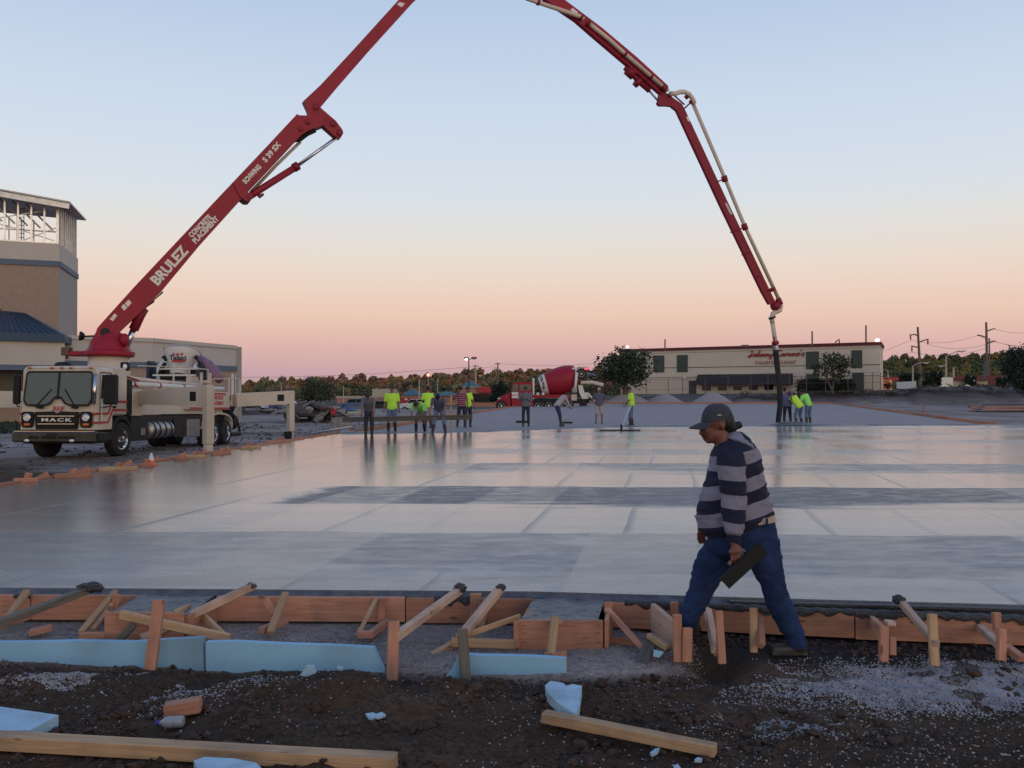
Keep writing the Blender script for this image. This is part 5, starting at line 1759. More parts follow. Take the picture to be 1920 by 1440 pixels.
mb.cap(M_(1375, 1000, .08), M_(1325, 1085, .08), .07, .05); mb.cap(M_(1315, 1085, .08), M_(1293, 1170, .065), .05, .035)
mb.cap(M_(1415, 1000, -.08), M_(1440, 1090, -.08), .065, .05); mb.cap(M_(1440, 1090, -.08), M_(1483, 1195, -.08), .05, .035)
# palm of the near hand
mb.cap(M_(1360, 1004, -.245), M_(1363, 1018, -.255), .026, .030, 10)
mb.cap(M_(1355, 1022, -.262), M_(1369, 1020, -.262), .024, .024, 10)
# far hand
mb.cap(M_(1325, 985, .2), M_(1326, 1003, .2), .026, .03, 10)
me = remesh(mb, .0075, 'body', 'skin_dark', 4)
mf = MB()
for k in range(4):                              # fingers folded round the grip
    b0 = M_(1355 + k * 4.3, 1029 - k * 1.2, -.272); s_ = (1.0, 1.06, 1.0, .85)[k]
    p1 = b0 + Vector((-.002, -.012, -.022)) * s_; p2 = p1 + Vector((.003, .012, -.020)) * s_; p3 = p2 + Vector((.006, .018, .004)) * s_
    mf.cap(b0 + Vector((0, .012, .012)), p1, .0105, .0098, 8); mf.cap(p1, p2, .0098, .009, 8); mf.cap(p2, p3, .009, .0078, 8)
t0 = M_(1368, 1014, -.262); t1 = t0 + Vector((.020, -.012, -.026)); t2 = t1 + Vector((-.004, .002, -.028))
mf.cap(t0, t1, .014, .0115, 8); mf.cap(t1, t2, .0115, .0095, 8)
for k in range(4):
    b0 = M_(1320 + 4 * k, 1008, .2); mf.cap(b0, b0 + Vector((0, 0, -.04)), .0095, .009, 6); mf.cap(b0 + Vector((0, 0, -.04)), b0 + Vector((.01, 0, -.07)), .009, .007, 6)
bm = bmesh.new(); bm.from_mesh(me); fm = mf.mesh('f'); bm.from_mesh(fm); bm.to_mesh(me); bm.free()
me.transform(wmat(man).inverted()); me.shade_smooth(); _mk(me, man, 'body')
# face details
mb = MB()
for sg in (-1, 1):
    mb.ell(M_(1317.5, 800.5, sg * .030), (.007, .013, .0065), 8, 6)
mb.build('eyes', 'hair', man, smooth=True)
mb = MB()
for sg in (-1, 1):
    mb.cap(M_(1314.5, 796, sg * .018), M_(1318, 794.5, sg * .048), .006, .004, 6)
mb.build('eyebrows', 'hair', man, smooth=True)
mb = MB(); mb.ell(M_(1317.5, 816.8), (.012, .030, .0065), 10, 8)
for sg in (-1, 1): mb.cap(M_(1317.5, 817.5, sg * .022), M_(1322, 822, sg * .032), .006, .004, 6)
mb.build('moustache', 'hair', man, smooth=True)
# hair and bun
mb = MB()
mb.ell(M_(1361, 790), (16 * KP, .080, 22 * KP), 18, 12); mb.ell(M_(1367, 801), (15 * KP, .062, 12 * KP), 16, 10); mb.cap(M_(1370, 806), M_(1382, 800), .035, .016, 10)
mb.ell(M_(1345, 786), (13 * KP, .0815, 13 * KP), 14, 10)
mb.ell(M_(1384, 797), (8 * KP, .03, 7.5 * KP), 12, 8)
mb.cap(M_(1386, 799), M_(1391, 801), .016, .004, 8)
ho_ = remesh(mb, .009, 'hair', 'hair', 1, lambda co: (.007 * fbm(co[:, 0] * 60, co[:, 2] * 40, 3, 3)).astype(np.float32)); ho_.transform(wmat(man).inverted()); _mk(ho_, man, 'hair')
# cap: dome, sweatband edge, curved peak
Z0 = M_(1343, 788)
vs, fs = [], []; NR, NS = 9, 28
for i in range(NR + 1):
    t = math.pi / 2 * i / NR
    for k in range(NS):
        a = 2 * math.pi * k / NS
        rx = 29.5 * KP * (math.cos(t) ** .75); ry = .088 * (math.cos(t) ** .75); rz = 31.5 * KP * math.sin(t)
        x = rx * math.cos(a) + (1.0 * KP); yv = ry * math.sin(a)
        base = x * .13 * (1 - i / NR)
        vs.append(Z0 + Vector((x, yv, rz + base + (.0035 * math.cos(6 * a) * math.sin(2 * t)))))
for i in range(NR):
    for k in range(NS):
        j = (k + 1) % NS; fs.append([i * NS + k, i * NS + j, (i + 1) * NS + j, (i + 1) * NS + k])
mb = MB(); mb.add(vs, fs); mb.ell(M_(1343, 757), (.008, .008, .004), 8, 6)
cp = mb.build('cap', 'cap_cloth', man, smooth=True)
vs, fs = [], []
NU, NV = 12, 7
for i in range(NU + 1):
    a = (i / NU - .5) * R(132)
    for j in range(NV + 1):
        t = j / NV
        x0, y0 = -27 * KP * math.cos(a) * .98, .086 * math.sin(a)
        x1, y1 = -27 * KP * math.cos(a) - 25 * KP * math.cos(a) ** .8 if math.cos(a) > 0 else 0, .074 * math.sin(a)
        x = x0 + (x1 - x0) * t; yv = y0 + (y1 - y0) * t
        z = -.006 - .030 * t - .10 * (yv ** 2) / .086 * (.4 + t) - .004 - .012 * t * t
        vs.append(Z0 + Vector((x, yv, z)))
for i in range(NU):
    for j in range(NV):
        q0 = i * (NV + 1) + j; fs.append([q0, q0 + 1, q0 + NV + 2, q0 + NV + 1])
top = list(vs); nv = len(top)
vs2 = top + [v + Vector((0, 0, -.006)) for v in top]
fs2 = fs + [[nv + q for q in f_][::-1] for f_ in fs]
for i in range(NU):
    q0 = i * (NV + 1) + NV; q1 = q0 + NV + 1; fs2.append([q0, q1, nv + q1, nv + q0])
mb = MB(); mb.add(vs2, fs2); mb.build('peak', 'cap_cloth', cp, smooth=True)
mb = MB(); mb.box(M_(1340, 778.5, -.0885), M_(1347, 776.5, -.083)); mb.build('cap_badge', 'dull_steel', cp)
# the long dark float he carries
a, b_ = M_(1408, 1012, -.31), M_(1338, 1076, -.31)
tl_ = thing('concrete_float', 'long dark hand float carried by the striding man', 'float', (a + b_) / 2)
d = (b_ - a).normalized(); s_ = Vector((-d.z, 0, d.x))
mb = MB(); mb.bar(a, b_, .013, 25 * KP, up=s_); fl_ = mb.build('blade', 'magnesium', tl_)
gp_ = M_(1362, 1031, -.27)
mb = MB(); mb.tube([gp_ - d * .07 + Vector((0, -.012, 0)), gp_ - d * .05, gp_ + d * .05, gp_ + d * .07 + Vector((0, -.012, 0))], .013, 8); mb.build('handle', 'grey_wood', tl_)

# ------------------------------------------------------------------ front formwork
UPZ = (0, 0, 1); FACE = (0, -1, 0)


def rest_(px, py, off=.03):
    y = 5.0
    for _ in range(25):
        y = .5 * y + .5 * (CH - (g((px - 960) / F * y, y) + off)) * F / (py - HY)
    return at(px, py, y)


def FY(px):
    y = 7.0
    for _ in range(6):
        y = float(form_y((px - 960) / F * y))
    return y


form = thing('front_formwork', 'run of reddish planks on edge holding the near side of the slab', 'formwork', (0, 7.0, -.235))


def fboard(px0, px1, h=.19, ztop=-.036, m='fir', th=.038, d0=0, d1=0):
    y0, y1 = FY(px0) + d0, FY(px1) + d1
    zc = ztop - h / 2
    return board('plank', Vector(((px0 - 960) / F * y0, y0, zc)), Vector(((px1 - 960) / F * y1, y1, zc + .001)), th, h, m, parent=form)


fboard(-230, 60); fboard(62, 276, ztop=-.034)
fboard(408, 760, ztop=-.035); fboard(762, 1001, ztop=-.04)
fboard(1134, 1300, ztop=-.042); fboard(1302, 1600, ztop=-.038); fboard(1602, 2120, ztop=-.05, h=.185)
# boxes round the two thickened pours
board('plank', at(199, 1172, 6.59), at(346, 1174, 6.59), .038, .20, 'fir', parent=form)
board('plank', Vector((-2.90, 6.61, -.145)), Vector((-2.86, 7.08, -.14)), .03, .18, 'fir', parent=form)
board('plank', Vector((-2.32, 6.61, -.145)), Vector((-2.27, 7.08, -.14)), .038, .18, 'fir', parent=form)
board('plank', at(971, 1190, 6.43), at(1130, 1191, 6.43), .038, .215, 'fir', parent=form)
board('plank', Vector((.075, 6.45, -.145)), Vector((.165, 6.98, -.13)), .038, .18, 'fir', parent=form)
board('plank', Vector((.655, 6.42, -.14)), Vector((.735, 6.90, -.135)), .03, .20, 'fir', parent=form)
mb = MB(); rn = random.Random(4)
for px in (980, 985, 1118, 1124):
    for py in (1172, 1186, 1203):
        mb.lathe(at(px, py, 6.41), (0, -1, 0), [(0, .004), (.003, .004)], 6)
nl = mb.build('nail_heads', 'black_paint', form); nl['kind'] = 'stuff'
for (pa, pb, dr, sd) in ((1170, 1300, .035, 1), (1302, 1600, .028, 2), (1600, 1935, .040, 3), (815, 885, .05, 4), (30, 62, .02, 5)):
    xs2 = np.arange((pa - 960) / F * FY(pa), (pb - 960) / F * FY(pb), .012)
    w2 = np.clip(dr * (1 + 2.6 * fbm(xs2 * 14, xs2 * 0 + sd, 4, 200 + sd)), .004, .12)
    vs, fs = [], []
    for i, x_ in enumerate(xs2):
        y_ = float(form_y(x_)); bl = .012 * math.sin(i * .7 + sd)
        vs += [(x_, y_ + .01, -.022 + bl * .3), (x_, y_ - .026, -.030 + bl * .3), (x_, y_ - .027, -.036 - w2[i] * .5), (x_, y_ - .0225, -.038 - w2[i])]
    for i in range(len(xs2) - 1):
        for k in range(3):
            fs.append((i * 4 + k, i * 4 + k + 1, i * 4 + 5 + k, i * 4 + 4 + k))
    me = npmesh('mortar_smear', np.array(vs) - np.array(form.location), fs, 'wet_lump', True); o = _mk(me, form, 'mortar_smear')
mb = MB(); xs2 = np.arange(1.62, 5.4, .2)
for xa, xb in zip(xs2[:-1], xs2[1:]):
    mb.bar((xa, front_y(xa) - .055, -.021), (xb, front_y(xb) - .055, -.021), .06, .016); 
mb.build('edge_channel', 'wet_lump', form)['kind'] = 'stuff'


def brace(label, *parts, cat='brace', name='form_brace'):
    """parts: (name, p0, p1, w, t, material, up)"""
    base = Vector(parts[0][1])
    t = thing(name, label, cat, base, group='braces along the front formwork')
    for nm, p0, p1, w, th, m, up in parts:
        board(nm, p0, p1, w, th, m, up=up, parent=t)
    return t


A = at
BR = (0, 0, 1)
brace('pale diagonal brace at the far left edge with its short kicker', ('diagonal', A(52, 1108, 7.12), A(5, 1176, 6.75), .05, .04, 'pine', FACE), ('kicker', A(18, 1166, 6.85), A(60, 1153, 7.0), .04, .05, 'fir', BR))
pl = board('mortar_pole', A(-40, 1182, 6.4), A(182, 1100, 7.05), .065, .05, 'grey_wood', label='long grey mortar stained pole leaning over the left end of the form', cat='pole')
brace('crossed pair of tan braces just left of the first boxed pour', ('diagonal', A(218, 1108, 7.1), A(153, 1186, 6.6), .045, .038, 'pine', FACE), ('second_diagonal', A(212, 1128, 7.02), A(176, 1180, 6.75), .04, .04, 'pale_pine', FACE),
      ('kicker', A(150, 1191, 6.55), A(203, 1190, 6.6), .04, .045, 'fir', BR), ('stake', A(222, 1114, 7.0), A(214, 1150, 7.0), .06, .038, 'fir', FACE))
board('stake', A(300, 1124, 6.16), A(283, 1256, 6.08), .075, .04, 'fir', up=FACE, label='leaning reddish stake driven in front of the blue foam board', cat='stake')
board('loose_board', A(227, 1151, 6.52), A(432, 1196, 6.42), .04, .06, 'pine', label='tan board lying slantwise behind the leaning reddish stake', cat='board')
board('long_brace', A(478, 1097, 7.05), A(266, 1196, 6.45), .05, .055, 'pale_pine', label='long pale brace rising to a mortar lump on the slab edge', cat='brace')
brace('short tan brace under the long pale brace', ('diagonal', A(362, 1134, 6.95), A(418, 1188, 6.6), .04, .038, 'pine', FACE), ('kicker', A(356, 1138, 6.85), A(330, 1150, 6.6), .03, .05, 'pine', BR))
board('scrap_board', A(57, 1186, 6.7), A(100, 1176, 6.75), .07, .045, 'fir', label='short block of reddish lumber alone on the bedding gravel at left', cat='offcut')
board('scrap_board', A(226, 1198, 6.45), A(252, 1170, 6.45), .05, .05, 'grey_wood', label='grey stub of wood against the first boxed pour', cat='offcut')
brace('tan brace with fallen stub in the middle of the left bay', ('diagonal', A(536, 1112, 7.0), A(507, 1186, 6.62), .05, .038, 'pine', FACE), ('kicker', A(537, 1163, 6.95), A(490, 1182, 6.65), .05, .05, 'fir', BR),
      ('stub', A(499, 1123, 7.0), A(515, 1150, 6.95), .05, .035, 'fir', FACE))
brace('neat triangular brace in the middle of the left bay', ('stake', A(716, 1121, 7.02), A(716, 1166, 7.02), .055, .045, 'fir', FACE), ('diagonal', A(706, 1122, 7.0), A(672, 1190, 6.6), .03, .045, 'pine', FACE),
      ('kicker', A(726, 1165, 6.98), A(694, 1190, 6.6), .045, .05, 'fir', BR), ('foot', A(670, 1188, 6.6), A(700, 1189, 6.6), .04, .05, 'fir', BR))
brace('long pale brace propped on a tall reddish stake in the middle', ('stake', A(739, 1164, 5.96), A(736, 1275, 5.9), .070, .04, 'fir', FACE), ('diagonal', A(862, 1106, 7.0), A(742, 1194, 5.93), .05, .055, 'pale_pine', BR))
board('stake', A(892, 1112, 6.95), A(894, 1172, 6.95), .085, .04, 'fir', up=FACE, label='broad orange stake behind the mottled brace near the second boxed pour', cat='stake')
brace('mottled brace with a lump of mortar on its top end', ('diagonal', A(938, 1103, 6.95), A(862, 1196, 6.35), .06, .05, 'pale_pine', BR), ('second_diagonal', A(912, 1122, 6.9), A(902, 1180, 6.7), .045, .04, 'fir', FACE))
board('stake', A(867, 1178, 5.88), A(875, 1294, 5.84), .065, .045, 'grey_wood', up=FACE, label='dark weathered stake standing in front of the blue foam', cat='stake')
board('thin_lath', A(976, 1155, 6.6), A(868, 1192, 6.45), .02, .04, 'pine', label='thin lath slanting up to the corner of the second boxed pour', cat='lath')
board('kicker_board', A(846, 1203, 6.35), A(966, 1207, 6.35), .045, .06, 'pine', label='horizontal tan board running into the second boxed pour', cat='board')
board('stake', A(968, 1164, 6.40), A(968, 1214, 6.40), .04, .04, 'fir', up=FACE, label='short stake at the left corner of the second boxed pour', cat='stake')
board('loose_board', A(890, 1186, 6.6), A(781, 1247, 6.22), .05, .055, 'pine', label='tan board lying on the bedding gravel beside the weathered stake', cat='board')
board('scrap_board', A(818, 1240, 6.2), A(842, 1247, 6.18), .04, .03, 'pine', label='small tan offcut on the gravel left of the weathered stake', cat='offcut')
brace('pale post leaning on the front of the second boxed pour', ('stake', A(1041, 1157, 6.36), A(1032, 1236, 6.15), .055, .035, 'pine', FACE), ('kicker', A(1052, 1222, 6.3), A(1030, 1228, 6.15), .09, .035, 'fir', BR), ('cleat', A(1032, 1166, 6.40), A(1054, 1167, 6.40), .02, .02, 'pine', BR))
brace('reddish corner brace right of the second boxed pour', ('stake', A(1140, 1128, 6.75), A(1140, 1206, 6.7), .06, .045, 'fir', FACE), ('diagonal', A(1138, 1142, 6.68), A(1206, 1216, 6.3), .04, .05, 'fir', FACE), ('kicker', A(1142, 1200, 6.6), A(1190, 1203, 6.5), .04, .05, 'fir', BR))
brace('wide plank brace standing out toward the camera left of the striding man', ('plank', A(1224, 1156, 6.75), A(1272, 1198, 6.15), .038, .20, 'pale_pine', BR), ('stake', A(1269, 1151, 6.12), A(1270, 1240, 6.1), .055, .04, 'fir', FACE),
      ('second_stake', A(1288, 1176, 6.1), A(1287, 1240, 6.08), .065, .04, 'fir', FACE), ('upright', A(1264, 1128, 6.8), A(1264, 1160, 6.8), .055, .04, 'fir', FACE))
board('muddy_board', A(1222, 1200, 6.3), A(1192, 1272, 5.98), .085, .04, 'wet_wood', label='mud caked board sliding into the dark hole', cat='board')
board('scrap_board', A(1216, 1190, 6.3), A(1252, 1214, 6.15), .05, .035, 'pine', label='short tan board across the top of the dark hole', cat='offcut')
board('muddy_board', A(1228, 1206, 6.25), A(1252, 1219, 6.15), .04, .03, 'wet_wood', label='short wet board beside the dark hole', cat='board')
brace('pale brace marked with pencil lines beside a tall stake under the man', ('diagonal', A(1326, 1142, 6.7), A(1341, 1222, 6.15), .05, .04, 'pale_pine', FACE), ('stake', A(1347, 1144, 6.2), A(1353, 1244, 6.12), .05, .04, 'fir', FACE), ('block', A(1346, 1216, 6.2), A(1346, 1228, 6.14), .05, .04, 'fir', FACE))
brace('yellowish stake with short block between the legs of the man', ('stake', A(1412, 1139, 6.45), A(1412, 1225, 6.35), .05, .035, 'pine', FACE), ('block', A(1424, 1160, 6.5), A(1426, 1210, 6.25), .045, .05, 'fir', FACE))
brace('plank brace pointing at the camera right of the man', ('plank', A(1634, 1166, 6.6), A(1652, 1184, 6.05), .038, .09, 'fir', BR), ('stake', A(1656, 1172, 6.05), A(1655, 1240, 6.0), .055, .04, 'fir', FACE), ('second_stake', A(1671, 1194, 6.1), A(1671, 1228, 6.05), .045, .04, 'fir', FACE), ('block', A(1664, 1165, 6.3), A(1671, 1169, 6.1), .05, .03, 'pale_pine', BR))
brace('mortar spattered pale brace with a lump on top at right', ('diagonal', A(1690, 1130, 6.6), A(1754, 1207, 5.95), .045, .045, 'pale_pine', BR), ('stake', A(1746, 1150, 6.02), A(1751, 1248, 5.95), .055, .04, 'pine', FACE))
brace('stained brace and two stakes at the far right', ('diagonal', A(1836, 1176, 6.5), A(1880, 1216, 5.95), .05, .05, 'pale_pine', BR), ('stake', A(1866, 1147, 6.1), A(1868, 1180, 6.08), .05, .04, 'fir', FACE), ('second_stake', A(1876, 1178, 5.98), A(1875, 1238, 5.93), .055, .04, 'fir', FACE),
      ('kicker', A(1884, 1212, 6.0), A(1914, 1234, 5.85), .05, .05, 'fir', BR))


def lump(px, py, Y, r, label, seed, sx=1.0):
    bm = bmesh.new(); bmesh.ops.create_icosphere(bm, subdivisions=4, radius=1)
    c = A(px, py, Y)
    for v in bm.verts:
        nn = noise_(v.co * 2.1 + Vector((seed, 0, 0)))
        v.co = v.co * (1 + .38 * nn)
        v.co = Vector((v.co.x * r * sx, v.co.y * r, v.co.z * r * .7))
    me = bpy.data.meshes.new('mortar_lump'); bm.to_mesh(me); bm.free(); me.shade_smooth(); me.materials.append(MATS['wet_lump'])
    o = bpy.data.objects.new('mortar_lump', me); COL.objects.link(o); o.location = c
    tag(o, label, 'mortar')


from mathutils import noise as _mn
noise_ = lambda v: _mn.fractal(v, 1.0, 2.1, 4)
lump(172, 1101, 7.0, .055, 'dark mortar lump stuck on the grey pole end at left', 1, 1.7)
lump(472, 1098, 7.03, .030, 'small dark mortar lump on the long pale brace', 2, 1.3)
lump(862, 1102, 6.98, .048, 'dark mortar lump on the long brace in the middle', 3)
lump(939, 1101, 6.93, .035, 'mortar lump on the mottled brace', 4)
lump(1684, 1124, 6.62, .045, 'dark mortar lump on the slab edge at right', 5)
lump(1830, 1160, 6.55, .05, 'wet mortar smeared over the form at the far right', 6)
lump(1290, 1128, 6.85, .03, 'mortar clod on the ledge beside the front knee', 7)


def foam(name, pts, Y, th, m, label, lean=0.0):
    """board standing on edge: outline measured on its near face"""
    mb = MB()
    P = [A(a, b, Y if not isinstance(Y, tuple) else Y[0] + (Y[1] - Y[0]) * (a - pts[0][0]) / (max(q[0] for q in pts) - pts[0][0] + 1e-6)) for a, b in pts]
    mb.prism(P, (0, th, lean))
    o = mb.build(name, m, loc=P[0]); tag(o, label, 'foam board', 'blue foam insulation boards')
    return o


foam('foam_board', [(-60, 1204), (60, 1203), (150, 1201), (250, 1203), (320, 1198), (381, 1195), (384, 1262), (-60, 1270)], (6.34, 6.14), .05, 'foam_blue', 'left blue foam board standing on edge behind the soil')
foam('foam_board', [(387, 1203), (440, 1202), (540, 1207), (640, 1210), (702, 1214), (730, 1276), (387, 1270)], (6.13, 6.0), .05, 'foam_blue', 'long middle blue foam board with a slanting cut end')
foam('foam_board', [(862, 1226), (900, 1228), (1000, 1230), (1062, 1234), (1063, 1292), (862, 1300)], 5.93, .05, 'foam_blue', 'blue foam board right of the dark weathered stake')
foam('foam_scrap', [(822, 1286), (846, 1258), (862, 1226), (866, 1300)], 5.90, .04, 'foam_blue', 'curved broken piece of blue foam left of the weathered stake')
foam('foam_scrap', [(563, 1265), (575, 1248), (588, 1248), (595, 1266), (580, 1270)], 5.75, .03, 'foam_pale', 'little pale blue foam wedge on the soil before the long board')
foam('foam_scrap', [(1226, 1218), (1244, 1222), (1236, 1232), (1224, 1230)], 6.12, .02, 'foam_blue', 'blue foam crumb in the dark hole')


def flat(name, pts, z, th, m, label, cat, tilt=0.0, grp=None):
    xm, ym = sum(p[0] for p in pts) / len(pts), sum(p[1] for p in pts) / len(pts)
    z = rest_(xm, ym, th + .015).z
    P = [onz(a, b, z) for a, b in pts]
    if tilt:
        y0 = min(p.y for p in P)
        P = [p + Vector((0, 0, tilt * (p.y - y0))) for p in P]
    mb = MB(); mb.prism(P, (0, 0, -th)); o = mb.build(name, m, loc=P[0]); tag(o, label, cat, grp); return o


FB = 'blue foam insulation boards'
flat('foam_board', [(-90, 1372), (-60, 1318), (0, 1323), (112, 1339), (60, 1367)], -.20, .06, 'foam_pale', 'flat pale blue foam slab at the left edge behind the long timber', 'foam board', grp=FB)
flat('foam_scrap', [(365, 1424), (385, 1417), (440, 1420), (482, 1428), (498, 1445), (420, 1460), (372, 1440)], -.20, .05, 'foam_pale', 'broken foam scrap in front of the long timber', 'foam board', grp=FB)
flat('foam_scrap', [(1022, 1290), (1032, 1283), (1055, 1286), (1062, 1291), (1073, 1288), (1091, 1291), (1086, 1322), (1080, 1336), (1050, 1322), (1038, 1312), (1026, 1302)], -.17, .055, 'foam_pale', 'thick white and blue foam chunk beyond the short timber', 'foam board', tilt=.05, grp=FB)
flat('foam_scrap', [(686, 1336), (700, 1334), (706, 1337), (716, 1333), (724, 1338), (712, 1343), (704, 1343), (700, 1346), (692, 1344)], -.235, .012, 'foam_pale', 'thin torn foam scrap lying alone on the dark soil', 'foam board', grp=FB)
flat('foam_scrap', [(1218, 1409), (1228, 1401), (1237, 1400), (1232, 1407), (1222, 1412)], -.235, .015, 'foam_pale', 'tiny foam crumb below the short timber', 'foam board', grp=FB)
flat('foam_scrap', [(1262, 1434), (1270, 1430), (1276, 1438), (1264, 1442)], -.235, .015, 'foam_pale', 'foam crumb at the bottom edge under the short timber', 'foam board', grp=FB)
rn = random.Random(12)
for i, (px, py) in enumerate(((640, 1250), (1078, 1285), (1310, 1420))):
    flat('foam_scrap', [(px + rn.uniform(-6, 6) + 5 * math.cos(t), py + 2.5 * math.sin(t)) for t in (0, 1.3, 2.6, 3.9, 5.2)], -.23, .015, 'foam_pale',
         ('foam flake on the soil before the long foam board', 'foam flake above the thick foam chunk', 'foam flake near the end of the short timber')[i], 'foam board', grp=FB)

board('timber', rest_(-190, 1376, .05), rest_(742, 1428, .06), .095, .072, 'pine', label='long thick pale timber lying across the bottom left foreground', cat='timber')
board('timber', rest_(1019, 1341, .045), rest_(1341, 1405, .05), .075, .055, 'pine', label='shorter tan timber lying on the soil in the lower middle', cat='timber')
board('wood_block', rest_(312, 1330, .05), rest_(378, 1319, .05), .09, .075, 'fir', label='reddish wood block lying above the plastic bottle', cat='block')
bt = thing('plastic_bottle', 'clear plastic bottle with a blue cap lying on the soil', 'bottle', rest_(322, 1353, .035))
mb = MB(); a_, b_ = rest_(346, 1351, .035), rest_(300, 1354, .035); mb.lathe(a_, b_ - a_, [(0, .015), (.004, .031), (.05, .033), (.056, .029), (.062, .033), (.10, .032), (.118, .022), (.128, .013), (.14, .013)], 16)
mb.build('body', 'bottle_plastic', bt, smooth=True)
d = (b_ - a_).normalized(); mb = MB(); mb.lathe(a_ + d * .138, d, [(0, .016), (.016, .016)], 12); mb.build('cap', 'cap_blue', bt)

# ------------------------------------------------------------------ forms along the other edges of the pour
GL = 'form boards along the left edge of the slab'
yy = 14.2; i = 0
rn = random.Random(9)
while yy < 92:
    L_ = rn.uniform(2.3, 3.4) if yy < 40 else 4.6
    x0, x1 = left_x(yy) - .12, left_x(yy + L_) - .12
    z = .045 if yy < 33 else PADZ + .13
    t = thing('edge_form', 'reddish form board with its stakes along the left slab edge', 'form board', (x0, yy, z), group=GL)
    board('plank', (x0, yy, z - .07), (x1, yy + L_ - rn.uniform(.1, .7), z - .068 + rn.uniform(-.03, .02)), .06, .14, 'far_form', parent=t)
    for k in (.25, .8):
        ys = yy + L_ * k; xs_ = left_x(ys) - .16
        zg = g(xs_, ys)
        hgt = rn.uniform(-.10, .03)
        board('stake', (xs_ - .02, ys, zg - .1), (xs_, ys, z + hgt), .045, .06, 'far_form', up=FACE, parent=t)
        if yy < 60:
            board('brace', (xs_ - .75, ys + .1, zg + .05), (xs_, ys, z + .02), .045, .09, 'far_form', parent=t)
    yy += L_; i += 1
labs = ['orange board lying on the mud nearest along the left slab edge', 'orange board pair beyond the nearest loose board', 'long orange board beside the slab below the truck bumper', 'orange offcut near the traffic cone',
        'orange board between cone and outrigger leg', 'orange offcut at the foot of the outrigger leg', 'tan board lying past the front outrigger', 'tan offcut short of the rear outrigger', 'orange board by the rear outrigger foot']
for (px0, px1, py, z, nm), lb in zip(((26, 72, 902, -.10, 'far_form'), (103, 172, 893, -.10, 'far_form'), (186, 258, 880, -.10, 'pine'), (262, 284, 873, -.12, 'far_form'), (330, 352, 861, -.12, 'far_form'), (345, 384, 857, -.1, 'pine'), (398, 432, 851, -.12, 'far_form'), (452, 488, 840, -.12, 'pine'), (505, 545, 829, -.12, 'far_form')), labs):
    a = onz(px0, py, .02); b_ = onz(px1, py - 1.5, .02)
    t = thing('loose_form_board', lb, 'board', a)
    board('plank', a, b_, .14, .09, nm, parent=t)
    board('block', a + (b_ - a) * .45 + Vector((0, .1, .03)), a + (b_ - a) * .45 + Vector((.02, .1, .12)), .09, .10, 'far_form', up=FACE, parent=t)
a, b_ = onz(600, 815, .0), onz(672, 803, .0)
mb = MB(); mb.tube([a + Vector((-.3, 0, .05)), b_ + Vector((-.3, 0, .05))], .04, 8)
o = mb.build('steel_pipe', 'dull_steel', loc=a, smooth=True); tag(o, 'grey metal pipe lying along the form behind the outrigger', 'pipe')
# right and back edge of the gravel pad
GR = 'form boards along the right edge of the gravel pad'
e0, e1 = Vector((onz(1856, 798, PADZ).x + .4, onz(1856, 798, PADZ).y, PADZ)), Vector((pr[1].x + .2, pr[1].y, PADZ))
nseg = 14
for i in range(nseg):
    a, b_ = e0 + (e1 - e0) * (i / nseg), e0 + (e1 - e0) * ((i + .985) / nseg)
    t = thing('edge_form', 'tan form board with its stake along the right pad edge', 'form board', a, group=GR)
    board('plank', a + Vector((0, 0, .02)), b_ + Vector((0, 0, .02)), .12, .22, 'far_form', parent=t)
    c = a + (b_ - a) * .5 + Vector((.14, 0, 0))
    board('stake', c + Vector((0, 0, -.25)), c + Vector((0, 0, .14 + (.5 if i in (3, 8) else 0))), .09, .09, 'far_form', up=FACE, parent=t)
GB = 'form boards along the back edge of the gravel pad'
e0, e1 = Vector((pr[2].x, pr[2].y, PADZ)), Vector((pr[1].x, pr[1].y, PADZ))
for i in range(10):
    a, b_ = e0 + (e1 - e0) * (i / 10), e0 + (e1 - e0) * ((i + .985) / 10)
    o = board('edge_form', a + Vector((0, .1, .06)), b_ + Vector((0, .1, .06)), .06, .26, 'far_form', label='thin form board along the back edge of the pad', cat='form board', group=GB)
# cone
cq = onz(284, 873, .0)
cn = thing('traffic_cone', 'small orange and white cone at the left edge of the slab', 'cone', cq)
mb = MB(); mb.lathe(cq, (0, 0, 1), [(.02, .085), (.11, .06)], 16); mb.box(cq + Vector((-.11, -.11, 0)), cq + Vector((.11, .11, .02))); mb.build('base', 'cone_orange', cn)
mb = MB(); mb.lathe(cq, (0, 0, 1), [(.11, .059), (.19, .038)], 16); mb.build('band', 'cone_white', cn)
mb = MB(); mb.lathe(cq, (0, 0, 1), [(.19, .038), (.26, .02), (.265, .006)], 16); mb.build('tip', 'cone_white', cn)

# ------------------------------------------------------------------ restaurant across the site
QA, QB = at(1180, 700, 147), at(1650, 700, 125)
QA.z = QB.z = 0
qd = (QB - QA).normalized(); qn = Vector((qd.y, -qd.x, 0))
if qn.y > 0: qn = -qn
QL = (QB - QA).length
rest = thing('restaurant', 'two storey beige restaurant with a red roof edge and dark green shutters', 'building', (QA.x, QA.y, 1.2))


def fq(px, py):
    d = Vector(((px - 960) / F, 1, (HY - py) / F))
    t = qn.dot(QA - CAMP) / qn.dot(d)
    p = CAMP + d * t
    return (p - QA).dot(qd), p.z


def QP(s_, z, o=0.0):
    return Vector((QA.x, QA.y, 0)) + qd * s_ + qn * o + Vector((0, 0, z))


QBACK = Vector((.40, .92, 0))


def qbox(s0, s1, z0, z1, o0, o1, name, m, parent=rest, poly=None):
    mb = MB()
    pts = [QP(s0, z0, o1), QP(s1, z0, o1), QP(s1, z1, o1), QP(s0, z1, o1)]
    mb.prism(pts, (QBACK * -o0 if o0 < -1 else qn * (o0 - o1)))
    return mb.build(name, m, parent)


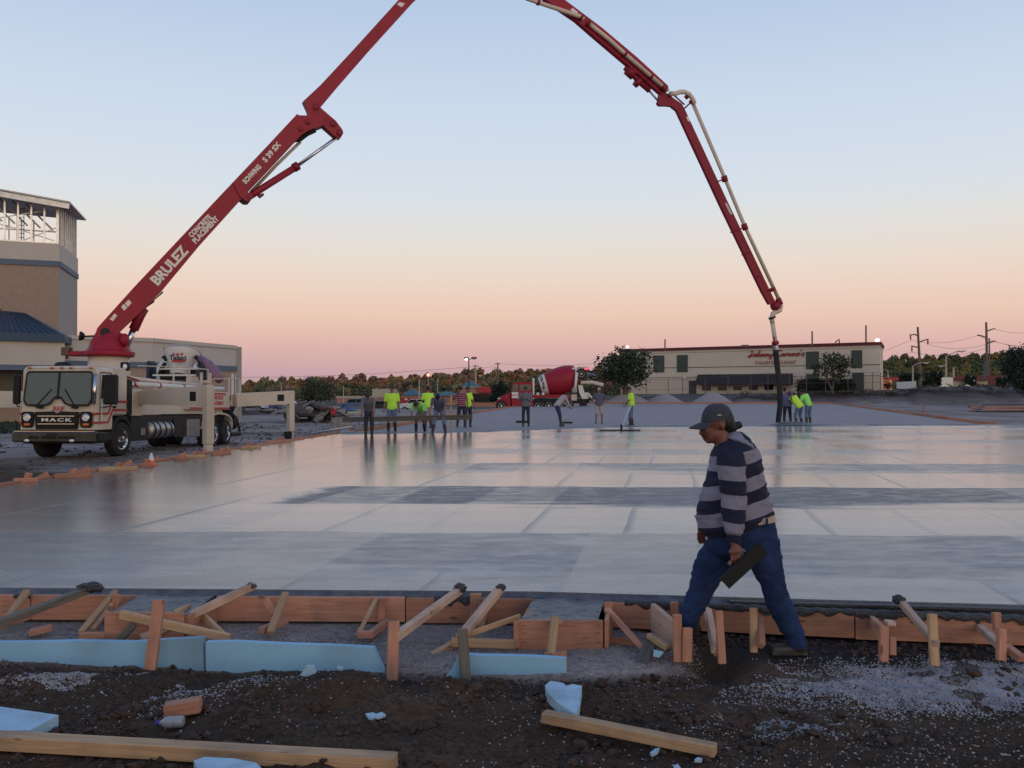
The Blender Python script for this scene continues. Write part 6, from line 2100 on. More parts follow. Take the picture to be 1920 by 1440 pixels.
def qrect(x0, y0, x1, y1, o0, o1, name, m, parent=rest):
    xm = (x0 + x1) / 2
    s0, s1 = fq(x0, (y0 + y1) / 2)[0], fq(x1, (y0 + y1) / 2)[0]
    z1, z0 = fq(xm, y0)[1], fq(xm, y1)[1]
    return qbox(s0, s1, z0, z1, o0, o1, name, m, parent)


ZT = fq(1650, 641)[1]
zb1 = fq(1480, 686)[1]
qbox(-1.5, QL, 1.0, zb1 - 1.5, -14, .0, 'lower_wall', 'facade_low')
qbox(-1.5, QL, zb1 - 1.45, ZT - .4, -14, .06, 'upper_wall', 'facade')
qbox(-1.5, QL + .02, zb1 - .04, zb1 + .04, .06, .12, 'score_line', 'shutter_green')
qbox(-1.5, QL + .02, zb1 + 2.25, zb1 + 2.32, .06, .10, 'score_line', 'stucco_dark')
qbox(-1.8, QL + .2, ZT - .42, ZT - .16, -14.3, .25, 'coping', 'coping_red')
qbox(-1.9, QL + .3, ZT - .16, ZT, -14.4, .35, 'parapet_cap', 'far_roof_red')
for r_4 in ((1226, 666.5, 1246, 698), (1270, 665.5, 1290, 697.5), (1512, 659, 1536, 692), (1597, 656.5, 1617, 690), (1598.5, 699, 1620, 733), (1513, 701, 1536, 733)):
    o = qrect(*r_4, .06, .16, 'shutter', 'shutter_green')
    mbx = MB()
for r_4 in ((1292, 713.5, 1305.5, 745),):
    qrect(*r_4, .0, .08, 'door', 'pole_dark')
for k in range(5):
    x0 = 1315.5 + k * 29.2
    w_ = qrect(x0, 719.5 - k * .3, x0 + 19.5, 734 - k * .3, .0, .10, 'window', 'white_paint')
    qrect(x0 + 1.2, 720 - k * .3, x0 + 18.3, 732.6 - k * .3, .10, .13, 'pane', 'dark_glass', w_)
# awning of dark tiles: a sloping deck with ribs
s0, s1 = fq(1310, 710)[0], fq(1487, 710)[0]
z1, z0 = fq(1400, 701.5)[1], fq(1400, 720)[1]
mb = MB(); mb.prism([QP(s0, z1, .06), QP(s0, z0, 1.3), QP(s0, z0 - .12, 1.3), QP(s0, z0 - .12, .06)], qd * (s1 - s0)); aw = mb.build('awning', 'awning_brown', rest)
mb = MB(); k = s0
while k < s1:
    mb.bar(QP(k, z1 + .03, .08), QP(k, z0 + .03, 1.32), .10, .07); k += .42
o = mb.build('awning_ribs', 'awning_brown', aw); o['kind'] = 'stuff'
# script sign, drawn stroke by stroke
GLY = {'J': [(.55, 1.0), (.35, .95), (.6, 1.02), (.5, .2), (.3, -.05), (.05, .0), (.15, .2), (.75, .3)], 'o': [(.0, .25), (.25, .5), (.05, .35), (.1, .05), (.35, .05), (.42, .35), (.25, .48), (.55, .4)],
       'h': [(.0, .2), (.35, 1.0), (.25, 1.05), (.1, .0), (.25, .42), (.4, .42), (.42, .05), (.6, .15)], 'n': [(.0, .3), (.12, .48), (.1, .0), (.28, .45), (.4, .42), (.42, .05), (.58, .2)],
       'y': [(.0, .45), (.08, .1), (.3, .1), (.42, .48), (.3, -.35), (.1, -.4), (.2, -.1), (.6, .25)], 'C': [(.75, .85), (.6, 1.0), (.2, .8), (.05, .3), (.3, .0), (.7, .12), (.85, .25)],
       'a': [(.42, .42), (.15, .48), (.05, .15), (.25, .02), (.45, .4), (.42, .05), (.6, .15)], 'r': [(.0, .25), (.15, .5), (.35, .45), (.3, .05), (.5, .18)], 'i': [(.0, .2), (.14, .46), (.16, .05), (.35, .2)],
       's': [(.0, .2), (.3, .55), (.35, .15), (.1, .0), (.4, .05)], "'": [(.1, 1.0), (.05, .75)]}
ADV = {'J': .85, 'o': .55, 'h': .6, 'n': .58, 'y': .6, 'C': .88, 'a': .6, 'r': .5, 'i': .35, 's': .45, "'": .18, ' ': .35}
sx0, sz0 = fq(1403, 671); sx1, _ = fq(1509, 662)
word = "Johnny Carino's"
tot = sum(ADV[c] for c in word); kx = (sx1 - sx0) / tot; kz = (fq(1450, 657)[1] - fq(1450, 669)[1]) * 1.0
x = 0; cur = []
sgn = thing('restaurant_sign', 'red script sign high on the restaurant wall', 'sign', QP(sx0, sz0, .1))
def flush(cur):
    if len(cur) > 1:
        mbs = MB(); mbs.tube([QP(sx0 + a * kx, sz0 + .12 + b * kz, .2) for a, b in cur], .085, 6)
        mbs.build('letter_stroke', 'sign_red', sgn)
for c in word:
    if c in " 'JC" and cur: flush(cur); cur = []
    if c != ' ':
        pts = [(x + a + b * .15, b) for a, b in GLY[c]]
        if c == "'": flush(pts)
        else: cur += pts
    x += ADV[c]
flush(cur)
ss0, ss1 = fq(1417, 680)[0], fq(1493, 680)[0]
o = text('ITALIAN RESTAURANT', 'lettering', frameM(Vector((0, 0, 0)), (1, 0, 0), (0, 0, 1)), .75, 'sign_tan', None, extrude=.03)
xs_ = [v.co.x for v in o.data.vertices]; k = (ss1 - ss0) / (max(xs_) - min(xs_))
o.data.transform(frameM(QP((ss0 + ss1) / 2, fq(1455, 680)[1], .12), qd, qn) @ Matrix.Diagonal((k, 1, 1, 1))); o.data.transform(wmat(sgn).inverted()); o.parent = sgn
# roof masts, vents and lamps
for px, py0, py1 in ((1247, 636, 654), (1523, 621, 646), (1624, 610, 642)):
    a, b_ = at(px, py0, 138 if px < 1300 else 128), at(px, py1 + 2, 138 if px < 1300 else 128)
    mb = MB(); mb.tube([b_, a], .11, 6); mb.build('roof_mast', 'pole_wood', rest)
mb = MB(); mb.tube([at(1566, 642, 128), at(1574, 636, 128), at(1574, 643, 128)], .1, 6); mb.box(at(1393, 650, 133), at(1401, 647, 134)); mb.build('roof_vent', 'pole_wood', rest)
for px, py, Y in ((1645, 638, 124.6), (1176, 651, 146)):
    mb = MB(); mb.ell(at(px, py, Y), (.28, .2, .2)); mb.build('flood_lamp', 'lit_lamp', rest)
    mb = MB(); mb.tube([at(px, py + 1, Y), at(px, py + 4, Y + .4)], .12, 6); mb.build('lamp_arm', 'pole_dark', rest)
mb = MB(); mb.ell(at(1284, 708.5, 141), (.25, .2, .25)); mb.build('wall_lamp', 'white_paint', rest)


# ------------------------------------------------------------------ vegetation
def leafcloud(name, clumps, n, size, m, parent=None, seed=0, attr=None, kind=None, label=None):
    """many small leaf faces spread through clumps (centre, radii)"""
    rg = np.random.default_rng(seed)
    P, S = [], []
    for c, r in clumps:
        k = n
        d = rg.normal(size=(k, 3)); d /= np.linalg.norm(d, axis=1)[:, None]
        rad = rg.uniform(.55, 1.08, (k, 1)) * (1 + .25 * np.sin(d[:, :1] * 5 + c[0]) * np.cos(d[:, 2:3] * 4))
        P.append(np.array(c) + d * rad * np.array(r)); S.append(rg.uniform(.6, 1.4, k) * size)
    P = np.concatenate(P); S = np.concatenate(S); N_ = len(P)
    a = rg.normal(size=(N_, 3)); a /= np.linalg.norm(a, axis=1)[:, None]
    b2 = rg.normal(size=(N_, 3)); b2 -= a * (a * b2).sum(1)[:, None]; b2 /= np.linalg.norm(b2, axis=1)[:, None]
    V = np.stack([P - a * S[:, None] * .5, P + b2 * S[:, None] * .32, P + a * S[:, None] * .5, P - b2 * S[:, None] * .32], 1).reshape(-1, 3)
    Fq = np.arange(N_ * 4).reshape(-1, 4)
    if parent is not None:
        V = V - np.array(wmat(parent).translation)
    me = npmesh(name, V, Fq, m)
    o = bpy.data.objects.new(name, me); COL.objects.link(o)
    if parent is not None: o.parent = parent
    if kind: o['kind'] = kind
    return o


def tree(label, base, h, rx, crown0, seed, m='leaf_dark', nclump=38, n=70, leaf=.30, trunks=2, name='tree', ry=None, group=None):
    rn = random.Random(seed); base = Vector(base)
    t = thing(name, label, 'tree', base, group=group)
    mb = MB()
    for k in range(trunks):
        a = rn.uniform(0, 6.28); top = base + Vector((math.cos(a) * rx * .35, math.sin(a) * rx * .2, h * .62))
        mid = base + (top - base) * .45 + Vector((rn.uniform(-.2, .2), 0, 0))
        mb.tube([base + Vector((rn.uniform(-.2, .2), 0, -.1)), mid, top], [.20, .14, .07], 7)
        for j in range(4):
            q_ = mid + (top - mid) * rn.uniform(.1, .9); a2 = rn.uniform(0, 6.28)
            mb.tube([q_, q_ + Vector((math.cos(a2) * rx * .4, math.sin(a2) * rx * .3, h * .12)), q_ + Vector((math.cos(a2) * rx * .75, math.sin(a2) * rx * .5, h * .2))], [.07, .05, .025], 5)
    mb.build('trunk', 'bark', t)
    cl = []
    z0 = crown0 * h; cz = (z0 + h) / 2; rz = (h - z0) / 2
    for k in range(nclump):
        d = Vector((rn.gauss(0, 1), rn.gauss(0, 1), rn.gauss(0, 1))).normalized() * rn.uniform(.35, .86)
        s_ = rn.uniform(.20, .36)
        cl.append((tuple(base + Vector((d.x * rx, d.y * (ry or rx) * .8, cz + d.z * rz))), (rx * s_, rx * s_, rx * s_ * .75)))
    cr = leafcloud('crown', cl, n, leaf, m, t, seed)
    return t


tb = at(1172, 742, 117); tree('big leafy tree in front of the left end of the restaurant', (tb.x, 117, tb.z), 6.1, 4.1, .16, 3, 'leaf_dark', 62, 90, .34, 4)
tb = at(1566, 737, 120.5); tree('smaller thin crowned tree in front of the right shutters', (tb.x, 121.5, tb.z), 5.6, 3.0, .24, 8, 'leaf_mid', 34, 60, .30, 2)
tb = at(590, 765, 150); tree('broad dark green tree standing behind the rubble heap', (tb.x, 150, tb.z), 4.8, 3.6, .05, 5, 'leaf_mid', 44, 80, .36, 2)
tb = at(936, 768, 106); tree('dense dark evergreen left of the red mixer truck', (tb.x, 106, tb.z), 3.4, 1.15, .02, 6, 'leaf_conifer', 50, 90, .22, 1, ry=1.1)
tb = at(1912, 748, 92); tree('tall dark tree at the right edge of the picture', (tb.x + .6, 92, 1.0), 6.1, 2.6, .0, 10, 'leaf_conifer', 60, 100, .26, 2)
tb = at(1975, 748, 96); tree('dark tree beyond the right edge of the picture', (tb.x, 96, 1.0), 6.5, 3.0, .0, 11, 'leaf_conifer', 40, 80, .3, 2)
# hedge
hd = thing('hedge', 'dark clipped hedge along the foot of the restaurant', 'hedge', at(1550, 735, 121.6))
cl = []
for px in np.arange(1500, 1600, 4.0):
    for k in range(3):
        cl.append((tuple(at(px, 731 - k * 7, 123.0)), (.6, .6, .5)))
leafcloud('foliage', cl, 70, .26, 'hedge_green', hd, 4)
mb = MB(); mb.box(at(1500, 738, 122.7), at(1598, 714, 123.3)); mb.build('core', 'hedge_green', hd)

# far wood on the ridge, autumn colours
pal = [((.115, .062, .032), 6), ((.105, .055, .036), 5), ((.095, .065, .032), 5), ((.075, .060, .032), 4), ((.060, .056, .032), 3), ((.095, .058, .042), 4), ((.14, .085, .032), 1)]
pl_ = [c for c, w in pal for _ in range(w)]
wm = bpy.data.materials.new('wood_foliage'); wm.use_nodes = True
n, l = wm.node_tree.nodes, wm.node_tree.links
vc = n.new('ShaderNodeVertexColor'); vc.layer_name = 'Col'
l.new(vc.outputs[0], n['Principled BSDF'].inputs['Base Color']); n['Principled BSDF'].inputs['Roughness'].default_value = .85
n['Principled BSDF'].inputs['Specular IOR Level'].default_value = .1


def woods(name, label, specs, seed):
    rg = np.random.default_rng(seed); rn = random.Random(seed)
    VV, CC = [], []
    for (x, y, ztop, r, hgt, ci) in specs:
        k = 1500
        c = np.array(ci if ci is not None else rn.choice(pl_)) * rn.uniform(2.5, 3.5)
        d = rg.normal(size=(k, 3)); d /= np.linalg.norm(d, axis=1)[:, None]; d[:, 1] = -np.abs(d[:, 1]) * .9 + .1; d[:, 2] = np.abs(d[:, 2]) * 1.25 - .30
        ph = rn.uniform(0, 6)
        rad = rg.uniform(.8, 1.03, (k, 1)) * (1 + .2 * np.sin(d[:, :1] * 6 + ph) * np.cos(d[:, 2:3] * 7 + ph))
        P = np.array([x, y, ztop - hgt * .92]) + d * rad * np.array([r, r, hgt])
        S = rg.uniform(.7, 1.4, (k, 1)) * r * .17
        a = rg.normal(size=(k, 3)); a /= np.linalg.norm(a, axis=1)[:, None]
        b2 = rg.normal(size=(k, 3)); b2 -= a * (a * b2).sum(1)[:, None]; b2 /= np.linalg.norm(b2, axis=1)[:, None]
        VV.append(np.stack([P - a * S * .5, P + b2 * S * .4, P + a * S * .5, P - b2 * S * .4], 1).reshape(-1, 3))
        CC.append(np.repeat(c[None] * rg.uniform(.75, 1.25, (k, 1)), 4, 0))
    V = np.concatenate(VV); Cc = np.concatenate(CC)
    me = npmesh(name, V, np.arange(len(V)).reshape(-1, 4), wm)
    ca = me.color_attributes.new('Col', 'FLOAT_COLOR', 'POINT')
    ca.data.foreach_set('color', np.concatenate([Cc, np.ones((len(Cc), 1))], 1).astype(np.float32).ravel())
    nobj(name, me, kind='stuff', label=label)


rn = random.Random(31)
TOPL = [(-300, 712), (0, 716), (440, 718), (520, 715), (600, 710), (680, 709), (760, 705), (830, 703), (900, 699), (1000, 697), (1120, 697), (1180, 704), (1500, 700), (1640, 692)]
TOPR = [(1640, 690), (1665, 676), (1690, 668), (1720, 672), (1750, 669), (1800, 667), (1840, 668), (1880, 662), (1950, 655), (2100, 650), (2300, 650)]
tx, ty_ = zip(*TOPL); specs = []
px = 405
while px < 1185:
    for row, (Y, dy) in enumerate(((430, 0), (395, 8), (350, 16), (310, 24))):
        yp = np.interp(px, tx, ty_) + dy + rn.uniform(-3.5, 3)
        r = rn.uniform(5.5, 8.5) * Y / 430
        p = at(px + rn.uniform(-6, 6), yp, Y + rn.uniform(-8, 8))
        ci = None
        if row >= 2 and rn.random() < .6: ci = (.045, .048, .028)
        specs.append((p.x, p.y, p.z, r, r * rn.uniform(.85, 1.2) + 2, ci))
    px += 15
woods('left_wood', 'autumn wood along the low ridge on the left', specs, 3)
tx, ty_ = zip(*TOPR); specs = []; px = 1650
olive = [(.060, .055, .022), (.075, .062, .022), (.045, .048, .022), (.085, .06, .025), (.035, .04, .02)]
while px < 2040:
    for row, (Y, dy) in enumerate(((430, 0), (410, 9), (390, 18), (360, 27), (330, 36), (300, 44))):
        yp = np.interp(px, tx, ty_) + dy + rn.uniform(-3, 3)
        r = rn.uniform(4.5, 7.0) * Y / 430
        p = at(px + rn.uniform(-6, 6), yp, Y + rn.uniform(-8, 8))
        specs.append((p.x, p.y, p.z, r, r * rn.uniform(.9, 1.2) + 2, rn.choice(olive)))
    px += 14
woods('right_wood', 'olive wood on the hill behind the power poles', specs, 4)


# ------------------------------------------------------------------ poles, lamps, wires
def pole(label, px, y0, y1, Y, r=.12, m='pole_metal', arms=(), name='pole', cat='pole', lit=None, group=None, px1=None):
    a, b_ = at(px, y1, Y), at(px1 if px1 is not None else px, y0, Y)
    t = thing(name, label, cat, a, group=group)
    mb = MB(); mb.tube([a, a + (b_ - a) * .5, b_], [r, r * .9, r * .7], 8); mb.build('shaft', m, t)
    for arm in arms:
        pts = [at(x, y, Y) for x, y in arm]
        mb = MB(); mb.tube(pts, r * .45, 6); mb.build('arm', m, t)
    return t


def lamphead(t, px, py, Y, w=.9, lit=False, m='pole_dark'):
    mb = MB(); c = at(px, py, Y); mb.box(c - Vector((w / 2, .25, .08)), c + Vector((w / 2, .25, .10)), ch=.03); h_ = mb.build('lamp_head', m, t)
    mb = MB(); mb.ell(c - Vector((0, .05, .12)), (w * .32, .2, .1)); mb.build('lens', 'lit_lamp' if lit else 'lamp_lens', h_)


t = pole('dark twin headed parking lot lamp with one head lit', 879.5, 673, 764, 104, .09, 'pole_dark', [[(870, 671.5), (879.5, 674), (892, 671)]], 'lamp_post', 'street lamp', px1=879)
lamphead(t, 874.5, 671.5, 103.8, .5, True); lamphead(t, 889, 671, 104, .6)
t = pole('slender pale pole at the left rim of the rubble', 644, 724, 762, 150, .10)
t = pole('slender pale lamp pole behind the lime shirt and navy cap', 786, 711, 757, 150, .12)
t = pole('thin grey pole above the teal roofs', 820.5, 711, 741, 180, .09)
t = pole('small pale pole behind the rear outrigger', 527.5, 720, 740, 170, .10)
t = pole('pale pole beside the stout lime worker', 746, 732, 745, 150, .08)
t = pole('wooden utility pole with crossarms behind the twin lamp', 892.5, 683, 768, 190, .18, 'pole_metal', [[(887, 686), (898, 686)], [(888, 691), (896, 691)], [(886, 696), (892, 694)]], 'utility_pole', 'utility pole', px1=891.5)
t = pole('distant wooden utility pole beside the mixer drum', 933.5, 680, 716, 240, .22, 'pole_wood', [[(928, 682), (939, 682)], [(926, 690), (933, 690)]], 'utility_pole', 'utility pole')
t = pole('leaning steel power pole with davit arms behind the restaurant end', 1728, 613, 745, 232, .38, 'pole_wood', [[(1707, 628), (1716, 627), (1722, 630)], [(1725, 641), (1733, 638), (1741, 636)], [(1709, 649), (1716, 650), (1724, 652)],
          [(1707, 628), (1708, 637)], [(1740, 636), (1740, 646)], [(1710, 649), (1710, 659)]], 'power_pole', 'power pole', px1=1721)
t = pole('tall power pole with davit arms at the right', 1852, 604, 745, 232, .38, 'pole_wood', [[(1833, 628), (1842, 630), (1849, 633)], [(1851, 621), (1858, 618), (1866, 616)], [(1852, 643), (1859, 641), (1866, 639)],
          [(1855, 634), (1856, 700), (1856, 740)]], 'power_pole', 'power pole', px1=1849.5)
t = pole('curved street lamp beside the white fence', 1711.5, 686, 716, 170, .16, 'pole_metal', [[(1711.5, 687), (1718, 683), (1726, 680.5), (1734, 680)]], 'street_lamp', 'street lamp'); lamphead(t, 1736, 680, 170, 1.3, m='pole_metal')
t = pole('taller curved street lamp above the beige box', 1774, 668, 708, 170, .18, 'pole_metal', [[(1774, 668), (1782, 664), (1792, 660), (1800, 658.5)], [(1774, 686), (1770, 685.5), (1766, 686)]], 'street_lamp', 'street lamp'); lamphead(t, 1803, 658.5, 170, 1.5, m='pole_metal'); lamphead(t, 1764, 686, 170, .9, m='pole_metal')
t = pole('short street lamp near the restaurant corner', 1665, 694, 715, 170, .12, 'pole_metal', [[(1665, 695), (1658, 693), (1654, 694)]], 'street_lamp', 'street lamp')
t = pole('pale sign post by the beige box', 1788, 688, 708, 175, .2)
t = pole('green grey steel mast right of the power pole', 1846, 678, 712, 190, .2, 'teal_roof')
t = thing('lit_sign', 'round glowing pink sign on a pole above the far trees', 'sign', at(803, 703, 200))
mb = MB(); mb.lathe(at(803, 703, 200), (0, -1, 0), [(-.1, .36), (.1, .36)], 16); mb.build('disc', 'lit_sign', t)
mb = MB(); mb.tube([at(803, 708, 200.1), at(803, 750, 200.1)], .08, 6); mb.build('post', 'pole_metal', t)


def wire(label, a, b_, sag, r=.035):
    pts = [a + (b_ - a) * (k / 14) - Vector((0, 0, sag * 4 * (k / 14) * (1 - k / 14))) for k in range(15)]
    mb = MB(); mb.tube(pts, r, 4); o = mb.build('power_line', 'wire', loc=a); tag(o, label, 'power line', 'overhead power lines')


for i, (a, b_, sg) in enumerate((((1708, 638), (1833, 629), 1.2), ((1741, 646), (1866, 640), 1.4), ((1710, 660), (1856, 650), 1.5), ((1866, 617), (2000, 600), 2), ((1866, 640), (2000, 628), 2), ((1833, 629), (2000, 640), 2),
                                 ((1500, 700), (1708, 638), 1.0), ((1560, 690), (1710, 660), 1.0))):
    wire(('topmost power line between the two steel poles', 'middle power line between the two steel poles', 'lowest power line between the two steel poles', 'top power line leaving the picture from the right pole', 'lower power line leaving the picture from the right pole', 'power line leaving the right pole from its left arm', 'upper power line coming from behind the restaurant roof', 'lower power line coming from behind the restaurant roof')[i], at(*a, 232 if i < 6 else 236), at(*b_, 232), sg)
wire('long power line over the left wood', at(300, 704, 240), at(892, 687, 190), 1.2, .03)
wire('power line between the two distant utility poles', at(892, 687, 190), at(933, 682, 240), .6, .03)
wire('power line running right over the red mixer', at(939, 682, 240), at(1200, 672, 240), 1.0, .03)

# ------------------------------------------------------------------ fence by the restaurant
fl = thing('chain_fence', 'thin chain link fence in front of the restaurant', 'fence', at(1253, 741, 119.5))
fpx = [1130, 1170, 1212, 1253, 1280, 1322, 1365, 1408, 1440, 1480, 1512, 1548, 1590, 1636, 1651]
for px in fpx:
    yb = np.interp(px, [1130, 1300, 1440, 1660], [752, 748, 738, 736])
    mb = MB(); mb.tube([at(px, yb, 119.3), at(px, yb - 38, 119.3)], .045, 6); mb.build('post', 'wire', fl)
for dyy in (38, 19, 3):
    mb = MB(); mb.tube([at(px, np.interp(px, [1130, 1300, 1440, 1660], [752, 748, 738, 736]) - dyy, 119.3) for px in fpx], .018, 5); mb.build('rail', 'wire', fl)

# ------------------------------------------------------------------ gravel heaps
def heap(label, px, pytop, pw, Y, zb, seed, name='gravel_heap', m='gravel_heap'):
    top = at(px, pytop, Y); rad = pw / 2 * Y / F; H_ = top.z - zb
    vs, fs = [], []; NR, NS = 22, 72
    for i in range(NR + 1):
        for k in range(NS):
            a = 2 * math.pi * k / NS; rr = rad * i / NR
            x, y = top.x + rr * math.cos(a), Y + rr * math.sin(a) * .85
            nn = float(fbm(np.array([x * .9 + seed]), np.array([y * .9]), 4, seed)[0]); n2_ = float(fbm(np.array([x * 4]), np.array([y * 4]), 3, seed + 1)[0])
            t = i / NR
            prof = (1 - t) ** 1.05 if t > .12 else (1 - .12) ** 1.05 + (.12 - t) * .35
            vs.append((x, y, zb - .15 + (H_ + .15) * prof * (1 + .25 * nn) + n2_ * .12 * (1 - t)))
    for i in range(NR):
        for k in range(NS):
            j = (k + 1) % NS; fs.append((i * NS + k, i * NS + j, (i + 1) * NS + j, (i + 1) * NS + k))
    me = npmesh(name, [(v[0] - top.x, v[1] - Y, v[2] - zb) for v in vs], fs, m, True)
    o = bpy.data.objects.new(name, me); COL.objects.link(o); o.location = (top.x, Y, zb)
    tag(o, label, 'heap'); return o


heap('left gravel heap partly behind the grey shirted man', 1178, 732, 112, 117.4, -.3, 3)
heap('middle gravel heap of three', 1246, 735, 104, 117.2, -.3, 4)
heap('right gravel heap, the widest of three', 1336, 734, 112, 117.0, -.3, 5)
heap('low brown dirt heap between the rubble and the outrigger', 470, 768, 150, 84, -1.0, 6, 'dirt_heap', 'rubble_dark')

# ------------------------------------------------------------------ red mixer truck
MD = 95.0
rm = thing('mixer_truck', 'red mixer truck with a white banded drum parked behind the pad', 'mixer truck', at(1000, 768, MD))
q = lambda a, b, o=0.0: at(a, b, MD) + Vector((0, o, 0))
mb = MB(); mb.prism([q(931, 763), (q(931, 752)), q(936, 744), q(958, 736), q(960, 763)], (0, 2.0, 0)); mb.build('hood', 'red_paint', rm)
mb = MB(); mb.prism([q(957, 762), q(957, 738), q(962, 718), q(964, 716), q(998, 716), q(1000, 748), q(998, 762)], (0, 2.3, 0)); cb = mb.build('cab', 'red_paint', rm)
mb = MB(); mb.prism([q(960, 735), q(962.5, 720.5), q(971, 720.5), q(971, 735)], (0, -.03, 0)); mb.build('door_window', 'cab_glass', cb)
mb = MB(); mb.prism([q(959.5, 746.5), q(959.8, 735.3), q(972, 735.3), q(972, 746.5)], (0, -.04, 0)); mb.build('white_door_panel', 'white_paint', cb)
mb = MB(); mb.prism([q(974.5, 732), q(974.5, 721), q(995, 721), q(995, 732)], (0, -.03, 0)); mb.build('rear_window', 'cab_glass', cb)
text('READY MIX', 'lettering', frameM(q(966, 741, -.06), (1, 0, 0), (0, -1, 0)), .14, 'letter_red', cb, extrude=.01)
mb = MB(); mb.ell(q(936, 748, -.02), (.16, .06, .12)); mb.build('headlight', 'lamp_lens', rm)
mb = MB(); poly = [q(940 + 12 * math.cos(t), 760 - 13 * math.sin(t)) for t in [math.pi * k / 10 for k in range(11)]]; poly += [q(940 + 10 * math.cos(t), 760 - 11 * math.sin(t)) for t in [math.pi * k / 10 for k in range(10, -1, -1)]]
mb.prism(poly, (0, -.12, 0)); mb.build('wheel_arch', 'red_paint', rm)
mb = MB(); mb.tube([q(1000, 748, .1), q(1000, 709, .1)], .12, 8); mb.build('exhaust_stack', 'white_paint', rm)
mb = MB(); mb.box(q(960, 765, .3), q(1000, 757, 2)); mb.box(q(990, 756, .2), q(1105, 748, 2)); mb.build('chassis', 'black_paint', rm)
mb = MB(); mb.box(q(972, 766, .05), q(1000, 755, .3), ch=.04); mb.build('fuel_tank', 'dull_steel', rm)
mb = MB(); mb.box(q(996, 746, -.02), q(1073, 740, 2.1)); mb.build('red_deck', 'red_paint', rm)
for px, py in ((940, 757.5), (1009, 755), (1029, 755), (1049, 756), (1066, 756)):
    c = q(px, py); c.z = g(c.x, c.y) + .54
    if px == 940: c.z += .05
    wheel(c + Vector((0, .05, 0)), .55, .34, 1, rm, True, rim='white_paint', turn=R(-90), world=True)
# drum
ax0, ax1 = q(1013, 724, 1.15), q(1078, 707, 1.15)
dd = (ax1 - ax0); Ld = dd.length; dn = dd.normalized()
mb = MB(); mb.lathe(ax0, dn, [(-.1, .3), (.0, .82), (.55, 1.08), (1.3, 1.33), (1.75, 1.42), (2.6, 1.46), (3.0, 1.44), (3.6, 1.30), (3.9, 1.2), (4.0, 1.0)], 40); dr = mb.build('drum', 'red_paint', rm, smooth=True); smooth_by_angle(dr, 25)
mb = MB(); mb.lathe(ax0, dn, [(.02, .87), (.10, .90), (.66, 1.15), (.70, 1.15)], 40, caps=False); mb.build('white_band', 'white_paint', dr)
for i, ch_ in enumerate('OWEN'):
    a = R(100 - i * 27)
    c = ax0 + dn * .40; e1 = Vector((0, 0, 1)); e1 = (e1 - dn * e1.dot(dn)).normalized(); e2 = Vector((0, -1, 0))
    a2 = R(52 - i * 22); nr = e2 * math.cos(a2) + e1 * math.sin(a2)
    text(ch_, 'lettering', frameM(c + nr * 1.05, dn, (nr - dn * .3)), .50, 'black_paint', dr, extrude=.01, offset=.015)
mb = MB(); mb.box(q(1072.5, 736, .2), q(1082, 689, .5), ch=.05); mb.lathe(q(1077, 714, .6), (1, 0, -.1), [(0, 1.3), (.25, 1.3)], 24); mb.build('rear_ring', 'white_paint', rm)
mb = MB(); mb.box(q(1070, 746, .3), q(1088, 714, 1.2)); mb.tube([q(1073, 692, .3), q(1073, 740, .3)], .07, 6); mb.tube([q(1085, 722, .3), q(1080, 752, .3)], .09, 6); mb.build('rear_frame', 'rubble_dark', rm)
for px, py, o_ in ((1089.5, 701, -.2), (1117, 703, 1.6)):
    wheel(q(px, py, o_), .56, .34, 1, rm, True, rim='cream_paint', turn=R(-90), world=True)
mb = MB(); mb.tube([q(1090, 701, .3), q(1117, 703, 1.4)], .09, 8); mb.tube([q(1080, 706, .5), q(1100, 699, .5), q(1118, 703, .9)], .08, 6); mb.box(q(1084, 691, .2), q(1104, 687.5, 1.6)); mb.build('booster_axle', 'dull_steel', rm)
mb = MB(); mb.box(q(1096, 692.5, -.05), q(1104, 690, .0)); mb.build('tail_light', 'tail_light', rm)
mb = MB(); mb.tube([q(1089, 717, -.1), q(1110, 717, -.1), q(1131, 722, -.1)], [.16, .2, .2], 10); mb.build('fold_chute', 'cream_paint', rm)
mb = MB(); mb.prism([q(1084, 722), q(1092, 722), q(1096, 735), q(1106, 737), q(1103, 748), q(1092, 748), q(1086, 736)], (0, .9, 0)); mb.build('discharge_hopper', 'white_paint', rm)
mb = MB(); mb.prism([q(1094, 728, -.05), q(1102, 727, -.05), (q(1103, 735, -.05)), q(1097, 736, -.05)], (0, .1, 0)); mb.tube([q(1104, 746, -.2), q(1113, 751, -.2)], .13, 8); mb.build('chute_mouth', 'black_paint', rm)
mb = MB(); mb.tube([q(1104, 740, -.2), q(1114, 753, -.2)], .12, 8); mb.build('chute_end', 'white_paint', rm)
mb = MB(); mb.box(q(1071, 751.5, -.15), q(1081.5, 739.5, .3), ch=.04); mb.build('water_tank', 'cream_paint', rm)
mb = MB(); mb.box(q(1067, 761, .05), q(1073, 748, .1)); mb.box(q(1086, 761, .05), q(1101, 751, .1)); mb.build('mud_flap', 'rubber', rm)
for px in (992, 1006, 1016):
    mb = MB(); mb.box(q(px, 741, -.1), q(px + 5, 736, .2), ch=.03); mb.build('tool_bracket', 'white_paint' if px > 1000 else 'dull_steel', rm)
for px in (948, 988): 
    mb = MB(); mb.box(q(px, 744.5, -.06), q(px + 2.5, 742.5, -.02)); mb.build('marker_light', 'orange_lens', rm)


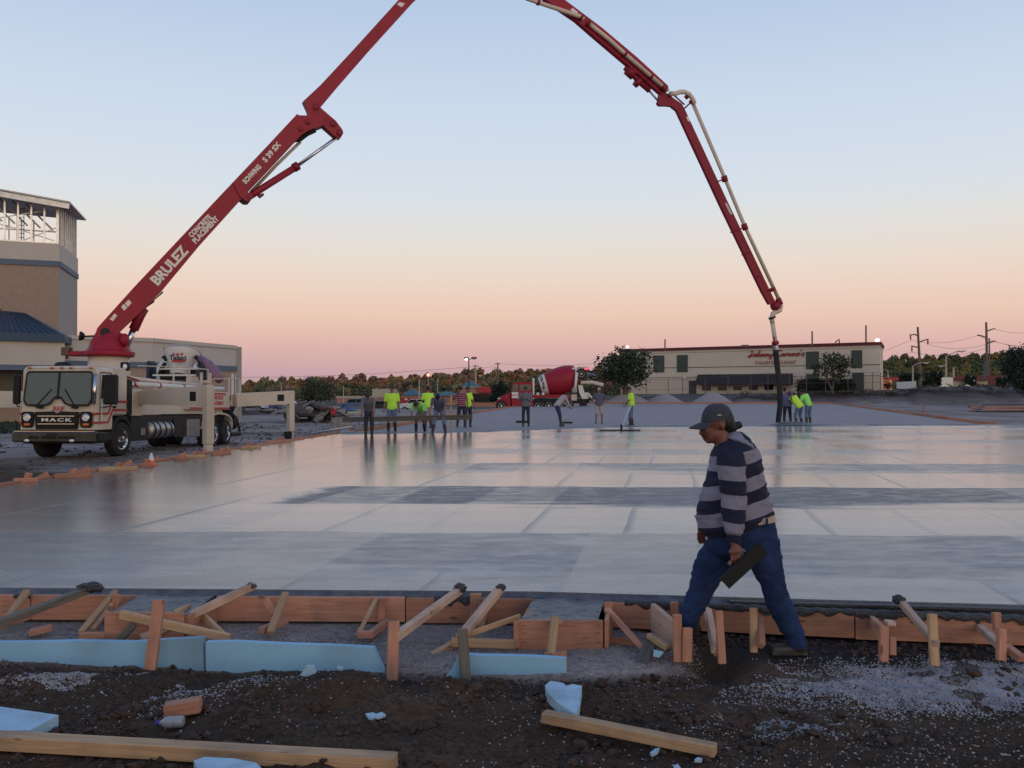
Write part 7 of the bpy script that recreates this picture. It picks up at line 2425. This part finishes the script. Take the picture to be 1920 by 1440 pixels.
# ------------------------------------------------------------------ cars
def car(label, px, py, Y, m, L_=4.6, hgt=1.5, suv=False, rz=0.0):
    b0 = at(px, py, Y); t = thing('parked_car', label, 'car', b0, rz, group='cars parked behind the site')
    h = hgt
    prof = [(-.5, .25), (-.5, .55), (-.47, .60), (-.28, .64), (-.16, .97), (.26 if not suv else .42, 1.0), (.40 if not suv else .48, .66), (.5, .60), (.5, .25)]
    mb = MB(); mb.prism([Vector((a * L_, -.85, b * h)) for a, b in prof], (0, 1.7, 0)); mb.build('body', m, t, world=False)
    gl = [(-.26, .66), (-.16, .93), (.02, .94), (.02, .66)]; g2 = [(.04, .66), (.04, .94), (.24 if not suv else .38, .94), (.34 if not suv else .42, .68)]
    for pl2 in (gl, g2):
        mb = MB(); mb.prism([Vector((a * L_, -.87, b * h)) for a, b in pl2], (0, 1.74, 0)); mb.build('side_window', 'dark_glass', t, world=False)
    for a in (-.32, .32):
        for sd in (-1, 1):
            mb = MB(); mb.lathe((a * L_, sd * .80, .33), (0, sd, 0), [(-.1, .2), (-.1, .33), (.12, .33), (.12, .2), (.08, .05)], 18); w_ = mb.build('wheel', 'rubber', t, world=False)
            mb = MB(); mb.lathe((a * L_, sd * .80, .33), (0, sd, 0), [(.09, .2), (.125, .18), (.11, .03)], 14); mb.build('rim', 'dull_steel', w_, world=False)
    for b in (.5, ):
        mb = MB(); mb.box((-.505 * L_, -.7, b * h), (-.49 * L_, -.4, (b + .08) * h)); mb.build('headlight', 'lamp_lens', t, world=False)
    return t


car('white sport utility car behind the crew at the screed', 781, 771, 128, 'car_white', 4.8, 1.75, True)
car('white car parked left of the rear outrigger', 468, 770, 122, 'car_white')
car('blue car parked behind the rear outrigger beam', 500, 771, 126, 'car_blue')
car('light car half hidden by the rubble', 530, 769, 130, 'car_white')
car('dark car parked at the end of the pump truck', 448, 773, 118, 'car_dark')
car('blue car behind the grey shirted screed man', 668, 768, 125, 'car_blue')
car('dark blue car beside the white sport utility car', 712, 770, 140, 'car_dark')

# ------------------------------------------------------------------ far low buildings on the left
def block(name, label, x0, x1, y0, y1, Y, dep, m, cat='building', roof=None):
    a, b_ = at(x0, y1, Y), at(x1, y0, Y)
    t = thing(name, label, cat, ((a.x + b_.x) / 2, Y, a.z - 1))
    mb = MB(); mb.box((a.x, Y, a.z - 1.5), (b_.x, Y + dep, b_.z)); mb.build('wall', m, t)
    return t


def trim(t, x0, x1, y0, y1, Y, m, name, d=.15):
    a, b_ = at(x0, y1, Y), at(x1, y0, Y); mb = MB(); mb.box((a.x, Y - d, a.z), (b_.x, Y, b_.z)); return mb.build(name, m, t)


def hiproof(t, x0, x1, ye, yt, Y, dep, m):
    a, b_ = at(x0, ye, Y), at(x1, ye, Y); top = at((x0 + x1) / 2, yt, Y + dep / 2)
    mb = MB(); mb.add([a, b_, b_ + Vector((0, dep, 0)), a + Vector((0, dep, 0)), top], [[3, 2, 1, 0], [0, 1, 4], [1, 2, 4], [2, 3, 4], [3, 0, 4]]); mb.build('roof', m, t)


t = block('strip_store', 'long low orange brick store at left behind the crew', 632, 706, 745, 762, 205, 12, 'brick_orange'); trim(t, 630, 708, 742.5, 747, 205, 'beige', 'fascia'); trim(t, 655, 700, 756, 762, 205, 'dark_glass', 'window')
t = block('beige_store', 'plain beige box building above the grey shirted screed man', 698, 732, 729, 758, 215, 12, 'beige'); trim(t, 703, 712, 744, 756, 215, 'sign_tan', 'round_window')
t = block('red_store', 'red fronted store below a teal hip roof', 752, 812, 744, 768, 200, 10, 'store_red'); trim(t, 752, 812, 741, 746, 200, 'brick_orange', 'fascia'); hiproof(t, 752, 792, 741.5, 728, 199.5, 8, 'teal_roof'); trim(t, 759, 764, 747, 750, 200, 'letter_white', 'sign')
t = block('teal_roof_store', 'brick store with a low teal roof behind the screed crew', 806, 868, 742, 770, 205, 10, 'brick_orange'); hiproof(t, 806, 868, 742, 733, 204.5, 9, 'teal_roof')
t = block('red_awning_store', 'store with a bright red awning and teal hip roof', 864, 930, 726, 762, 175, 12, 'brick_orange'); trim(t, 897, 926, 725.5, 736, 175, 'store_red', 'awning', .6); trim(t, 870, 926, 738, 754, 175, 'dark_glass', 'shop_window'); hiproof(t, 862, 900, 726, 712.5, 174.5, 9, 'teal_roof'); trim(t, 864, 897, 725, 727, 174.8, 'white_paint', 'fascia')
# right side
t = block('red_roof_store', 'low store with a dark red roof and a round arched sign', 1786, 1852, 712, 725, 215, 12, 'beige'); trim(t, 1786, 1852, 704, 713, 215, 'far_roof_red', 'roof', .8)
ac = at(1818, 714, 214); mb = MB(); mb.prism([ac + Vector((1.0 * math.cos(a), 0, 1.0 * math.sin(a))) for a in [math.pi * k / 12 for k in range(13)]] + [ac + Vector((-1.0, 0, -1.2)), ac + Vector((1.0, 0, -1.2))], (0, -.3, 0)); mb.build('arch_sign', 'letter_white', t)
mb = MB(); mb.prism([ac + Vector((.65 * math.cos(a), -.3, .65 * math.sin(a))) for a in [math.pi * k / 12 for k in range(13)]] + [ac + Vector((-.65, -.3, -.9)), ac + Vector((.65, -.3, -.9))], (0, -.05, 0)); mb.build('arch_panel', 'sign_tan', t)
t = block('beige_kiosk', 'small pale beige box in front of the red roofed store', 1766, 1787, 707.5, 722, 190, 4, 'letter_white')
t = block('lit_store', 'orange lit store front at the corner of the restaurant', 1652, 1672, 712, 722, 200, 8, 'lit_front'); trim(t, 1650, 1690, 708, 712.5, 200, 'store_red', 'roof_edge', .5); trim(t, 1672, 1690, 712, 722, 200, 'store_dark', 'window')
t = block('red_store', 'dark red low building by the tall dark tree', 1855, 1895, 704, 722, 220, 8, 'far_roof_red')
fe = thing('white_fence', 'white slatted fence enclosure beside the curved street lamp', 'fence', at(1698, 728, 165))
for k in range(16):
    px = 1681.5 + k * 2.3; top = 716.5 - k * .14
    a, b_ = at(px, 729.5, 165), at(px + 1.7, top, 165); mb = MB(); mb.box((a.x, 165, a.z), (b_.x, 165.05, b_.z)); mb.build('slat', 'white_fence', fe)
for yy_ in (718.5, 727):
    a, b_ = at(1681, yy_ + .5, 165), at(1718, yy_ - .6, 165); mb = MB(); mb.box((a.x, 165.05, a.z), (b_.x, 165.12, b_.z)); mb.build('rail', 'white_fence', fe)
tr = thing('round_bush', 'small dark round bush beside the lit store front', 'bush', at(1664, 728, 150))
leafcloud('foliage', [(tuple(at(1663 + dx, 720 + dy, 150)), (.7, .7, .7)) for dx, dy in ((-3, 0), (3, 1), (0, -3), (-2, 4), (3, 5), (0, 6))], 70, .25, 'hedge_green', tr, 3)
for i, (x0, x1, yt, yb, Y) in enumerate(((1690, 1722, 697, 735, 175), (1735, 1765, 692, 730, 175), (1812, 1830, 700, 722, 205), (1872, 1892, 705, 735, 140), (1600, 1680, 742, 752, 117))):
    if i == 4: continue
    t = thing('shrub', ('dark shrub clump behind the white fence', 'dark shrub clump left of the beige box', 'low dark shrub above the red roof', 'dark shrub at the foot of the tall dark tree')[i], 'shrub', at((x0 + x1) / 2, yb, Y))
    rr = (x1 - x0) / 2 * Y / F * .5
    cl = [(tuple(at(x0 + (x1 - x0) * random.random(), yt + (yb - yt) * (.15 + .8 * random.random()), Y)), (rr * .8, rr * .8, rr * .8)) for _ in range(16)]
    leafcloud('foliage', cl, 60, .5, 'leaf_conifer', t, 20 + i)
# weeds on the embankment
cl = []
rn = random.Random(77)
for _ in range(260):
    px = rn.uniform(1380, 1990); Y = rn.uniform(119.2, 121.5); X_0 = (px - 960) / F * Y
    cl.append(((X_0, Y, g(X_0, Y) + .12), (.6, .3, .22)))
o = leafcloud('embankment_weeds', cl, 26, .22, 'rubble_dark', None, 9, kind='stuff'); o['label'] = 'dry brown weeds along the dirt bank'

# timber pile on the right
tp = thing('timber_stack', 'low stack of long reddish planks on the right behind the pad', 'timber stack', at(1885, 768, 80))
rn = random.Random(5)
for k in range(16):
    lv = k // 5; py = 771 - lv * 4; x0 = rn.uniform(1815, 1850); Y = 80 + (k % 5) * .5
    a, b_ = at(x0, py, Y), at(rn.uniform(1960, 2010), py + rn.uniform(-1, 1), Y + rn.uniform(-.8, .8)); board('plank', a, b_, .22, .10, 'far_form' if k % 3 else 'wet_wood', parent=tp)
mb = MB()
# rubble heap
rb_ = thing('rubble_heap', 'heap of broken concrete slabs and debris beside the rear outrigger', 'rubble heap', at(590, 790, 66))
zb = g((590 - 960) / F * 66, 66)
h1 = heap('x', 585, 760, 112, 67, zb, 15, 'mound', 'rubble_dark'); 
h1.matrix_basis = wmat(rb_).inverted() @ h1.matrix_basis; h1.parent = rb_
for k_ in ('label', 'category'):
    if k_ in h1: del h1[k_]
for k in range(60):
    px = rn.uniform(543, 640); t = abs(px - 585) / 60; py = rn.uniform(750 + 26 * t ** 1.2, 786)
    c = at(px, py, 66 + rn.uniform(-1.8, 1.2) - (py - 750) * .06)
    mb = MB(); sx, sy, sz = rn.uniform(.25, .95), rn.uniform(.2, .7), rn.uniform(.06, .22)
    ring = [Vector((sx * (1 + rn.uniform(-.3, .3)) * math.cos(a), sy * (1 + rn.uniform(-.3, .3)) * math.sin(a), 0)) for a in (0.2, 1.2, 2.1, 3.3, 4.2, 5.3)]
    Mr = Euler((rn.uniform(-.9, .9), rn.uniform(-.6, .6), rn.uniform(0, 6))).to_matrix()
    mb.prism([c + Mr @ v for v in ring], Mr @ Vector((0, 0, sz))); mb.build('slab_piece', 'rubble_grey' if rn.random() < .65 else 'rubble_dark', rb_)
t = thing('small_debris_row', 'row of flat debris on the ground left of the rubble heap', 'debris', at(500, 775, 90)); 
for k in range(26):
    c = at(rn.uniform(440, 545), rn.uniform(768, 776), 88 + rn.uniform(-3, 3)); mb = MB(); Mr = Euler((rn.uniform(-.5, .5), rn.uniform(-.5, .5), rn.uniform(0, 6))).to_matrix(); mb.box((-.5, -.3, -.05), (.5, .3, .08), Matrix.Translation(c) @ Mr.to_4x4() @ Matrix.Diagonal((rn.uniform(.5, 1.6), 1, 1, 1)))
    mb.build('debris_piece', 'rubble_grey' if k % 2 else 'rubble_dark', t)
# red flag, blue tarp, tape, small things near the left form
ff = thing('red_flag', 'red warning flag hanging on a short stake', 'flag', at(621, 797, 46))
mb = MB(); mb.tube([at(622, 798, 46), at(621, 762, 46)], .02, 6); mb.build('stake', 'pole_wood', ff)
mb = MB(); mb.prism([at(620, 762, 45.95), at(623.5, 763, 45.9), at(628, 771, 46.0), at(630, 776, 45.9), (at(624, 778.5, 46.0)), at(621.5, 775, 45.95)], (0, .03, 0)); mb.build('cloth', 'flag_red', ff)
o = None
mb = MB(); mb.loft([[at(636 + 9 * k, 768.5 - (3 + 5 * math.sin(k * 1.1)) * (1 if 0 < k < 6 else .2), 72), at(636 + 9 * k, 772, 71.2), at(636 + 9 * k, 772, 73)] for k in range(7)]); o = mb.build('blue_tarp', 'tarp_blue', loc=at(660, 771, 72)); tag(o, 'crumpled dark blue tarp beyond the red flag', 'tarp')
mb = MB(); mb.loft([[at(631 + 12 * k, 775 - k * .9 - .7, 68), at(631 + 12 * k, 776 - k * .9 + .5, 68), at(631 + 12 * k, 776 - k * .9, 68.2)] for k in range(5)]); o = mb.build('yellow_strap', 'yellow_tape', loc=at(650, 775, 68)); tag(o, 'yellow green strip lying beside the blue tarp', 'strap')
c = at(640, 798, 48); mb = MB(); mb.loft([[c + Vector((s_ * a, b, z)) for a, b in ((-.55, -.3), (.65, -.35), (.5, .4), (-.5, .4))] for s_, z in ((1, -.1), (.9, .25), (.7, .42))]); o = mb.build('concrete_block', 'rubble_grey', loc=c); tag(o, 'grey block of old concrete beside the red flag', 'concrete block')

# ------------------------------------------------------------------ store with tower on the left
W1, W2, W3 = at(120, 0, 62.8), at(286, 0, 66.6), at(442, 0, 77.7)
W0 = at(-220, 0, 58.5)
ZW = 5.32
st = thing('store_building', 'long low beige store wing with a blue band behind the pump truck', 'building', (W1.x, W1.y, -.5))


def wallq(A_, B_, z0, z1, o0, o1, name, m, parent):
    A_ = Vector((A_.x, A_.y, 0)); B_ = Vector((B_.x, B_.y, 0)); d = (B_ - A_).normalized(); n_ = Vector((d.y, -d.x, 0))
    if n_.dot(-A_) < 0: n_ = -n_
    mb = MB(); mb.prism([A_ + n_ * o0 + Vector((0, 0, z0)), B_ + n_ * o0 + Vector((0, 0, z0)), B_ + n_ * o0 + Vector((0, 0, z1)), A_ + n_ * o0 + Vector((0, 0, z1))], n_ * (o1 - o0))
    return mb.build(name, m, parent)


zb1, zb0 = 3.58, 3.18
mat('brick_far', (.33, .245, .19), .85, var=.10, scale=5, bump=.3, bscale=8)
for i, (a, b_) in enumerate(((W0, W1), (W1, W2), (W2, W3))):
    wallq(a, b_, -1.2, zb0, -6, 0, 'lower_wall', 'brick_far', st)
    wallq(a, b_, zb0, zb1, -6, .12, 'blue_band', 'blue_band', st)
    wallq(a, b_, zb1, ZW - .28, -6, .02, 'parapet', 'stucco', st)
    wallq(a, b_, ZW - .28, ZW, -6, .14, 'coping', 'stucco', st)
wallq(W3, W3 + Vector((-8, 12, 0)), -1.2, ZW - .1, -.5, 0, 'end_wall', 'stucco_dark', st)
wallq(W0, W1 + (W0 - W1) * .04, .9, 3.0, .0, .06, 'window_band', 'store_dark', st)
wallq(W2 + (W3 - W2) * .935, W2 + (W3 - W2) * .985, -.6, 2.95, .0, .08, 'white_door', 'white_paint', st)
wallq(W2 + (W3 - W2) * .965, W2 + (W3 - W2) * .968, -.6, 2.95, .08, .12, 'door_joint', 'store_dark', st)
# blue canopy
cpn = thing('blue_canopy', 'blue hipped canopy roof over the store entrance at left', 'canopy', at(118, 632, 59.5))
c1, c0 = at(118, 618, 59.5), at(-240, 560, 53.5)
z_e = at(118, 627, 59.5).z
E1 = Vector((c1.x, c1.y, z_e)); E0 = Vector((-36, 53.8, z_e)); back = Vector((-.35, 1, 0)).normalized() * 10
pk1 = E1 + Vector((-6.4, 5, 2.55)); pk0 = E0 + Vector((0, 5.5, 3.1))
mb = MB(); mb.add([E0, E1, E1 + back, E0 + back, pk1, pk0], [[0, 1, 4, 5], [1, 2, 4], [2, 3, 5, 4], [3, 0, 5], [3, 2, 1, 0]]); cr_ = mb.build('roof_panels', 'blue_roof', cpn)
mb = MB()
for k in range(1, 24):
    a = E0 + (E1 - E0) * (k / 24); t = min(1, (1 - k / 24) * 24 / 9); tp_ = (pk1 if t < 1 else pk0 + (pk1 - pk0) * (k / 15))
    b_ = a + ((pk1 if k > 15 else pk0 + (pk1 - pk0) * (k / 15)) - a) * (1 if k <= 15 else 1)
    mb.bar(a + Vector((0, 0, .03)), b_ + Vector((0, 0, .03)), .05, .05)
mb.build('roof_ribs', 'blue_roof', cpn)['kind'] = 'stuff'
mb = MB(); mb.bar(E0 + Vector((0, 0, -.25)), E1 + Vector((0, 0, -.25)), .2, .5); mb.bar(E1 + Vector((0, 0, -.25)), E1 + back + Vector((0, 0, -.25)), .2, .498); mb.build('blue_fascia', 'blue_roof', cpn)
mb = MB(); mb.box((E0.x, E0.y, z_e - 2.0), (E0.x, E0.y, z_e - 1.9))
mb = MB(); mb.bar(E0 + Vector((0, .35, -1.25)), E1 + Vector((-.1, .35, -1.25)), .3, 1.5); mb.build('soffit_wall', 'stucco', cpn)
mb = MB(); mb.bar(E0 + Vector((0, .3, -2.16)), E1 + Vector((-.1, .3, -2.16)), .36, .34); mb.build('blue_band', 'blue_band', cpn)
for px in (62,):
    pass
# grass strip under the far wing
mb = MB(); o = None
cl = []
rn = random.Random(8)
for _ in range(420):
    X_0 = rn.uniform(-42, -26); Y_0 = rn.uniform(46, 58); cl.append(((X_0, Y_0, g(X_0, Y_0) + .05), (.8, .8, .16)))
o = leafcloud('grass_strip', cl, 40, .22, 'leaf_dark', None, 12, kind='stuff'); o['label'] = 'dark grass in front of the store'
# tower
T0, T1, T2 = at(-130, 0, 60.5), at(110, 0, 63.4), at(144.5, 0, 70.6)
tw = thing('store_tower', 'brick tower of the store topped by an open steel stud frame', 'tower', (T1.x, T1.y, 5))
ZTT = 11.62
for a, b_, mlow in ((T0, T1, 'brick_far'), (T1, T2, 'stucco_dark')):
    wallq(a, b_, 4.9, 10.05, -3, 0, 'lower_wall', mlow, tw)
    wallq(a, b_, 10.05, 10.42, -3, .10, 'blue_band', 'blue_band', tw)
    wallq(a, b_, 10.42, ZTT, -3, .04, 'parapet', 'stucco', tw)
wallq(T1 + (T0 - T1) * .03, T2 + (T1 - T2) * .03, 4.9, ZTT - .02, -2.9, -.02, 'corner_fill', 'stucco_dark', tw)
sf = thing('steel_stud_frame', 'galvanized stud frame and sloping roof being built on the tower', 'stud frame', (T1.x, T1.y, ZTT))
dT = Vector((T1.x - T0.x, T1.y - T0.y, 0)); LT_ = dT.length; dT.normalize(); nT = Vector((dT.y, -dT.x, 0)); nT = nT if nT.y < 0 else -nT
base = Vector((T1.x, T1.y, 0)) - nT * .15
topz = lambda s_: 14.45 + .13 * s_
DD = Vector((T2.x - T1.x, T2.y - T1.y, 0)).normalized()
k = 0; s_ = .12
while s_ < LT_:
    a = base - dT * s_; w_ = .16 if k == 0 else .11
    mb = MB(); mb.bar(a + Vector((0, 0, ZTT - .2)), a + Vector((0, 0, topz(s_))), .14, w_, up=dT); mb.build('stud', 'zinc', sf)
    if s_ > 2.2:
        e_ = a + DD * 2.2 + Vector((0, 0, topz(s_) - .1)); f_ = e_ + dT * 1.7 + DD * .3 + Vector((0, 0, -1.75))
        mb = MB(); mb.bar(e_, f_, .06, .12); mb.build('rafter', 'dull_steel', sf)
        b4 = a + DD * 5; mb = MB(); mb.bar(b4 + Vector((0, 0, ZTT - .3)), b4 + Vector((0, 0, 14.0)), .08, .08, up=dT); mb.build('back_stud', 'dull_steel', sf)
    s_ += .80; k += 1
for zz, o_ in ((ZTT + .06, 0), (13.2, 4.9), (14.25, 0)):
    mb = MB(); mb.bar(base - dT * .1 + DD * o_ + Vector((0, 0, zz)), base - dT * LT_ + DD * o_ + Vector((0, 0, zz + (.13 * LT_ if zz > 14 else 0))), .08, .09); mb.build('track', 'zinc', sf)
for a, b_ in (((1.0, ZTT + .1, 3.1, 13.1)), ) if False else ():
    pass
for s0_, z0_, s1_, z1_ in ((2.5, ZTT + .2, .3, 12.9), (.6, ZTT + .3, 3.6, 12.8), (3.3, 12.6, 6.3, 13.9), (1.4, 13.9, 4.6, 13.1)):
    mb = MB(); mb.bar(base - dT * s0_ + Vector((0, .6, z0_)), base - dT * s1_ + Vector((0, .6, z1_)), .05, .07); mb.build('brace', 'dull_steel', sf)
ld = base - dT * 3.15 + Vector((0, 1.2, 0))
for sg in (0, .42):
    mb = MB(); mb.bar(ld + dT * sg + Vector((0, 0, ZTT)), ld + dT * sg + Vector((0, 0, 14.2)), .05, .05, up=dT); mb.build('ladder_rail', 'pole_dark', sf)
for k in range(9):
    mb = MB(); mb.bar(ld + Vector((0, 0, ZTT + .2 + k * .28)), ld + dT * .42 + Vector((0, 0, ZTT + .2 + k * .28)), .04, .04); mb.build('ladder_rung', 'pole_dark', sf)
d2 = Vector((T2.x - T1.x, T2.y - T1.y, 0)); L2 = d2.length; d2.normalize(); n2v = Vector((d2.y, -d2.x, 0)); n2v = n2v if n2v.dot(Vector((1, 0, 0))) > 0 else -n2v
b2_ = Vector((T1.x, T1.y, 0)) - n2v * .1
mat('sheathing', (.45, .37, .28), .7, var=.2, scale=3)
for k in range(10):
    a = b2_ + d2 * (.15 + k * (L2 - .3) / 9)
    mb = MB(); mb.bar(a + Vector((0, 0, ZTT - .2)), a + Vector((0, 0, 14.6)), .12, .14, up=d2); mb.build('stud', 'zinc', sf)
for k, (s0_, s1_, m_) in enumerate(((.2, .9, 'sheathing'), (1.6, 2.4, 'sheathing'), (3.4, 4.3, 'zinc'), (5.2, 7.3, 'sheathing'))):
    a, b_ = b2_ + d2 * s0_ - n2v * .12, b2_ + d2 * s1_ - n2v * .12
    mb = MB(); mb.bar((a + Vector((0, 0, 13.1))), (b_ + Vector((0, 0, 13.1))), .03, 2.9); mb.build('sheathing_panel', m_, sf)
R0 = base - dT * LT_ + nT * .5; R1 = at(130, 377, 62.2); R2 = at(161, 411, 72.5); R3 = Vector((-44, 74, 16.2)); R0.z = R1.z + .13 * LT_ * 1.25
mb = MB(); mb.prism([R0, R1, R2, R3], (0, 0, -.10)); rf = mb.build('roof_deck', 'dull_steel', sf)
R1b = R1 + Vector((-.12, .15, -.42)); 
mb = MB(); mb.bar(R0 + Vector((0, .1, -.34)), R1b + Vector((0, 0, .12)), .08, .36); mb.build('fascia', 'zinc', rf)
mb = MB()
for k in range(8):
    a = R1 + (R2 - R1) * (k / 7) + Vector((0, 0, -.18)); mb.bar(a, a + Vector((-1.6, -.4, -.1)), .07, .12)
pass
